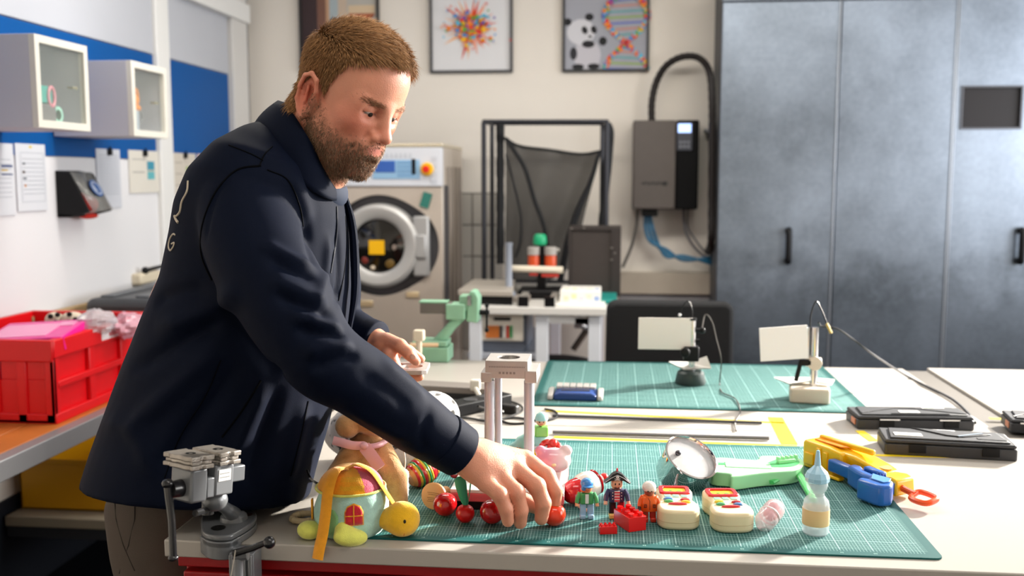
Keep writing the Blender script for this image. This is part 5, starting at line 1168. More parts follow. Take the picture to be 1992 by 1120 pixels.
# ---- red wooden fruit
mred = M('lacquer_red', 'b80d12', .12, coat=.7, var=.1, vs=40); mred2 = M('satin_red', 'd01414', .3, coat=.3)
def ball(name, label, px, py, r, mat, extra=None, z=ZM, zs=1):
    c = W(px, py, z); t = T(name, label, 'toy fruit', tuple(c), YAW, 'red toy fruit on the near mat')
    pr = []
    for i in range(15):
        a = pi*i/14; rr = r*sin(a); z_ = r-r*cos(a)*zs*(1 if i < 11 else 1-.10*(i-10)/4); pr.append((max(rr, .0004), z_))
    P_('fruit_body', G().lathe(pr, 32), mat, t)
    if extra: extra(t, r)
    return t
def stem_leaf(t, r):
    mg_ = M('leaf_green', '2f8a6a', .45)
    P_('leaf', G().tube(smooth_pts([(.001, 0, 2*r*.93), (-.004, 0, 2*r+.018), (-.008, .002, 2*r+.038), (-.010, .003, 2*r+.046)], 5), [.004, .005, .006, .007, .0075, .008, .0085, .009, .0095, .0095, .0095, .0095, .009, .008, .006, .004], 8, sq=.35, up=(0, 1, 0)), mg_, t)
    P_('leaf', G().tube(smooth_pts([(.004, 0, 2*r*.93), (.007, 0, 2*r+.016), (.009, .004, 2*r+.034)], 5), [.0016]*4+[.0022]*3+[.003]*2+[.0035]*2, 8, sq=.4), mg_, t)
ball('toy_apple', 'glossy dark red wooden ball left of the leafy cherry', 866, 1003, .0205, mred)
ball('toy_cherry', 'small red cherry with two green fabric leaves', 905, 1016, .0158, mred2, stem_leaf)
ball('toy_apple', 'glossy red wooden ball under the man\'s little finger', 957, 1018, .0205, mred)
def tom(t, r):
    for k in range(5):
        a = 2*pi*k/5+.3; P_('sepal', G().tube([(0, 0, 2*r-.001), (.006*cos(a), .006*sin(a), 2*r-.0008), (.011*cos(a), .011*sin(a), 2*r-.0042)], [.0018, .0016, .0004], 6, sq=.5), M('sepal_green', '2f9a3c', .4), t)
ball('toy_tomato', 'orange red toy tomato held under the man\'s index finger', 1078, 1022, .0195, M('tomato_red', 'e03a18', .2, coat=.5, sss=.2), tom)

# ---- test stand with its base box
t, s = root('test_stand', 'aluminium test stand with four columns and a drilled top block', 'stand', 985, 985, ZM, rz=radians(1))
malu = M('aluminium', 'b6b2ae', .42, metal=.6, var=.05, vs=60, bump=.1, bs=400); mcol = M('column_steel', 'b4b4bc', .42, metal=.6)
inv = rootm(t).inverted()
def L_(p): return inv @ Vector(p)
Yc = 1.775; zt_ = D(985, 702, 1.80).z
bx0 = W(874, 998).x; bx1 = W(1097, 1000).x; by0 = W(985, 998).y
P_('base_foot', G().box(bx0+.004, bx1-.004, by0+.003, by0+.17, ZM, ZM+.015), mblack, t, w=True, bev=.002)
P_('base_band', G().box(bx0, bx1, by0, by0+.175, ZM+.015, ZM+.030), M('base_red', 'c8646a', .3), t, w=True, bev=.001, label='reddish front band')
P_('base_plate', G().box(bx0, bx1, by0, by0+.175, ZM+.030, ZM+.036), M('base_pale', 'd8d6d0', .35), t, w=True, bev=.001)
xa = WY(952, 800, Yc).x; xb = WY(1029, 800, Yc).x; zb_ = ZM+.036
for x, y in ((xa, Yc), (xb, Yc), (xa+.010, Yc+.055), (xb-.002, Yc+.055)):
    cl = P_('column', G().cyl((x, y, zb_), (x, y, zt_-.038), .0092 if y == Yc else .007, n=24), mcol, t, w=True)
g = G(); bxl = WY(944, 702, Yc-.01).x; bxr = WY(1027, 702, Yc-.01).x
outer = rrect(bxl, bxr, Yc-.012, Yc+.068, .001, 1); cxx, cyy = (bxl+bxr)/2, Yc+.028
n = 32; hole = circ(.0205, n, cxx, cyy); sqr = []
for hx, hy in hole:
    dx, dy = hx-cxx, hy-cyy; k = min((bxr-cxx)/abs(dx) if abs(dx) > 1e-9 else 9, .040/abs(dy) if abs(dy) > 1e-9 else 9); sqr.append((cxx+dx*k, cyy+dy*k))
g.ringplate(sqr, hole, zt_-.032, zt_)
blk = P_('top_block', g, malu, t, w=True, smooth=30, bev=.0006, seg=1)
P_('hole_liner', G().lathe([(.0205, 0), (.019, .0), (.019, .026), (.0205, .026)], 32, Matrix.Translation((cxx, cyy, zt_-.028)), cap=False), M('liner_alu', 'c0bcb8', .2, metal=.9), blk, w=True)
P_('hole_floor', G().prism(circ(.0200, 32, cxx, cyy), zt_-.030, zt_-.014), malu, blk, w=True)
g = G()
for i in range(22): g.bx((bxl+.008+i*.003, Yc-.0122, zt_-.011), (.0018, .0004, .0022))
for i in range(5): g.bx((cxx-.012+i*.0065, Yc-.0122, zt_-.022), (.004, .0004, .004))
P_('engraving', g, M('engraved_grey', '807a76', .5), blk, w=True, kind='stuff')
for x, a_ in ((xa-.004, 0), (xb+.005, 0)):
    g = G(); g.box(x-.010, x+.010, Yc-.012, Yc+.07, zt_-.040, zt_-.022) if x < cxx else g.box(x-.012, x+.010, Yc-.012, Yc+.07, zt_-.040, zt_-.018)
    P_('clamp', g, malu, t, w=True, bev=.0012)

# ---- pink bear shaped cup
t, s = root('pink_bear_bottle', 'pink and white bear shaped toy bottle behind the man\'s fingers', 'toy', 1076, 985, ZM)
mpk = M('gloss_pink', 'eea6bc', .15, coat=.5); mpw = M('gloss_white_pink', 'f2dcdc', .2, coat=.4)
P_('column_body', G().lathe([(.015, 0), (.0175, .003), (.017, .03), (.016, .05), (.019, .066), (.001, .068)], 28), mpw, t)
P_('red_foot', G().lathe([(.0178, .001), (.0182, .004), (.0182, .014), (.0176, .018)], 28, cap=False), M('foot_orange', 'd8603a', .3), t)
S_ = SDF((-.045, -.03, .05), (.045, .03, .125), .0018)
S_.ell((0, 0, .083), (.031, .021, .022), k=.005); S_.ell((-.012, -.002, .075), (.018, .018, .012), k=.008)
S_.ell((-.022, 0, .100), (.010, .009, .009), k=.005); S_.ell((.022, 0, .100), (.011, .009, .010), k=.005); S_.ell((0, -.014, .079), (.013, .009, .009), k=.006)
V, Q = S_.mesh(); col = np.array(lin('eb9fba'))*(1-np.clip((V[:, :1]+.012)/.03, 0, 1))+np.array(lin('f4dcdc'))*np.clip((V[:, :1]+.012)/.03, 0, 1); fmesh('bear_head', V, Q, M('gloss_bear', 'eea6bc', .15, coat=.5, vcol=True), t, col=col, laps=1)  # head colour fades to white rightwards, painting in its overexposed lit side
P_('nose', G().ell((0, -.0235, .081), (.004, .002, .003)), M('nose_pale', 'f4e8b8', .3), t)

# ---- stacked roly toy with a small capped head
t, s = root('stacking_toy', 'colourful stacking toy with a light blue capped doll head, behind the stand column', 'toy', 1053, 905, ZM)
mtl = M('gloss_mint', '9fd8d4', .25, coat=.3); mgn = M('gloss_green', '7ccc5c', .25, coat=.3); myl = M('gloss_yellow', 'f6c81a', .2, coat=.4); mrd2 = M('gloss_red', 'e0281e', .2, coat=.4)
P_('ball_base', G().ell((0, 0, .028), (.029, .029, .028)), myl, t)
P_('mint_dome', G().lathe([(.026, .034), (.0265, .040), (.022, .052), (.014, .060), (.001, .062)], 28), mtl, t)
P_('white_band', G().lathe([(.0268, .042), (.0262, .046)], 28, cap=False), M('band_white', 'e8eef0', .3), t)
P_('green_body', G().prism(rrect(-.0135, .0135, -.011, .011, .004), .060, .080), mgn, t, bev=.002)
hd = P_('doll_head', G().ell((0, 0, .0915), (.0115, .0115, .0115)), M('doll_skin', 'e8b090', .4), t)
P_('cap', G().lathe([(.0128, .0925), (.0132, .096), (.010, .104), (.004, .108), (.001, .1085)], 24), mtl, hd)
g = G(); g.ell((-.004, -.0105, .0905), .0013); g.ell((.004, -.0105, .0905), .0013); P_('eye', g, M('bead_black', '0e0c0a', .15), hd)
P_('mouth', G().tube([(-.003, -.0114, .0865), (0, -.0118, .0855), (.003, -.0114, .0865)], .0006, 6), mrd2, hd)
P_('red_ring', G().tube([(.016+.022*cos(a), -.020, .030+.024*sin(a)) for a in [2*pi*i/24 for i in range(24)]], .006, 10, closed=True), mrd2, t)
P_('red_knob', G().ell((.022, -.024, .052), (.009, .009, .009)).ell((.0175, -.024, .044), (.007, .006, .010)), mrd2, t)
t, s = root('shell_toy', 'small mint flower shaped toy with a red shell fan beside the stand column', 'toy', 1012, 897, ZM)
P_('base', G().lathe([(.013, 0), (.016, .003), (.015, .010), (.001, .011)], 20), mgn, t)
S_ = SDF((-.035, -.02, .0), (.035, .02, .065), .0018)
for c, r in (((-.005, 0, .026), .016), ((-.014, 0, .026), .011), ((.012, 0, .028), .012), ((.002, 0, .042), .011), ((.012, 0, .05), .008)): S_.ell(c, (r, .010, r), k=.006)
V, Q = S_.mesh(); fmesh('flower_body', V, Q, mtl, t, laps=1)
for k in range(7):
    a = radians(30+k*20); P_('fan_rib', G().tube([(-.006, -.0108, .017), (-.006+.016*cos(a), -.0104, .019+.013*sin(a))], [.0006, .0013], 6), M('fan_red', 'c05a50', .4), t)

# ---- red and white pear rattle lying on its side
t, s = root('red_white_rattle', 'red and white rattle with a small red knob lying behind the blue-capped figure', 'rattle', 1133, 985, ZM)
ax = Vector((.75, .50, .20)).normalized(); MA = Matrix.Translation((-.014, .008, .0235)) @ ax.to_track_quat('Z', 'Y').to_matrix().to_4x4()
P_('red_end', G().lathe([(.001, -.020), (.012, -.018), (.020, -.009), (.0225, .002), (.022, .012)], 32, MA), M('rattle_red', 'c00c18', .15, coat=.6), t)
P_('white_body', G().lathe([(.022, .012), (.0245, .018), (.0255, .030), (.0225, .043), (.016, .050)], 32, MA), M('rattle_white', 'f2e8dc', .25, coat=.4), t)
P_('red_rim', G().lathe([(.0165, .048), (.0215, .046), (.0225, .049), (.017, .053), (.010, .054)], 32, MA), M('rattle_red', 'c00c18', .15, coat=.6), t)
P_('grey_neck', G().lathe([(.009, .052), (.008, .062), (.001, .063)], 20, MA), M('neck_grey', 'b0aaa8', .3), t)
P_('red_knob', G().ell(MA @ Vector((0, 0, .068)), (.008, .008, .008)), mred2, t)
P_('cord_stub', G().tube([(-.008, -.012, .006), (.0, -.022, .003), (.006, -.026, .002)], .003, 8), M('cord_peach', 'e0a088', .6), t)

# ---- small play figures
def figure(label, px, py, H, cols, kind):
    t, s = root('play_figure', label, 'toy figure', px, py, ZM, group='small play figures on the near mat'); k = H/.075
    mk = lambda n, c, r=.3: M('fig_'+n+c, c, r, coat=.2)
    leg, body, sleeve, hand, face = cols
    hw = .0075*k
    for sx in (-1, 1):
        lg = P_('leg', G().prism([(-.0055*k, -.0045*k), (.0055*k, -.0045*k), (.0055*k, .0045*k), (-.0055*k, .0045*k)], .006*k, .028*k, Matrix.Translation((sx*.0068*k, 0, 0))), mk('l', leg[0] if sx < 0 else leg[-1]), t, bev=.0018*k)
        P_('foot', G().bx((sx*.0072*k, -.002*k, .004*k), (.0105*k, .016*k, .008*k)), mk('f', leg[1] if sx < 0 else leg[2]), t, bev=.002*k)
        ar = P_('arm', G().tube([(sx*.0115*k, 0, .046*k), (sx*.0165*k, -.003*k, .037*k), (sx*.018*k, -.006*k, .029*k)], [.0042*k, .0040*k, .0036*k], 10), mk('a', sleeve), t)
        P_('hand', G().tube([(sx*.018*k, -.006*k, .029*k), (sx*.0185*k, -.009*k, .024*k)], [.003*k, .0032*k], 8), mk('h', hand), ar)
    wb_ = .0125*k if kind != 2 else .0155*k
    P_('torso', G().prism(rrect(-wb_, wb_, -.007*k, .007*k, .005*k), .026*k, .047*k), mk('b', body), t, bev=.003*k, seg=3)
    hd = P_('head', G().lathe([(.001, .047*k), (.007*k, .048*k), (.0092*k, .053*k), (.0092*k, .060*k), (.007*k, .065*k), (.001, .066*k)], 24), mk('s', face), t)
    g = G(); [g.ell((sx*.0032*k, -.0090*k, .0575*k), (.0011*k, .0008*k, .0016*k)) for sx in (-1, 1)]; P_('eye', g, M('bead_black', '0e0c0a', .15), hd)
    P_('mouth', G().tube([(-.003*k, -.0090*k, .0528*k), (0, -.0094*k, .0516*k), (.003*k, -.0090*k, .0528*k)], .0004*k, 6), M('mouth_red', 'b03a30', .4), hd)
    return t, hd, k, mk
t, hd, k, mk = figure('play figure in a blue cap, green jacket and light blue trousers', 1141, 1007, .071, (('9cc4e4', '9cc4e4', '9cc4e4'), '3f9a5c', '3f9a5c', 'e2a078', 'd89068'), 0)
P_('cap', G().ell((0, .001*k, .063*k), (.0115*k, .0115*k, .0098*k)).ell((-.006*k, -.007*k, .057*k), (.0045*k, .004*k, .0065*k)).ell((.002*k, -.009*k, .060*k), (.009*k, .008*k, .002*k)), mk('cap', '3f84c8'), hd)
P_('hair', G().ell((-.006*k, -.003*k, .053*k), (.0055*k, .007*k, .005*k)), mk('hair', 'e0682a'), hd)
P_('shirt', G().bx((0, -.0072*k, .037*k), (.006*k, .002*k, .017*k)), mk('shirt', 'dfe8ea'), t, bev=.0005)
t, hd, k, mk = figure('play figure of a pirate in a black hat with skull and a dark blue coat', 1199, 1006, .079, (('18181c', 'e0c070', '8a2030'), '2b2f58', '2b2f58', 'e0a890', 'd8a080'), 1)
P_('shirt', G().bx((0, -.0072*k, .037*k), (.0085*k, .002*k, .018*k)), mk('shirt', 'd8d4d4'), t)
for i in range(4): P_('stripe', G().bx((0, -.0084*k, (.030+.0045*i)*k), (.0085*k, .0006*k, .0022*k)), mk('str', 'c02838'), t)
P_('buttons', G().ell((-.007*k, -.0078*k, .043*k), .0009*k).ell((.007*k, -.0078*k, .043*k), .0009*k).ell((-.007*k, -.0078*k, .038*k), .0009*k).ell((.007*k, -.0078*k, .038*k), .0009*k).ell((-.007*k, -.0078*k, .033*k), .0009*k).ell((.007*k, -.0078*k, .033*k), .0009*k), M('button_pale', 'd8d0c0', .3, metal=.3), t, kind='stuff')
hat = P_('hat', G().prism([(-.021*k, .060*k), (-.014*k, .0655*k), (-.0075*k, .073*k), (0, .0765*k), (.0075*k, .073*k), (.015*k, .066*k), (.022*k, .059*k), (.019*k, .0575*k), (.010*k, .0625*k), (0, .0635*k), (-.010*k, .0625*k), (-.018*k, .0585*k)], -.004*k, .009*k, XYZ), mk('hat', '141416'), hd, bev=.0008*k)
P_('hat_trim', G().tube([(-.0195*k, -.0095*k, .0605*k), (-.010*k, -.0095*k, .0675*k), (0, -.0095*k, .0722*k), (.010*k, -.0095*k, .0675*k), (.020*k, -.0095*k, .0595*k)], .0006*k, 6), mk('trim', 'c8c8cc'), hd)
P_('hat_feather', G().tube([(.0, 0, .074*k), (.0005*k, 0, .081*k)], [.0018*k, .0012*k], 8), mk('fe', 'c82834'), hd)
P_('skull', G().ell((0, -.0098*k, .0688*k), (.0026*k, .0012*k, .0024*k)).bx((0, -.0098*k, .0655*k), (.003*k, .0012*k, .0018*k)).tube([(-.0045*k, -.0094*k, .0635*k), (.0045*k, -.0094*k, .0665*k)], .0005*k, 6).tube([(.0045*k, -.0094*k, .0635*k), (-.0045*k, -.0094*k, .0665*k)], .0005*k, 6), mk('sk', 'd4d0cc'), hd)
P_('beard', G().ell((0, -.006*k, .0505*k), (.0055*k, .004*k, .002*k)), mk('bd', '3a2018'), hd)
t, hd, k, mk = figure('play figure in an orange fire suit with a white helmet beside the chrome drum', 1262, 1013, .070, (('c83a1c', 'c83018', 'c83018'), 'e8661a', 'e05a18', '3a1a14', '8a4a34'), 2)
P_('helmet', G().ell((0, .001*k, .0625*k), (.0125*k, .012*k, .0105*k)).ell((.004*k, .003*k, .057*k), (.009*k, .009*k, .006*k)), mk('hel', 'f0e8e0'), hd)
P_('jacket', G().lathe([(.016*k, .020*k), (.0175*k, .024*k), (.016*k, .040*k), (.010*k, .049*k), (.004*k, .050*k)], 24, Matrix.Diagonal((1, .62, 1, 1))), mk('jk', 'e2621a'), t)
g = G(); [g.ringplate([(x-.0025*k, .028*k), (x+.0025*k, .028*k), (x+.0025*k, .034*k), (x-.0025*k, .034*k)], [(x-.0015*k, .029*k), (x+.0015*k, .029*k), (x+.0015*k, .033*k), (x-.0015*k, .033*k)], .0098*k, .0115*k, XYZ) for x in (-.008*k, .008*k)]
g.tube([(0, -.0112*k, .024*k), (0, -.0102*k, .040*k), (-.003*k, -.0085*k, .045*k)], .0005*k, 6); P_('jacket_print', g, mk('jp', '5a2212'), t)

# ---- red building bricks with studs
mbr = M('brick_red', 'e01212', .22, coat=.4)
def brick(label, px, py, w_, d_, h, nx, ny, rz):
    t, s = root('toy_brick', label, 'toy brick', px, py, ZM, rz, 'red toy bricks')
    P_('block', G().bx((0, d_/2, h/2), (w_, d_, h)), mbr, t, bev=.0006)
    for i in range(nx):
        for j in range(ny): P_('stud', G().cyl(((i+.5)/nx*w_-w_/2, (j+.5)/ny*d_, h), ((i+.5)/nx*w_-w_/2, (j+.5)/ny*d_, h+h*.22), w_/nx*.30, n=18), mbr, t)
brick('larger red building brick with eight studs in front of the figures', 1240, 1033, .032, .052, .0235, 2, 4, radians(28))
brick('tiny red building brick left of the larger one', 1184, 1039, .028, .014, .0125, 4, 2, radians(12))

# ---- chrome drum rattle
t, s = root('chrome_drum', 'shiny chrome drum with a clear round lid leaning behind the toy phones', 'toy drum', 1330, 954, ZM); t.scale = (1.08,)*3
ax = Vector((.30, -.50, .80)).normalized(); MA = Matrix.Translation((.004, .018, .034)) @ ax.to_track_quat('Z', 'X').to_matrix().to_4x4()
mcr2 = M('chrome_soft', 'dcd4d2', .07, metal=1)
P_('drum_wall', G().lathe([(.030, -.030), (.040, -.027), (.044, -.02), (.0445, .024), (.047, .027), (.0475, .030), (.045, .031), (.0425, .027), (.0425, -.018), (.001, -.020)], 44, MA, cap=False), mcr2, t)
P_('drum_bottom', G().lathe([(.001, -.031), (.030, -.030)], 30, MA, cap=False), mcr2, t)
P_('clear_lid', G().lathe([(.001, .0275), (.043, .026), (.043, .0245), (.001, .0255)], 40, MA), M('clear_lid_m', 'f4f4f6', .05, alpha=.35, coat=.8), t)
P_('lid_knob', G().ell(MA @ Vector((.012, .022, .030)), .005), M('knob_dark', '4a4a50', .15, metal=.8), t)
P_('inner_fan', G().prism([(-.03, -.004), (.03, -.004), (.03, .004), (-.03, .004)], .005, .012, MA), mcr2, t)
P_('handle', G().tube([(-.010, -.012, .012), (-.026, -.022, .009), (-.038, -.032, .006)], [.004, .004, .005], 8), mcr2, t)

# ---- toy phones
def phone(label, px, py, rz, order):
    t, s = root('toy_phone', label, 'toy phone', px, py, ZM, rz, 'cream toy phones')
    L_ = .132
    out = [(-.014, 0), (.014, 0), (.027, .006), (.034, .02), (.0335, .042), (.027, .062), (.026, .080), (.031, .10), (.030, .118), (.022, L_), (-.022, L_), (-.030, .118), (-.031, .10), (-.026, .080), (-.027, .062), (-.0335, .042), (-.034, .02), (-.027, .006)]
    out = [(p.x, p.y) for p in smooth_pts([(x, y, 0) for x, y in out], 3, True)]
    mcb_ = M('phone_cream', 'ecdcb4', .3, coat=.2, sss=.1)
    sc_in = lambda k: [(x*k, (y-L_/2)*k+L_/2) for x, y in out]
    P_('shell_seam', G().prism(sc_in(1.004), .0125, .0133), M('seam_cream', 'cdb98e', .5), t)
    P_('shell', G().prism(out, 0, .033), mcb_, t, bev=.010, seg=4)
    fr = rrect(-.026, .026, .085, .124, .008, 4); inn = rrect(-.019, .019, .092, .117, .005, 4)
    P_('screen_frame', G().ringplate(fr, inn, .030, .0365), M('phone_red', 'd2202a', .3, coat=.3), t, bev=.001)
    sc2 = P_('screen', G().prism(rrect(-.019, .019, .092, .117, .004), .030, .034), M('phone_yellow', 'f4cc28', .4, var=.25, vs=60), t)
    P_('screen_print', G().prism(circ(.004, 12, .008, .10), .034, .0344).prism(circ(.003, 12, -.006, .103), .034, .0344), M('phone_green2', '5a9a3a', .4), sc2, smooth=0, kind='stuff')
    g = G(); [g.bx((x, y, .0335), (.011, .0035, .002)) for y in (.079, .072) for x in (-.014, .0, .014)]; P_('mint_keys', g, M('phone_mint', 'a8dcd0', .4), t, kind='stuff', bev=.0006)
    for (x, y), c in zip(((-.014, .058), (.014, .056), (-.014, .046), (.014, .044)), order):
        P_('button', G().ell((x, y, .0335), (.0085, .0052, .0035)), M('phone_b'+c, c, .25, coat=.4), t)
    P_('red_bar', G().ell((0, .034, .0335), (.016, .0045, .003)), M('phone_red', 'd2202a', .3, coat=.3), t)
    return t
phone('cream toy phone on the left, with its blue button top left', 1322, 1032, YAW-radians(4), ('3a74b8', 'c82430', '4aa85a', 'ecc828'))
phone('cream toy phone on the right, with its yellow button top left', 1431, 1038, YAW-radians(-1), ('ecc828', 'c82430', '4aa870', '3f7ab8'))

# ---- pale green toy gadget lying flat
t, s = root('green_toy_paddle', 'pale green flat plastic toy with a toothed disc and folding handle', 'toy', 1470, 950, ZM)
mpg_ = M('pale_green', '9fdca6', .35, coat=.15); mdg = M('mid_green', '4fbe6a', .35, coat=.1)
h = .028
out = [(1384, 893), (1405, 889), (1470, 894), (1480, 886), (1530, 887), (1560, 893), (1562, 905), (1540, 915), (1480, 920), (1425, 927), (1420, 921), (1385, 917), (1378, 905)]
pl = [W(x, y, ZM+h) for x, y in out]; pl = [(p.x, p.y) for p in smooth_pts([(p.x, p.y, 0) for p in pl], 3, True)]
P_('shell', G().prism(pl, ZM+.002, ZM+h), mpg_, t, w=True, bev=.003, seg=3)
rc = [W(x, y, ZM+h) for x, y in ((1487, 904), (1520, 891), (1548, 893), (1555, 900), (1540, 907), (1500, 908))]
P_('disc_recess', G().prism([(p.x, p.y) for p in smooth_pts(rc, 4, True)], ZM+h-.002, ZM+h+.0006), mdg, t, w=True, smooth=0)
p = W(1532, 900, ZM+h)
g = G(); g.prism([(p.x-.022, p.y-.004), (p.x+.012, p.y+.014), (p.x+.016, p.y+.004), (p.x-.018, p.y-.012)], ZM+h, ZM+h+.007)
for i in range(5): g.bx((p.x-.018+i*.009, p.y-.002+i*.0045, ZM+h+.008), (.005, .008, .008), (0, 0, .45))
P_('toothed_rack', g, mpg_, t, w=True, bev=.001)
p = W(1405, 902, ZM+h); P_('slot', G().bx(p, (.022, .012, .0012), (0, 0, .05)), mdg, t, w=True)
p = W(1455, 905, ZM+h); P_('raised_panel', G().bx(p, (.085, .035, .002), (0, 0, -.04)), mpg_, t, w=True, bev=.001)
P_('folding_handle', G().tube([W(1500, 938, ZM+.010), W(1540, 918, ZM+.016), W(1553, 920, ZM+.016), W(1582, 972, ZM+.008)], .007, 8, sq=.6), mdg, t, w=True, bev=.001)

# ---- clear pink capsule
t, s = root('pink_capsule', 'translucent pink oval capsule beside the right toy phone', 'toy', 1499, 1030, ZM)
ax = Vector((.60, .72, .32)).normalized(); MA = Matrix.Translation((.001, .012, .020)) @ ax.to_track_quat('Z', 'Y').to_matrix().to_4x4()
P_('outer_shell', G().lathe([(.001, -.034), (.010, -.031), (.0165, -.022), (.0175, -.008), (.0165, .002), (.018, .010), (.017, .022), (.011, .031), (.001, .034)], 32, MA), M('clear_pinkish', 'f0d4d8', .08, alpha=.5, coat=.8), t)
P_('inner_capsule', G().lathe([(.001, -.006), (.010, -.002), (.0135, .010), (.012, .022), (.001, .030)], 28, MA), M('inner_pink', 'e89aa4', .3, sss=.3), t)
P_('seam_ring', G().lathe([(.0172, -.003), (.0182, -.001), (.0176, .001)], 32, MA, cap=False), M('seam_pale', 'f0dcdc', .2), t)

# ---- toy medicine bottle
t, s = root('nozzle_bottle', 'small clear toy bottle with amber label and light blue nozzle cap', 'toy bottle', 1586, 1036, ZM)
mcl = M('clear_plastic', 'e4eef0', .08, alpha=.42, coat=.7)
P_('bottle_body', G().lathe([(.001, 0), (.019, 0), (.0212, .003), (.0212, .046), (.0195, .055), (.0125, .063), (.012, .068), (.016, .074), (.0175, .082), (.016, .086)], 36, cap=False), mcl, t)
P_('amber_label', G().lathe([(.0214, .016), (.0216, .018), (.0216, .040), (.0214, .042)], 36, cap=False), M('amber_label', 'ecc890', .4), t, label='pale amber label')
P_('contents', G().lathe([(.001, .002), (.0185, .002), (.0185, .012), (.001, .012)], 28), M('pale_liquid', 'd8e4e8', .1, alpha=.5), t)
mbl = M('nozzle_blue', 'a8d4ea', .25, coat=.4, alpha=.93)
P_('nozzle_cap', G().lathe([(.0155, .084), (.0195, .087), (.0200, .093), (.0165, .101), (.010, .107), (.0055, .112), (.0045, .122), (.0028, .136), (.001, .137)], 12), mbl, t, smooth=20)

# ---- yellow toy blaster with blue grip and orange pull ring
A = W(1592, 915, ZT); B = W(1745, 968, ZT); dx = (B-A); dx.z = 0; Lb = dx.length; rz = math.atan2(dx.y, dx.x)
t = T('toy_blaster', 'yellow plastic toy blaster with blue grip and orange pull ring', 'toy blaster', (A.x, A.y, ZM), rz); t.scale = (1.12, 1.06, 1.06)
myb = M('blaster_yellow', 'f8bc08', .28, coat=.25); mob = M('blaster_orange', 'f08a1c', .3); mbb = M('blaster_blue', '1f5cae', .3, coat=.25); mro = M('blaster_ring', 'f0541c', .3)
g = G()
# lying on its side: width across y, height z
P_('front_body', G().prism([(-.028, .0), (.055, .0), (.060, .004), (.064, .03), (.060, .046), (.03, .050), (-.024, .052), (-.028, .046)], -.05, .012, Matrix(((1, 0, 0, 0), (0, 0, -1, .0), (0, 1, 0, 0), (0, 0, 0, 1)))), myb, t, bev=.004, seg=3)
for i, (x0_, x1_, z0_, z1_) in enumerate(((-.022, .0, .008, .030), (.006, .016, .004, .044), (.022, .032, .004, .040), (.038, .046, .006, .030))): P_('side_rib', G().box(x0_, x1_, -.0155, -.010, z0_, z1_), myb, t, bev=.0015)
P_('barrel_rail', G().box(-.02, .10, .020, .030, .048, .058), myb, t, bev=.003)
P_('barrel_slot', G().prism([(-.015, .004), (.045, .004), (.055, .016), (-.015, .018)], .051, .0535), mob, t, bev=.001)
P_('mid_body', G().prism([(.050, .004), (.140, .004), (.145, .012), (.142, .030), (.12, .037), (.08, .045), (.052, .047)], -.045, .0, Matrix(((1, 0, 0, 0), (0, 0, -1, -.002), (0, 1, 0, 0), (0, 0, 0, 1)))), myb, t, bev=.005, seg=3)
P_('orange_panel', G().box(.070, .118, -.0045, -.0005, .010, .028), mob, t, bev=.0015)
P_('round_badge', G().lathe([(.012, 0), (.012, .002), (.001, .0022)], 24, Matrix.Translation((.125, .022, .034)) @ Euler((0, .12, 0)).to_matrix().to_4x4()), M('badge_tan', 'c8a060', .35), t)
P_('rear_body', G().prism([(.138, .004), (.176, .002), (.180, .008), (.178, .030), (.165, .034), (.14, .031)], -.035, .010, Matrix(((1, 0, 0, 0), (0, 0, -1, -.004), (0, 1, 0, 0), (0, 0, 0, 1)))), myb, t, bev=.004, seg=3)
P_('blue_inset', G().box(.148, .175, -.0165, -.012, .006, .026), mbb, t, bev=.0015)
P_('lower_clip', G().bx((.058, -.022, .004), (.03, .014, .006)), myb, t, bev=.002)
gr = G(); gr.T = Matrix.Translation((.042, .0, 0)); gr.prism([(.050, -.016), (.066, -.014), (.085, -.030), (.105, -.034), (.135, -.028), (.150, -.038), (.165, -.06), (.160, -.078), (.150, -.082), (.112, -.080), (.108, -.066), (.120, -.060), (.112, -.052), (.096, -.050), (.080, -.046), (.052, -.034)], .003, .038)
P_('grip', gr, mbb, t, bev=.005, seg=3)
P_('trigger_guard', G().bx((.080, -.024, .024), (.070, .016, .022), (0, 0, -.15)), mbb, t, bev=.003)
P_('trigger', G().bx((.140, -.020, .036), (.040, .014, .012), (0, 0, -.1)), mbb, t, bev=.003)
P_('grip_plate', G().prism([(.150, -.038), (.184, -.034), (.194, -.05), (.192, -.062), (.167, -.062)], .038, .0402), M('blaster_blue2', '5c94d4', .25, coat=.4), t, bev=.001)
g = G(); [g.cyl((.157+.006*(i % 3), -.030-.005*(i//3), .038), (.157+.006*(i % 3), -.030-.005*(i//3), .0415), .0012, n=8) for i in range(5)]; P_('grip_dots', g, M('blaster_blue3', '14366e', .4), t, kind='stuff')
P_('pull_rod', G().tube([(.176, -.0, .017), (.205, -.002, .014)], .0055, 10), mro, t)
P_('pull_ring', G().tube(smooth_pts([(.205, .012, .016), (.232, .014, .014), (.238, -.0, .012), (.234, -.016, .010), (.210, -.016, .010), (.203, -.002, .013)], 5, True), .0048, 8, closed=True), mro, t)

# ---- wooden teething ring
t, s = root('wooden_ring', 'carved pale wooden teething ring left of the plush turtle', 'ring', 588, 1020, ZT, rz=0)
n = 36; P_('ring_body', G().tube([(.0215*cos(2*pi*i/n), .017+.0195*sin(2*pi*i/n), .0065) for i in range(n)], [.0052+.0012*(1 if i % 9 in (3, 5) else 0) for i in range(n)], 10, closed=True), M('pale_wood', 'd8c49c', .55, var=.1, vs=60), t)

# ================================================================ GREY VISE ON THE BENCH CORNER
mvg = M('vise_paint', '75787c', .3, metal=.3, coat=.2, var=.05, vs=30); mva = M('vise_cast', 'a9a29a', .35, metal=.6, var=.15, vs=80, bump=.3, bs=300); mvb = M('vise_black', '1c1c1f', .25, coat=.3)
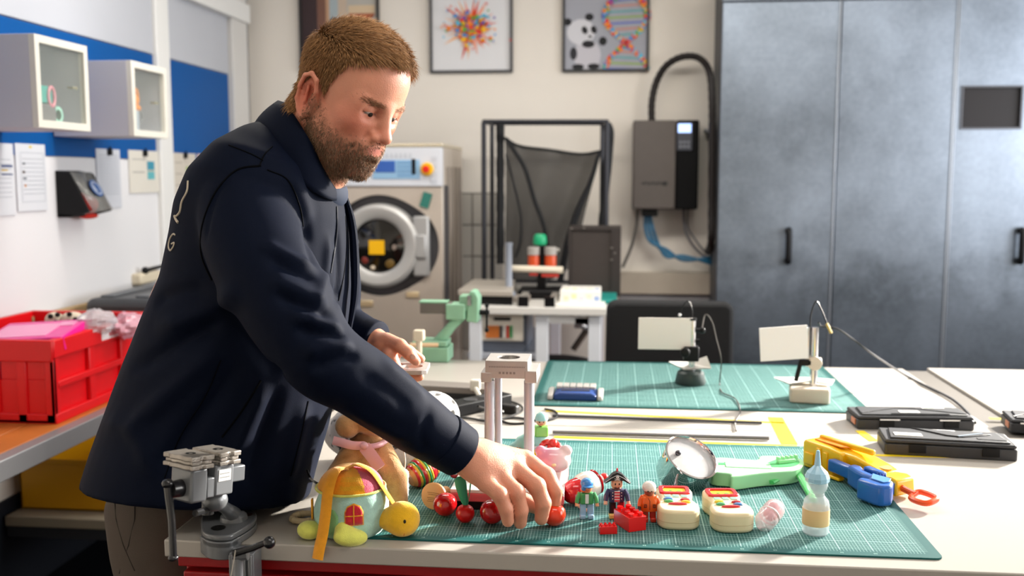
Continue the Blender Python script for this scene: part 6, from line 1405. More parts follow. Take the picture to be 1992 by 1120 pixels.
# everything stands at depth dV in front of the bench corner
dV = 1.44
def VV(px, py, dd=0): return D(px, py, dV+dd)
b0 = VV(440, 1040); t = T('clamp_vise', 'grey ball-joint vise with black handles clamped to the bench corner', 'vise', tuple(b0), 0)
Zp = 0
# mounting plate: diamond shaped, lying on the bench corner
plate_top = [(391, 1008), (400, 996), (436, 990), (470, 988), (484, 989), (497, 995), (499, 1005), (488, 1018), (462, 1034), (444, 1041), (414, 1041), (394, 1032)]
zP = ZT+.022
pp = [W(x, y, zP) for x, y in plate_top]; pp = [(p.x, p.y) for p in smooth_pts(pp, 3, True)]
P_('mounting_plate', G().prism(pp, ZT+.0125, zP), mvg, t, w=True, bev=.003, seg=3)
pf = [(x, min(y, DY0-.002)) for x, y in pp if y < DY0+.012]
P_('front_lug', G().prism(pf, ZT-.018, ZT+.0105), mvg, t, w=True, bev=.002)
P_('lower_plate', G().prism(pp, ZT+.0005-.0, ZT+.0115), mvg, t, w=True, bev=.002)
p = W(425, 1027, zP); P_('bolt_hole', G().lathe([(.001, 0), (.010, 0), (.0115, .0012), (.001, .0014)], 24, Matrix.Translation(p)), M('hole_dark', '1a1a1a', .4), t, w=True)
p = W(483, 1001, zP); P_('bolt_hole', G().lathe([(.001, 0), (.006, 0), (.007, .001), (.001, .0012)], 20, Matrix.Translation(p)), M('hole_brown', '4a2a22', .4), t, w=True)
q = W(455, 1010, zP); q2 = VV(418, 972, .045)
P_('ball_socket', G().lathe([(.022, 0), (.021, .007), (.016, .012), (.001, .015)], 32, Matrix.Translation(q)), mvg, t, w=True)
P_('neck_arm', G().tube([q+Vector((0, 0, .008)), q.lerp(q2, .5)+Vector((0, 0, .004)), q2], [.013, .009, .012], 16), mvg, t, w=True)
P_('ball', G().ell(q2, (.019, .019, .017)), mvg, t, w=True)
# clamp column in front, under the plate
zc0 = ZT-.2
c0 = W(418, 1040, ZT+.0)
g = G(); x0_ = VV(398, 1060).x; x1_ = VV(450, 1060).x
yq = DY0-.035
for i in range(4): xx = x0_+.004+i*(x1_-x0_-.008)/3; g.box(xx-.003, xx+.003, yq-.012, yq-.004, zc0, ZT-.002)
g.box(x0_, x1_, yq-.006, DY0-.006, zc0, ZT-.001)
P_('clamp_bracket', g, mvg, t, w=True, bev=.0015)
P_('clamp_pin', G().tube([VV(455, 1078, .0), VV(482, 1076, .0)], .010, 10).cyl(VV(462, 1085), VV(462, 1120), .008), mvg, t, w=True)
P_('tag_wire', G().tube(smooth_pts([VV(458, 1070, -.02), VV(454, 1095, -.02), VV(449, 1120, -.02)], 4), .0008, 6), M('wire_pale', 'b8b0a4', .5), t, w=True)
lv = P_('lever', G().tube([VV(455, 1076, -.01), VV(490, 1066, -.015), VV(520, 1054, -.02)], [.0055, .005, .0042], 10), mvb, t, w=True)
P_('lever_knob', G().ell(VV(524, 1055, -.02), .0088), mvb, lv, w=True)
# jaws: a frame leaning with the long axis going back-right
o = VV(392, 925, .0); ex = (VV(462, 905, .07)-VV(350, 925, -.02)).normalized(); ez = Vector((0, 0, 1)); ez = (ez-ex*ez.dot(ex)).normalized(); ey = ez.cross(ex)
MV = Matrix.Translation(VV(395, 926, .02)) @ Matrix((ex, ey, ez)).transposed().to_4x4() @ Matrix.Diagonal((.86, .86, .92, 1))
def vg(): g = G(); g.T = MV; return g
g = vg()
P_('fixed_body', vg().box(-.046, -.012, -.027, .027, -.034, .020), M('vise_body2', '74777b', .35, metal=.2, coat=.2), t, w=True, bev=.004)
P_('guide_block', vg().box(-.012, .006, -.025, .022, -.030, .002), mvg, t, w=True, bev=.002)
P_('moving_body', vg().box(.004, .044, -.027, .027, -.030, .020), M('vise_body2', '74777b', .35, metal=.2, coat=.2), t, w=True, bev=.003)
P_('slide_end', vg().box(.044, .076, -.02, .02, -.014, .012), mvg, t, w=True, bev=.002)
def jaw(x0, x1):
    n = 10; pts = []
    w = .036
    base = [(x0, -w), ((x0+x1)/2-.006, -w), ((x0+x1)/2-.003, -w+.004), ((x0+x1)/2+.003, -w+.004), ((x0+x1)/2+.006, -w), (x1, -w), (x1-.003, -w+.010), (x1, -w+.016), (x1, w-.016), (x1-.003, w-.010), (x1, w), ((x0+x1)/2, w), (x0, w), (x0+.004, w-.01), (x0, w-.018), (x0+.003, 0), (x0, -w+.018), (x0+.004, -w+.009)]
    g = vg(); g.prism(base, .020, .027); g.prism([((x-(x0+x1)/2)*.86+(x0+x1)/2, y*.93) for x, y in base], .027, .033); g.prism(base, .033, .041); return g
for x0_, x1_ in ((-.056, -.008), (.004, .050)):
    j = P_('jaw', jaw(x0_, x1_), mva, t, w=True, bev=.0012)
    P_('jaw_screw', vg().lathe([(.001, .0405), (.007, .0405), (.0085, .0416), (.007, .0418), (.001, .0405)], 20, Matrix.Translation(((x0_+x1_)/2, -.004, 0))), M('hole_dark', '2a2624', .4), j, w=True)
P_('jaw_gap_screw', vg().box(-.012, .004, -.008, .008, .0, .03), M('gap_dark', '141414', .5), t, w=True)
sp_ = P_('sticker', vg().box(.010, .036, -.0282, -.0272, -.006, .012), mlab, t, w=True, label='white sticker with two lines of small print')
g = vg(); [g.box(.012+i*.0022, .0135+i*.0022, -.0286, -.0281, z, z+.002) for i in range(10) for z in (.005, -.001)]; P_('sticker_print', g, M('label_print', 'a0a0a0', .5), sp_, w=True, kind='stuff')
P_('lead_screw', vg().tube([(-.046, .0, -.012), (-.066, .0, -.012)], [.014, .013], 20), mvb, t, w=True)
hp = MV @ Vector((-.064, .0, -.010))
tb = P_('tommy_bar', G().tube([hp+Vector((-.004, -.004, .006)), hp+Vector((.001, -.006, -.045)), hp+Vector((.002, -.008, -.098))], [.006, .0052, .0055], 10), mvb, t, w=True)
P_('bar_end', G().ell(hp+Vector((.002, -.008, -.099)), (.0075, .0075, .005)), mvb, tb, w=True)
P_('bar_end', G().ell(hp+Vector((-.004, -.004, .008)), (.0085, .008, .007)), mvb, tb, w=True)
P_('lock_stub', G().tube([VV(404, 968, .05), VV(404, 1000, .05)], .009, 12).tube([VV(406, 990, .04), VV(380, 998, .0)], .005, 10), mvb, t, w=True)
# ================================================================ THE MAN AT THE BENCH
man = T('person', 'bearded man in a dark navy jacket leaning over the bench and reaching for toys', 'person', (-.83, 1.74, 0), 0)
al, be = radians(32), radians(27); HS = .985
hF = RGT*cos(al)*cos(be)-UPV*sin(be)-FWD*sin(al)*cos(be); hL = (RGT*sin(al)+FWD*cos(al)).normalized(); hU = hF.cross(hL).normalized(); hL = hU.cross(hF).normalized()
MR = Matrix((hF, hL, hU)).transposed()
hO = D(600, 187, 1.575)-MR @ (Vector((-.014*.92, -.078*.95, -.024))*HS)
MH = Matrix.Translation(hO) @ MR.to_4x4() @ Matrix.Diagonal((HS*.92, HS*.95, HS, 1))
B_ = SDF((-.80, 1.38, .90), (.16, 2.12, 1.86), .0023)
def hell(c, r, R=None, k=.01, cut=False):
    if not isinstance(r, (tuple, list)): r = (r, r, r)
    cw = MH @ Vector(c); rw = [x*HS for x in r]; Rw = MR @ (Euler(R).to_matrix() if R else Matrix.Identity(3)); v = B_.near([cw], max(rw)+k+.008)
    (v.ssub if cut else v.smin)(v.dell(cw, rw, Rw), k)
def hcap(a, b, ra, rb=None, k=.01, cut=False):
    rb = ra if rb is None else rb; a = MH @ Vector(a); b = MH @ Vector(b); v = B_.near([a, b], max(ra, rb)*HS+k+.008)
    (v.ssub if cut else v.smin)(v.dcap(a, b, ra*HS, rb*HS), k)
def wcap(a, b, ra, rb=None, k=.008):
    rb = ra if rb is None else rb; v = B_.near([a, b], max(ra, rb)+k+.008); v.smin(v.dcap(a, b, ra, rb), k)
def wchain(P, R, k=.006):
    for i in range(len(P)-1): wcap(P[i], P[i+1], R[i], R[i+1], k)
# skull and face
hell((-.008, 0, .029), (.090, .074, .080), k=.001)
hell((.030, 0, .040), (.062, .064, .060), k=.03)
hell((.030, 0, -.030), (.062, .060, .075), k=.03)
hell((.020, 0, -.072), (.060, .056, .042), k=.025)
for s_ in (-1, 1):
    hcap((-.002, s_*.056, -.045), (.050, s_*.036, -.096), .018, .016, k=.02)
    hell((.058, s_*.040, -.028), (.026, .022, .022), k=.015)
    hcap((.085, s_*.010, .007), (.071, s_*.045, .006), .010, .009, k=.012)
    hell((.066, s_*.046, .000), (.016, .012, .02), k=.012)
hcap((.078, -.008, -.106), (.078, .008, -.106), .017, k=.02)
hell((.070, 0, -.070), (.030, .034, .030), k=.02)
for s_ in (-1, 1): hell((.097, s_*.031, -.008), (.017, .018, .012), k=.010, cut=True)
# eyes: lids over the eyeballs, a slit left open
for s_ in (-1, 1):
    hell((.0745, s_*.031, -.006), .0142, k=.004)
    hcap((.0845, s_*.018, .0000), (.080, s_*.045, -.001), .0046, k=.004)
    hcap((.084, s_*.019, -.0155), (.080, s_*.042, -.015), .0038, k=.005)
    hcap((.0905, s_*.0195, -.0100), (.0900, s_*.031, -.0105), .0017, k=.001, cut=True); hcap((.0900, s_*.031, -.0098), (.0825, s_*.0445, -.0105), .0018, .0012, k=.001, cut=True)
# nose
hcap((.092, 0, .008), (.108, 0, -.030), .0080, .0092, k=.010); hell((.112, 0, -.039), (.0125, .0115, .0105), k=.006)
for s_ in (-1, 1):
    hell((.099, s_*.0140, -.044), (.0125, .0085, .0090), k=.006)
    hcap((.094, s_*.024, -.044), (.080, s_*.034, -.068), .0016, k=.010, cut=True)
# mouth
hell((.085, 0, -.060), (.015, .028, .014), k=.010)
hcap((.0950, -.010, -.0605), (.0950, .010, -.0605), .0042, k=.003); hcap((.0925, -.010, -.0705), (.0925, .010, -.0705), .0052, k=.004)
hcap((.090, -.024, -.0665), (.0925, -.010, -.0640), .0034, .0042, k=.003); hcap((.090, .024, -.0665), (.0925, .010, -.0640), .0034, .0042, k=.003)
hcap((.1005, 0, -.0655), (.0915, -.0255, -.0672), .0012, .0012, k=.002, cut=True); hcap((.1005, 0, -.0655), (.0915, .0255, -.0672), .0012, .0012, k=.002, cut=True)
hcap((.096, -.008, -.083), (.096, .008, -.083), .0040, k=.008, cut=True)
# ear on each side
for s_ in (-1, 1):
    e0 = Vector((-.014, s_*.0755, -.023))
    hell(e0, (.020, .008, .034), (0, radians(-14), 0), k=.004)
    hell(e0+Vector((.002, s_*.0075, -.000)), (.0115, .0085, .0215), (0, radians(-14), 0), k=.003, cut=True)
    pts = [e0+Vector((x, s_*y, z)) for x, y, z in [(a*1.1, b_*1.15, c_*1.1) for a, b_, c_ in ((.012, .001, -.012), (.015, .004, .010), (.012, .008, .026), (.0, .011, .033), (-.012, .011, .026), (-.018, .010, .008), (-.016, .008, -.010), (-.008, .005, -.024), (.001, .002, -.033))]]
    for i in range(len(pts)-1): hcap(pts[i], pts[i+1], .0038, .0038, k=.003)
    hell(e0+Vector((.001, s_*.002, -.031)), (.0085, .0045, .0085), k=.004)
    hcap(e0+Vector((-.002, s_*.004, -.012)), e0+Vector((-.004, s_*.006, .014)), .0028, k=.003)
    hell(e0+Vector((.011, s_*.004, -.006)), (.0035, .004, .006), k=.003)
# neck and hidden trunk
nb = D(560, 330, 1.68)
hcap((-.040, 0, -.035), tuple(MH.inverted() @ nb), .056, .062, k=.02)
hcap((.012, 0, -.075), tuple(MH.inverted() @ D(612, 345, 1.66)), .042, .050, k=.02)
wchain([nb, D(520, 440, 1.72), D(440, 620, 1.75), D(380, 800, 1.76)], [.075, .12, .125, .115], k=.03)
# right arm (near) and hand
sh = D(470, 415, 1.575); el = D(618, 690, 1.50); wr = D(888, 872, 1.600)
wchain([D(520, 400, 1.68), sh, el, D(760, 775, 1.55), wr], [.07, .052, .042, .038, .030], k=.02)
kn = {'little': [D(946, 940, 1.580), D(972, 962, 1.568), D(984, 990, 1.572), D(988, 1013, 1.583)],
      'ring': [D(975, 928, 1.598), D(1005, 958, 1.583), D(1013, 992, 1.590), D(1012, 1016, 1.602)],
      'middle': [D(1003, 912, 1.620), D(1044, 945, 1.602), D(1057, 978, 1.606), D(1053, 1008, 1.617)],
      'index': [D(1022, 893, 1.645), D(1064, 925, 1.632), D(1080, 953, 1.630), D(1079, 980, 1.640)]}
for nm, P in kn.items():
    r0 = {'little': .0114, 'ring': .0124, 'middle': .0130, 'index': .0126}[nm]
    wchain([wr.lerp(P[0], .45), P[0]], [.020, .0145], k=.016)
    wchain(P, [r0*1.22, r0*1.06, r0, r0*.86], k=.003)
    wcap(P[1], P[1], r0*1.13, k=.004)
wchain([wr, D(948, 905, 1.612)], [.029, .026], k=.018); wchain([D(930, 905, 1.60), D(985, 915, 1.625)], [.024, .018], k=.018)
wchain([wr.lerp(kn['index'][0], .35)+FWD*.018, D(985, 950, 1.668), D(1025, 978, 1.672), D(1052, 992, 1.662)], [.020, .014, .0125, .010], k=.008)
# tendons on the back of the hand
for nm in ('ring', 'middle', 'index'):
    a = wr.lerp(kn[nm][0], .35)-FWD*.018+UPV*.013; b = kn[nm][0]-FWD*.004+UPV*.009; wcap(a, b, .0028, .0036, k=.008)
# left arm (far) and hand
wl_ = D(722, 664, 1.900)
wchain([D(580, 420, 1.78), D(616, 440, 1.87), D(640, 540, 1.93), D(652, 625, 1.945), D(690, 650, 1.925), wl_], [.06, .038, .032, .030, .029, .028], k=.01)
wchain([wl_, D(752, 676, 1.885)], [.026, .024], k=.012); wcap(D(745, 668, 1.87), D(768, 682, 1.90), .020, .017, k=.012)
wchain([D(752, 663, 1.865), D(778, 672, 1.845), D(796, 688, 1.838), D(809, 702, 1.842)], [.016, .0128, .0115, .0092], k=.004)
wchain([D(765, 670, 1.885), D(795, 682, 1.895), D(818, 698, 1.90)], [.0125, .0105, .009], k=.004)
for px, py, d in ((800, 733, 1.852), (790, 738, 1.872), (782, 738, 1.895)):
    wchain([D(757, 690, d+.0), D(772, 722, d+.0), D(px, py, d-.01), D(px+16, py-1, d-.015)], [.015, .0115, .0105, .0088], k=.004)
V, Q = B_.mesh(); del B_
# colours from where each point lies on the head
Mi = np.array(MH.inverted()); H = V @ Mi[:3, :3].T+Mi[:3, 3]; hx, hy, hz = H[:, 0], np.abs(H[:, 1]), H[:, 2]
headm = (np.abs(H[:, 0]) < .16) & (hy < .12) & (hz > -.17)
def sst(a, b, x): t_ = np.clip((x-a)/(b-a), 0, 1); return t_*t_*(3-2*t_)
col = np.tile(np.array(lin('de9a7e')), (len(V), 1)); 
def mix(m, c, k=1.0):
    global col
    m = (m*k)[:, None]; col = col*(1-m)+np.array(lin(c))*m
def gau(c, r): return np.exp(-(((hx-c[0])/r[0])**2+((hy-c[1])/r[1])**2+((hz-c[2])/r[2])**2))*headm
mix(gau((.07, .045, -.03), (.045, .035, .035)), 'c4604c', .6); mix(gau((.115, 0, -.04), (.02, .014, .016)), 'c46a58', .55); mix(gau((-.014, .08, -.022), (.03, .02, .04)), 'c8604a', .75)
mix(gau((.09, .0, .06), (.04, .05, .03)), 'd8937c', .4)
cheek = np.interp(hx, [-.03, .0, .012, .04, .07, .088, .12], [-.05, -.012, -.026, -.050, -.060, -.055, -.053])
beard = sst(.010, -.012, hz-cheek)*sst(-.018, -.004, hx)*headm*sst(-.155, -.125, hz-.10*(0)-0*hx)
nl = np.exp(-((np.clip(hx, .085, .12)-hx)/.02)**2)
lips = np.exp(-(((hz+.0658)/.0076)**4+((hy)/.0215)**4))*(hx > .085)*headm
beard = beard*(1-lips)
mix(beard*np.clip(.75+.5*np.sin(hx*310+hz*240)*np.sin(hy*290-hz*330), .4, 1), '7c5238', .6); mix(lips, 'b0605a', .7)
brow = np.exp(-(((hz-.0085-.06*(hy-.03))/.0034)**2+((hy-.034)/.021)**4))*(hx > .045)*headm; mix(brow, 'a87a5c', .5)
# hairline
hl = np.interp(hx, [-.12, -.050, -.036, -.016, .004, .014, .026, .045, .062, .080, .12], [-.075, -.070, -.035, .018, .004, -.012, .022, .056, .064, .078, .076])
hair = sst(-.002, .006, hz-hl)*headm*((hy < .0800) | (hx < -.034) | (hz > .03))
mix(hair, '7c5632', .9)
# hands: ruddier knuckles
for P in kn.values():
    for q in P[:3]: mix(np.exp(-(np.linalg.norm(V-np.array(q), axis=1)/.011)**2), 'c4735e', .4)
mskin = M('skin', 'd59a80', .48, vcol=True, var=.05, vs=45, bump=.25, bs=420, sss=.22)
body = fmesh('body', V, Q, mskin, man, col=col, w=True, laps=1)
Nv = vnormals(V, Q); vol = (V*Nv).sum()
if ((V-V.mean(0))*Nv).sum() < 0: Nv = -Nv
# strands of hair as thin tapered blades
def strands(name, idx, nrm, ln, wd, comb, mat, par, lift=.35, jit=.25, seg=2, dz=0):
    k = len(idx); P0 = V[idx]+rng.normal(0, .0007, (k, 3)); N = Nv[idx]
    C = comb(H[idx]) @ np.array(MR).T; C = C-(C*N).sum(1)[:, None]*N; C /= np.linalg.norm(C, axis=1)[:, None]+1e-9
    d = C+N*lift+rng.normal(0, jit, (k, 3)); d /= np.linalg.norm(d, axis=1)[:, None]
    L = (ln(H[idx])*rng.uniform(.7, 1.25, k))[:, None]; sd = np.cross(d, N); sd /= np.linalg.norm(sd, axis=1)[:, None]+1e-9
    d2 = d*.8+C*.45-N*.16; d2 /= np.linalg.norm(d2, axis=1)[:, None]
    P1 = P0+d*L*.55; P2 = P1+d2*L*.45; w_ = wd
    vs = np.concatenate([P0-sd*w_-N*.001, P0+sd*w_-N*.001, P0+N*w_, P1-sd*w_*.8, P1+sd*w_*.8, P1+N*w_*.8, P2]); a = np.arange(k)
    T3 = lambda x, y, z: np.stack([a+x*k, a+y*k, a+z*k], 1)
    tri = np.concatenate([T3(0, 1, 4), T3(0, 4, 3), T3(1, 2, 5), T3(1, 5, 4), T3(2, 0, 3), T3(2, 3, 5), T3(3, 4, 6), T3(4, 5, 6), T3(5, 3, 6)])
    tint = rng.uniform(.6, 1.45, k)[:, None]*np.array(lin(mat[1])); col_ = np.tile(tint, (7, 1))
    o = fmesh(name, vs, tri, M('strand_'+name, mat[1], .42, vcol=True, spec=.4), par, col=np.clip(col_, 0, 1), w=True)
    return o
def pick(mask, n): p = np.clip(mask, 0, 1); return rng.choice(len(V), n, p=p/p.sum())
def comb_top(h):
    out = np.zeros((len(h), 3)); top = sst(.04, .10, h[:, 2]); out[:, 0] = .75*top+.05; out[:, 2] = -.9*(1-top)+.0*top; out[:, 1] = -.35*top*np.sign(h[:, 1]+.01); out[:, 0] += .25*(1-top)*(h[:, 0] > 0); return out
hairobj = strands('hair', pick(hair, 26000), None, lambda h: .011+.018*sst(.02, .11, h[:, 2])+.004*sst(.03, .08, h[:, 0]), .00055, comb_top, ('hair', 'a67c52'), man, lift=.45, jit=.16)
down = lambda h: np.stack([np.full(len(h), .25), np.zeros(len(h)), np.full(len(h), -1.)], 1)
strands('beard', pick(beard*(.35+.65*sst(-.03, -.09, hz))*(.5+.5*sst(.0, .05, hz+.12)), 9500), None, lambda h: .0035+.005*sst(-.05, -.10, h[:, 2]), .00028, down, ('beard', '8c6e56'), man, lift=.7, jit=.3)
strands('eyebrow', pick(brow, 520), None, lambda h: .006+0*h[:, 0], .00020, lambda h: np.stack([-.2+0*h[:, 0], np.sign(h[:, 1]), .3+0*h[:, 0]], 1), ('brow', '93694a'), man, lift=.3, jit=.2)
for s_ in (-1, 1):
    c = MH @ Vector((.0742, s_*.031, -.0065)); e_ = P_('eye', G().ell(c, (.0136, .0136, .0136), n=28, m=18), M('eye_white', 'b0a098', .5), man, w=True)
    p = MH @ Vector((.0878, s_*.0290, -.0110)); P_('iris', G().ell(p, (.0028, .0050, .0040), MR), M('iris_grey', '2a2622', .6, spec=.1), e_, w=True)
    g = G()
    for i in range(16):
        u = i/15; a = MH @ Vector((.0895-.006*u, s_*(.020+.024*u), -.0078-.0002*u)); g.tube([a, a+MR @ Vector((.0045, s_*.001*(u-.3), -.0035))], [.00035, .0001], 4)
    P_('eyelash', g, M('lash', '3a281c', .6), man, w=True, kind='stuff')
# finger nails
mnl = M('nail', 'e0b0a0', .25, coat=.4)
for nm, P in kn.items():
    d_ = (P[3]-P[2]).normalized(); out = (-FWD+d_*(FWD.dot(d_))).normalized(); c = P[3]+out*.0078-d_*.0; Rn = Matrix((d_, out.cross(d_), out)).transposed()
    if nm in ('middle',): P_('nail', G().ell(c-d_*.001, (.0066, .0052, .0016), Rn), mnl, man, w=True)
c = D(803, 694, 1.827); P_('nail', G().ell(c, (.0062, .0016, .0050), (0, .6, 0)), mnl, man, w=True)

# ---------------- jacket
HfY = Vector((FWD.x, FWD.y, 0)).normalized(); DP = (HfY+Vector((0, 0, -.15))).normalized()
def ring(Lp, Rp, dc, b, n=40, ex=2.1, fl=0):
    a = D(*Lp, dc); c_ = D(*Rp, dc); c = (a+c_)/2; u = (c_-a)/2; out = []
    for i in range(n):
        t_ = 2*pi*i/n; cs, sn = cos(t_), sin(t_)
        out.append(c+u*(abs(cs)**(2/ex)*(1 if cs > 0 else -1))+DP*(b*abs(sn)**(2/ex)*(1 if sn > 0 else -1)))
    return out
def loft(g, rings, cap=True):
    n = len(rings[0]); vs = [p for r in rings for p in r]
    fs = [(i*n+j, i*n+(j+1) % n, (i+1)*n+(j+1) % n, (i+1)*n+j) for i in range(len(rings)-1) for j in range(n)]
    if cap: fs += [tuple(range(n))[::-1], tuple(range((len(rings)-1)*n, len(rings)*n))]
    return g.add(vs, fs)
RG = [((168, 940), (598, 972), 1.760, .175), ((192, 870), (612, 915), 1.757, .18), ((222, 790), (636, 830), 1.755, .175), ((254, 700), (660, 730), 1.75, .175), ((286, 620), (680, 640), 1.745, .175),
      ((324, 540), (688, 560), 1.735, .18), ((344, 455), (686, 480), 1.725, .185), ((354, 400), (682, 430), 1.72, .19), ((380, 338), (674, 392), 1.715, .185), ((428, 286), (664, 366), 1.71, .165), ((480, 250), (648, 350), 1.70, .11), ((508, 238), (630, 330), 1.69, .07)]
g = G(); loft(g, [ring(*r) for r in RG])
vs_t = (list(g.v), list(g.f))
def sleeve(g, P, R, k=6):
    pts = smooth_pts(P, k); n = len(P); rr = []
    for i in range(n-1):
        for j in range(k): t_ = j/k; t_ = t_*t_*(3-2*t_); rr.append(R[i]*(1-t_)+R[i+1]*t_)
    rr.append(R[-1]); g.tube(pts, rr, 28); return g
g2 = G(); sleeve(g2, [D(500, 350, 1.62), D(474, 400, 1.590), D(500, 490, 1.545), D(556, 590, 1.505), D(622, 690, 1.490), D(704, 745, 1.515), D(800, 815, 1.560), D(886, 872, 1.600)], [.055, .074, .078, .072, .062, .056, .050, .042])
g3 = G(); sleeve(g3, [D(600, 380, 1.82), D(618, 440, 1.88), D(640, 540, 1.93), D(652, 625, 1.945), D(690, 650, 1.925), D(729, 662, 1.90)], [.06, .065, .06, .052, .046, .038])
def remesh(glist, vox, sm=4):
    bmn = bpy.data.meshes.new('tmp'); vs = []; fs = []
    for gg in glist: o_ = len(vs); vs += gg.v; fs += [[i+o_ for i in f] for f in gg.f]
    bmn.from_pydata(vs, [], fs); b = bmesh.new(); b.from_mesh(bmn); bmesh.ops.recalc_face_normals(b, faces=b.faces); b.to_mesh(bmn); b.free()
    o = bpy.data.objects.new('tmp', bmn); COL.objects.link(o); m = o.modifiers.new('r', 'REMESH'); m.mode = 'VOXEL'; m.voxel_size = vox
    bpy.context.view_layer.update(); ev = o.evaluated_get(bpy.context.evaluated_depsgraph_get()); me = ev.to_mesh()
    V = np.empty(len(me.vertices)*3); me.vertices.foreach_get('co', V); V = V.reshape(-1, 3)
    q = np.empty(len(me.loops), np.int32); me.loops.foreach_get('vertex_index', q); Q = q.reshape(-1, 4)
    ev.to_mesh_clear(); bpy.data.objects.remove(o)
    e = np.concatenate([Q[:, [0, 1]], Q[:, [1, 2]], Q[:, [2, 3]], Q[:, [3, 0]]])
    for _ in range(sm):
        a = np.zeros_like(V); c = np.zeros(len(V)); np.add.at(a, e[:, 0], V[e[:, 1]]); np.add.at(a, e[:, 1], V[e[:, 0]]); np.add.at(c, e[:, 0], 1); np.add.at(c, e[:, 1], 1)
        V = V*.5+.5*a/np.maximum(c, 1)[:, None]
    return V, Q
JV, JQ = remesh([g, g2, g3], .0052, 6)
bv = BVHTree.FromPolygons([tuple(p) for p in JV], [tuple(q) for q in JQ])
def hit(px, py, tree=None):
    r = ray(px, py).normalized(); h = (tree or bv).ray_cast(CAM, r, 5)
    return h[0] if h[0] is not None else None
JN = vnormals(JV, JQ)
if ((JV-JV.mean(0))*JN).sum() < 0: JN = -JN
def foldline(pts, amp, wd, k=8):
    P = [hit(p.x, p.y) for p in smooth_pts([(x, y, 0) for x, y in pts], k)]; P = [p for p in P if p is not None]
    if len(P) < 3: return np.zeros(len(JV))
    A_ = np.array([list(p) for p in P]); lo, hi = A_.min(0)-wd*3, A_.max(0)+wd*3; sel = np.where(((JV > lo) & (JV < hi)).all(1))[0]; out = np.zeros(len(JV))
    X = JV[sel]; best = np.full(len(sel), 9.); tt = np.zeros(len(sel))
    for i in range(len(A_)-1):
        ab = A_[i+1]-A_[i]; L2 = ab@ab+1e-12; t_ = np.clip((X-A_[i])@ab/L2, 0, 1); d = np.linalg.norm(X-A_[i]-t_[:, None]*ab, axis=1); m = d < best; best[m] = d[m]; tt[m] = (i+t_[m])/(len(A_)-1)
    env = np.minimum(1, np.minimum(tt, 1-tt)*5); out[sel] = amp*np.exp(-(best/wd)**2)*env; return out
FL = [([(505, 470), (560, 500), (612, 520)], .006, .012), ([(520, 500), (570, 528), (618, 545)], -.006, .010), ([(520, 540), (580, 565), (640, 590)], .006, .013), ([(530, 570), (590, 598), (655, 622)], -.007, .010),
      ([(560, 610), (620, 625), (668, 640)], .007, .013), ([(572, 640), (625, 650), (672, 655)], -.007, .009), ([(585, 690), (640, 672), (690, 672)], .006, .012), ([(600, 720), (655, 700), (700, 690)], -.006, .010),
      ([(430, 590), (500, 680), (560, 740)], -.007, .014), ([(590, 430), (600, 480), (612, 520)], -.005, .012), ([(560, 330), (590, 390), (600, 440)], .004, .014),
      ([(470, 560), (430, 590), (370, 620), (300, 640)], .009, .020), ([(440, 620), (380, 650), (310, 690), (250, 720)], -.008, .016), ([(450, 660), (380, 720), (300, 790), (240, 850)], .008, .020), ([(470, 690), (420, 770), (350, 860), (310, 930)], -.008, .016),
      ([(520, 740), (480, 830), (440, 920)], .007, .018), ([(545, 750), (510, 850), (480, 960)], -.006, .013), ([(600, 780), (575, 860), (560, 940)], .006, .018), ([(410, 560), (340, 570), (300, 590)], -.006, .014), ([(200, 820), (260, 840), (300, 930)], .005, .02),
      ([(690, 720), (760, 765), (800, 800)], -.003, .014), ([(740, 700), (790, 740), (830, 775)], .003, .012), ([(840, 790), (820, 850), (828, 880)], -.003, .009), ([(670, 790), (740, 830), (800, 860)], .003, .014),
      ([(400, 470), (405, 430), (420, 380), (450, 345)], -.003, .006), ([(640, 450), (632, 540), (600, 640)], .004, .01), ([(655, 430), (660, 520), (650, 600)], -.005, .009)]
dsp = sum(foldline(p_, a_*1.35, w_*.85) for p_, a_, w_ in FL)
nz = np.array([noise.noise(Vector(p)*7) for p in JV[::1]])*.0022
JV2 = JV+JN*(dsp+nz)[:, None]
mjk = M('jacket_navy', '020b20', .75, spec=.15, var=.06, vs=12, bump=.15, bs=900)
tb0 = (JV2[:, 0] > -.722) & (JV2[:, 1] > 1.455); JV2[tb0, 2] = np.maximum(JV2[tb0, 2], ZT+.003)
tb0 = (JV2[:, 2] < ZT) & (JV2[:, 0] > -.735); JV2[tb0, 0] = -.735
jk = fmesh('jacket', JV2, JQ, mjk, man, w=True, laps=1)
bv = BVHTree.FromPolygons([tuple(p) for p in JV2], [tuple(q) for q in JQ])
def stitch(name, pts, r, mat, par, k=8, off=.0004, sq=1, **kw):
    P = [hit(p.x, p.y) for p in smooth_pts([(x, y, 0) for x, y in pts], k)]; Q_ = []
    for p in P:
        if p is not None and (not Q_ or (p-Q_[-1]).length < .06): Q_.append(p-ray(996, 560)*off)
    if len(Q_) > 2: return P_(name, G().tube(Q_, r, 6), mat, par, w=True, **kw)
mseam = M('seam_dark', '010206', .8, spec=.1); mzip = M('zip_navy', '060f20', .6, spec=.2)
stitch('seam', [(508, 322), (462, 330), (425, 365), (402, 410), (391, 455), (393, 500), (412, 545)], .0016, mseam, jk)
stitch('seam', [(520, 330), (560, 350), (583, 400), (590, 440)], .0011, mseam, jk)
stitch('seam', [(505, 322), (515, 300), (530, 285)], .0011, mseam, jk)
stitch('seam', [(445, 282), (490, 300), (512, 312)], .0010, mseam, jk)
stitch('zipper', [(655, 402), (655, 450), (648, 500), (636, 560), (618, 600)], .0022, mzip, jk)
stitch('seam', [(672, 420), (674, 480), (668, 540), (655, 600)], .0010, mseam, jk)
stitch('seam', [(430, 700), (400, 770), (350, 850), (320, 930)], .0010, mseam, jk)
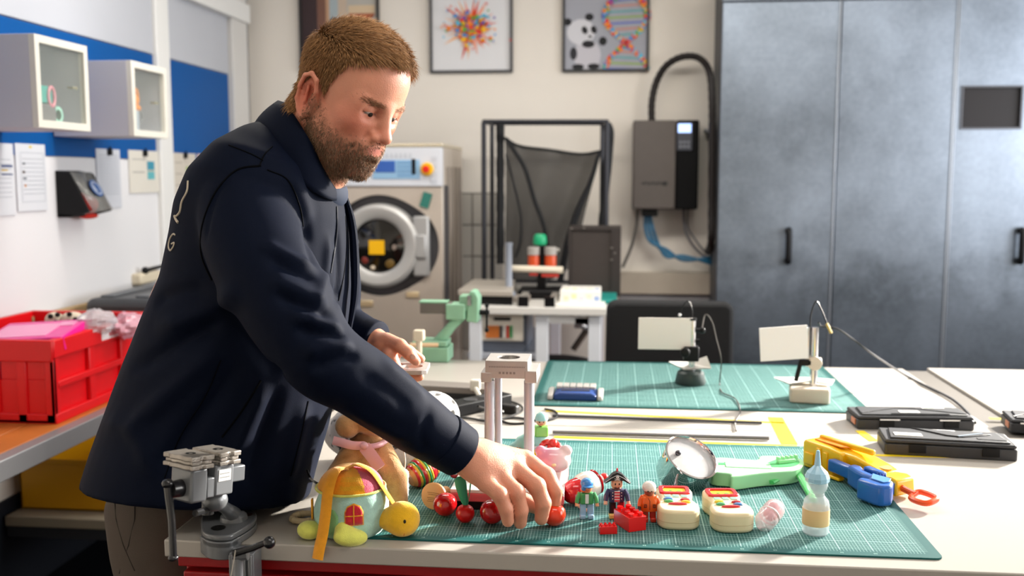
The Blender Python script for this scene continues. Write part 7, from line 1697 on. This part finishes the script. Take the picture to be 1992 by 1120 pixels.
stitch('pocket_zip', [(508, 740), (470, 800), (432, 850)], .0018, mseam, jk)
stitch('seam', [(600, 780), (585, 850), (566, 925)], .0012, mseam, jk)
mlogo = M('logo_cream', 'c8bca8', .6)
stitch('logo_print', [(366, 352), (364, 372), (354, 392), (350, 412), (341, 422)], .0019, mlogo, jk)
stitch('logo_print', [(340, 420), (343, 427), (347, 433)], .0024, mlogo, jk)
stitch('letter_print', [(341, 457), (337, 455), (331, 464), (328, 478), (331, 487), (337, 480), (339, 472), (334, 474)], .0015, mlogo, jk, k=4)
# collar
def D3(l): return [D(*q) for q in l]
lo_ = smooth_pts(D3([(492, 247, 1.71), (512, 296, 1.62), (575, 350, 1.575), (630, 384, 1.60), (657, 388, 1.66), (668, 372, 1.74), (640, 330, 1.82), (545, 262, 1.80)]), 5, True)
hi_ = smooth_pts(D3([(542, 198, 1.70), (560, 207, 1.625), (597, 264, 1.588), (628, 330, 1.605), (652, 356, 1.655), (668, 350, 1.74), (640, 290, 1.79), (580, 215, 1.77)]), 5, True)
g = G(); R3 = []
for u in (0, .35, .7, 1): R3.append([a.lerp(b, u)+(a-D(590, 310, 1.69)).normalized()*.006*sin(pi*u) for a, b in zip(lo_, hi_)])
loft(g, R3, cap=False); co = P_('collar', g, mjk, jk, w=True, sub=1); sd = co.modifiers.new('t', 'SOLIDIFY'); sd.thickness = .005; sd.offset = 0
P_('shirt', G().ell(D(630, 368, 1.675), (.042, .060, .032), (0, .6, 0)).tube(smooth_pts(D3([(600, 335, 1.625), (625, 352, 1.622), (648, 366, 1.65), (655, 360, 1.70)]), 5), .007, 8), M('shirt_navy', '10203a', .8), man, w=True)
P_('lapel', G().tube(smooth_pts(D3([(668, 372, 1.70), (684, 430, 1.70), (690, 500, 1.70), (690, 570, 1.70), (680, 640, 1.71)]), 6), [.004+.004*sin(pi*i/24) for i in range(25)], 8), mjk, jk, w=True)
# cuffs
dr_ = (D(886, 872, 1.60)-D(800, 815, 1.56)).normalized(); c1 = D(872, 862, 1.594)
cf = P_('cuff', G().tube([c1-dr_*.016, c1-dr_*.014, c1+dr_*.028, c1+dr_*.030], [.041, .0455, .0425, .039], 32), mjk, jk, w=True, bev=.0015)
P_('cuff_inner', G().tube([c1+dr_*.026, c1+dr_*.034], [.038, .036], 28), M('inner_navy', '070b14', .8), jk, w=True)
P_('cuff_tab', G().tube([c1-dr_*.004-FWD*.040+UPV*.002, c1-dr_*.002-FWD*.038+UPV*.026], [.012, .012], 12, sq=.3), mjk, cf, w=True)
dl = (D(729, 662, 1.90)-D(690, 650, 1.925)).normalized(); c2 = D(722, 660, 1.905)
P_('cuff', G().tube([c2-dl*.014, c2-dl*.012, c2+dl*.014, c2+dl*.016], [.037, .0405, .039, .036], 28), mjk, jk, w=True, bev=.0015)
P_('drawstring', G().tube(smooth_pts([D(598, 915, 1.70), D(604, 930, 1.69), W(614, 938, ZT+.004), W(626, 944, ZT+.004), W(632, 948, ZT+.004)], 4), .0022, 6), mblack, jk, w=True)
# ---------------- trousers and shoes
mtr = M('trousers_taupe', '544a42', .85, var=.08, vs=20, bump=.2, bs=700)
def hring(px, dcen, z, ax_, ay, n=28):
    c = W(px, 343+(1.475-z)*FPX/dcen, z) if False else None
    return [(px+ax_*cos(2*pi*i/n), dcen+ay*sin(2*pi*i/n), z) for i in range(n)]
cxL = W(300, 1000, .96)  # hip centre under the hem
hx0 = D(292, 950, 1.74).x
g = G(); loft(g, [hring(hx0+.02, 1.73, 1.02, .115, .165), hring(hx0+.01, 1.73, .93, .115, .165), hring(hx0+.01, 1.73, .84, .112, .16)])
gl = []
for yy, dx_ in ((1.65, 0), (1.82, .0)):
    q = G(); loft(q, [hring(hx0+.01, yy, .90, .105, .085), hring(hx0+.013, yy, .80, .100, .085), hring(hx0+.03+dx_, yy, .60, .085, .078), hring(hx0+.035, yy-.01, .48, .070, .068), hring(hx0+.02, yy-.01, .30, .066, .064), hring(hx0-.0, yy-.01, .06, .060, .06)]); gl.append(q)
TV, TQ = remesh([g]+gl, .008, 4)
tz = TV[:, 2]; TN = vnormals(TV, TQ)
if ((TV-TV.mean(0))*TN).sum() < 0: TN = -TN
TV = TV+TN*(np.array([noise.noise(Vector((p[0]*9, p[1]*9, p[2]*5))) for p in TV])*.007)[:, None]
TV[:, 0] = np.where((TV[:, 2] < .93), np.minimum(TV[:, 0], -.7165), TV[:, 0])
trs = fmesh('trousers', TV, TQ, mtr, man, w=True, laps=1)
tb_ = BVHTree.FromPolygons([tuple(p) for p in TV], [tuple(q) for q in TQ])
for pts in ([(222, 960), (226, 1010), (240, 1060), (262, 1110)], [(262, 955), (262, 1010), (250, 1060), (232, 1115)]):
    P = [hit(x, y, tb_) for x, y in pts]; P = [p for p in P if p is not None]
    if len(P) > 1: P_('seam', G().tube(P, .0011, 6), M('seam_taupe', '2e2824', .8), trs, w=True)
for yy in (1.64, 1.81):
    S_ = SDF((hx0-.12, yy-.06, -.002), (hx0+.24, yy+.06, .13), .005); S_.chain([(hx0-.03, yy, .045), (hx0+.08, yy, .04), (hx0+.16, yy, .03)], [.045, .042, .032], k=.01); S_.cap((hx0, yy, .05), (hx0, yy, .10), .04, .045, k=.01); S_.F[...] = np.maximum(S_.F, .002-S_.Z)
    a, b = S_.mesh(); fmesh('shoe', a, b, M('shoe_black', '1c1a1a', .5), man, w=True, laps=1)
# ---------------- drilled plate held in the left hand
c = D(796, 716, 1.862); pl_ = T('drilled_plate', 'small drilled metal plate held in the man\'s left hand', 'plate', tuple(c), YAW)
cc = (.006, .0); n = 28; hole = circ(.019, n, *cc); sq_ = []
for hx_, hy_ in hole:
    dx, dy = hx_-cc[0], hy_-cc[1]; k = min((.036-cc[0]*(1 if dx > 0 else -1))/abs(dx) if abs(dx) > 1e-9 else 9, .044/abs(dy) if abs(dy) > 1e-9 else 9); sq_.append((cc[0]+dx*k, cc[1]+dy*k))
P_('plate_body', G().ringplate(sq_, hole, -.004, .004), malu, pl_, bev=.0006, seg=1)
g = G(); [g.bx((-.026+.008*(i % 2), -.03+i*.011, .0043), (.005, .007, .0004)) for i in range(6)]; P_('scale_marks', g, M('mark_red', 'b06058', .5), pl_, kind='stuff')
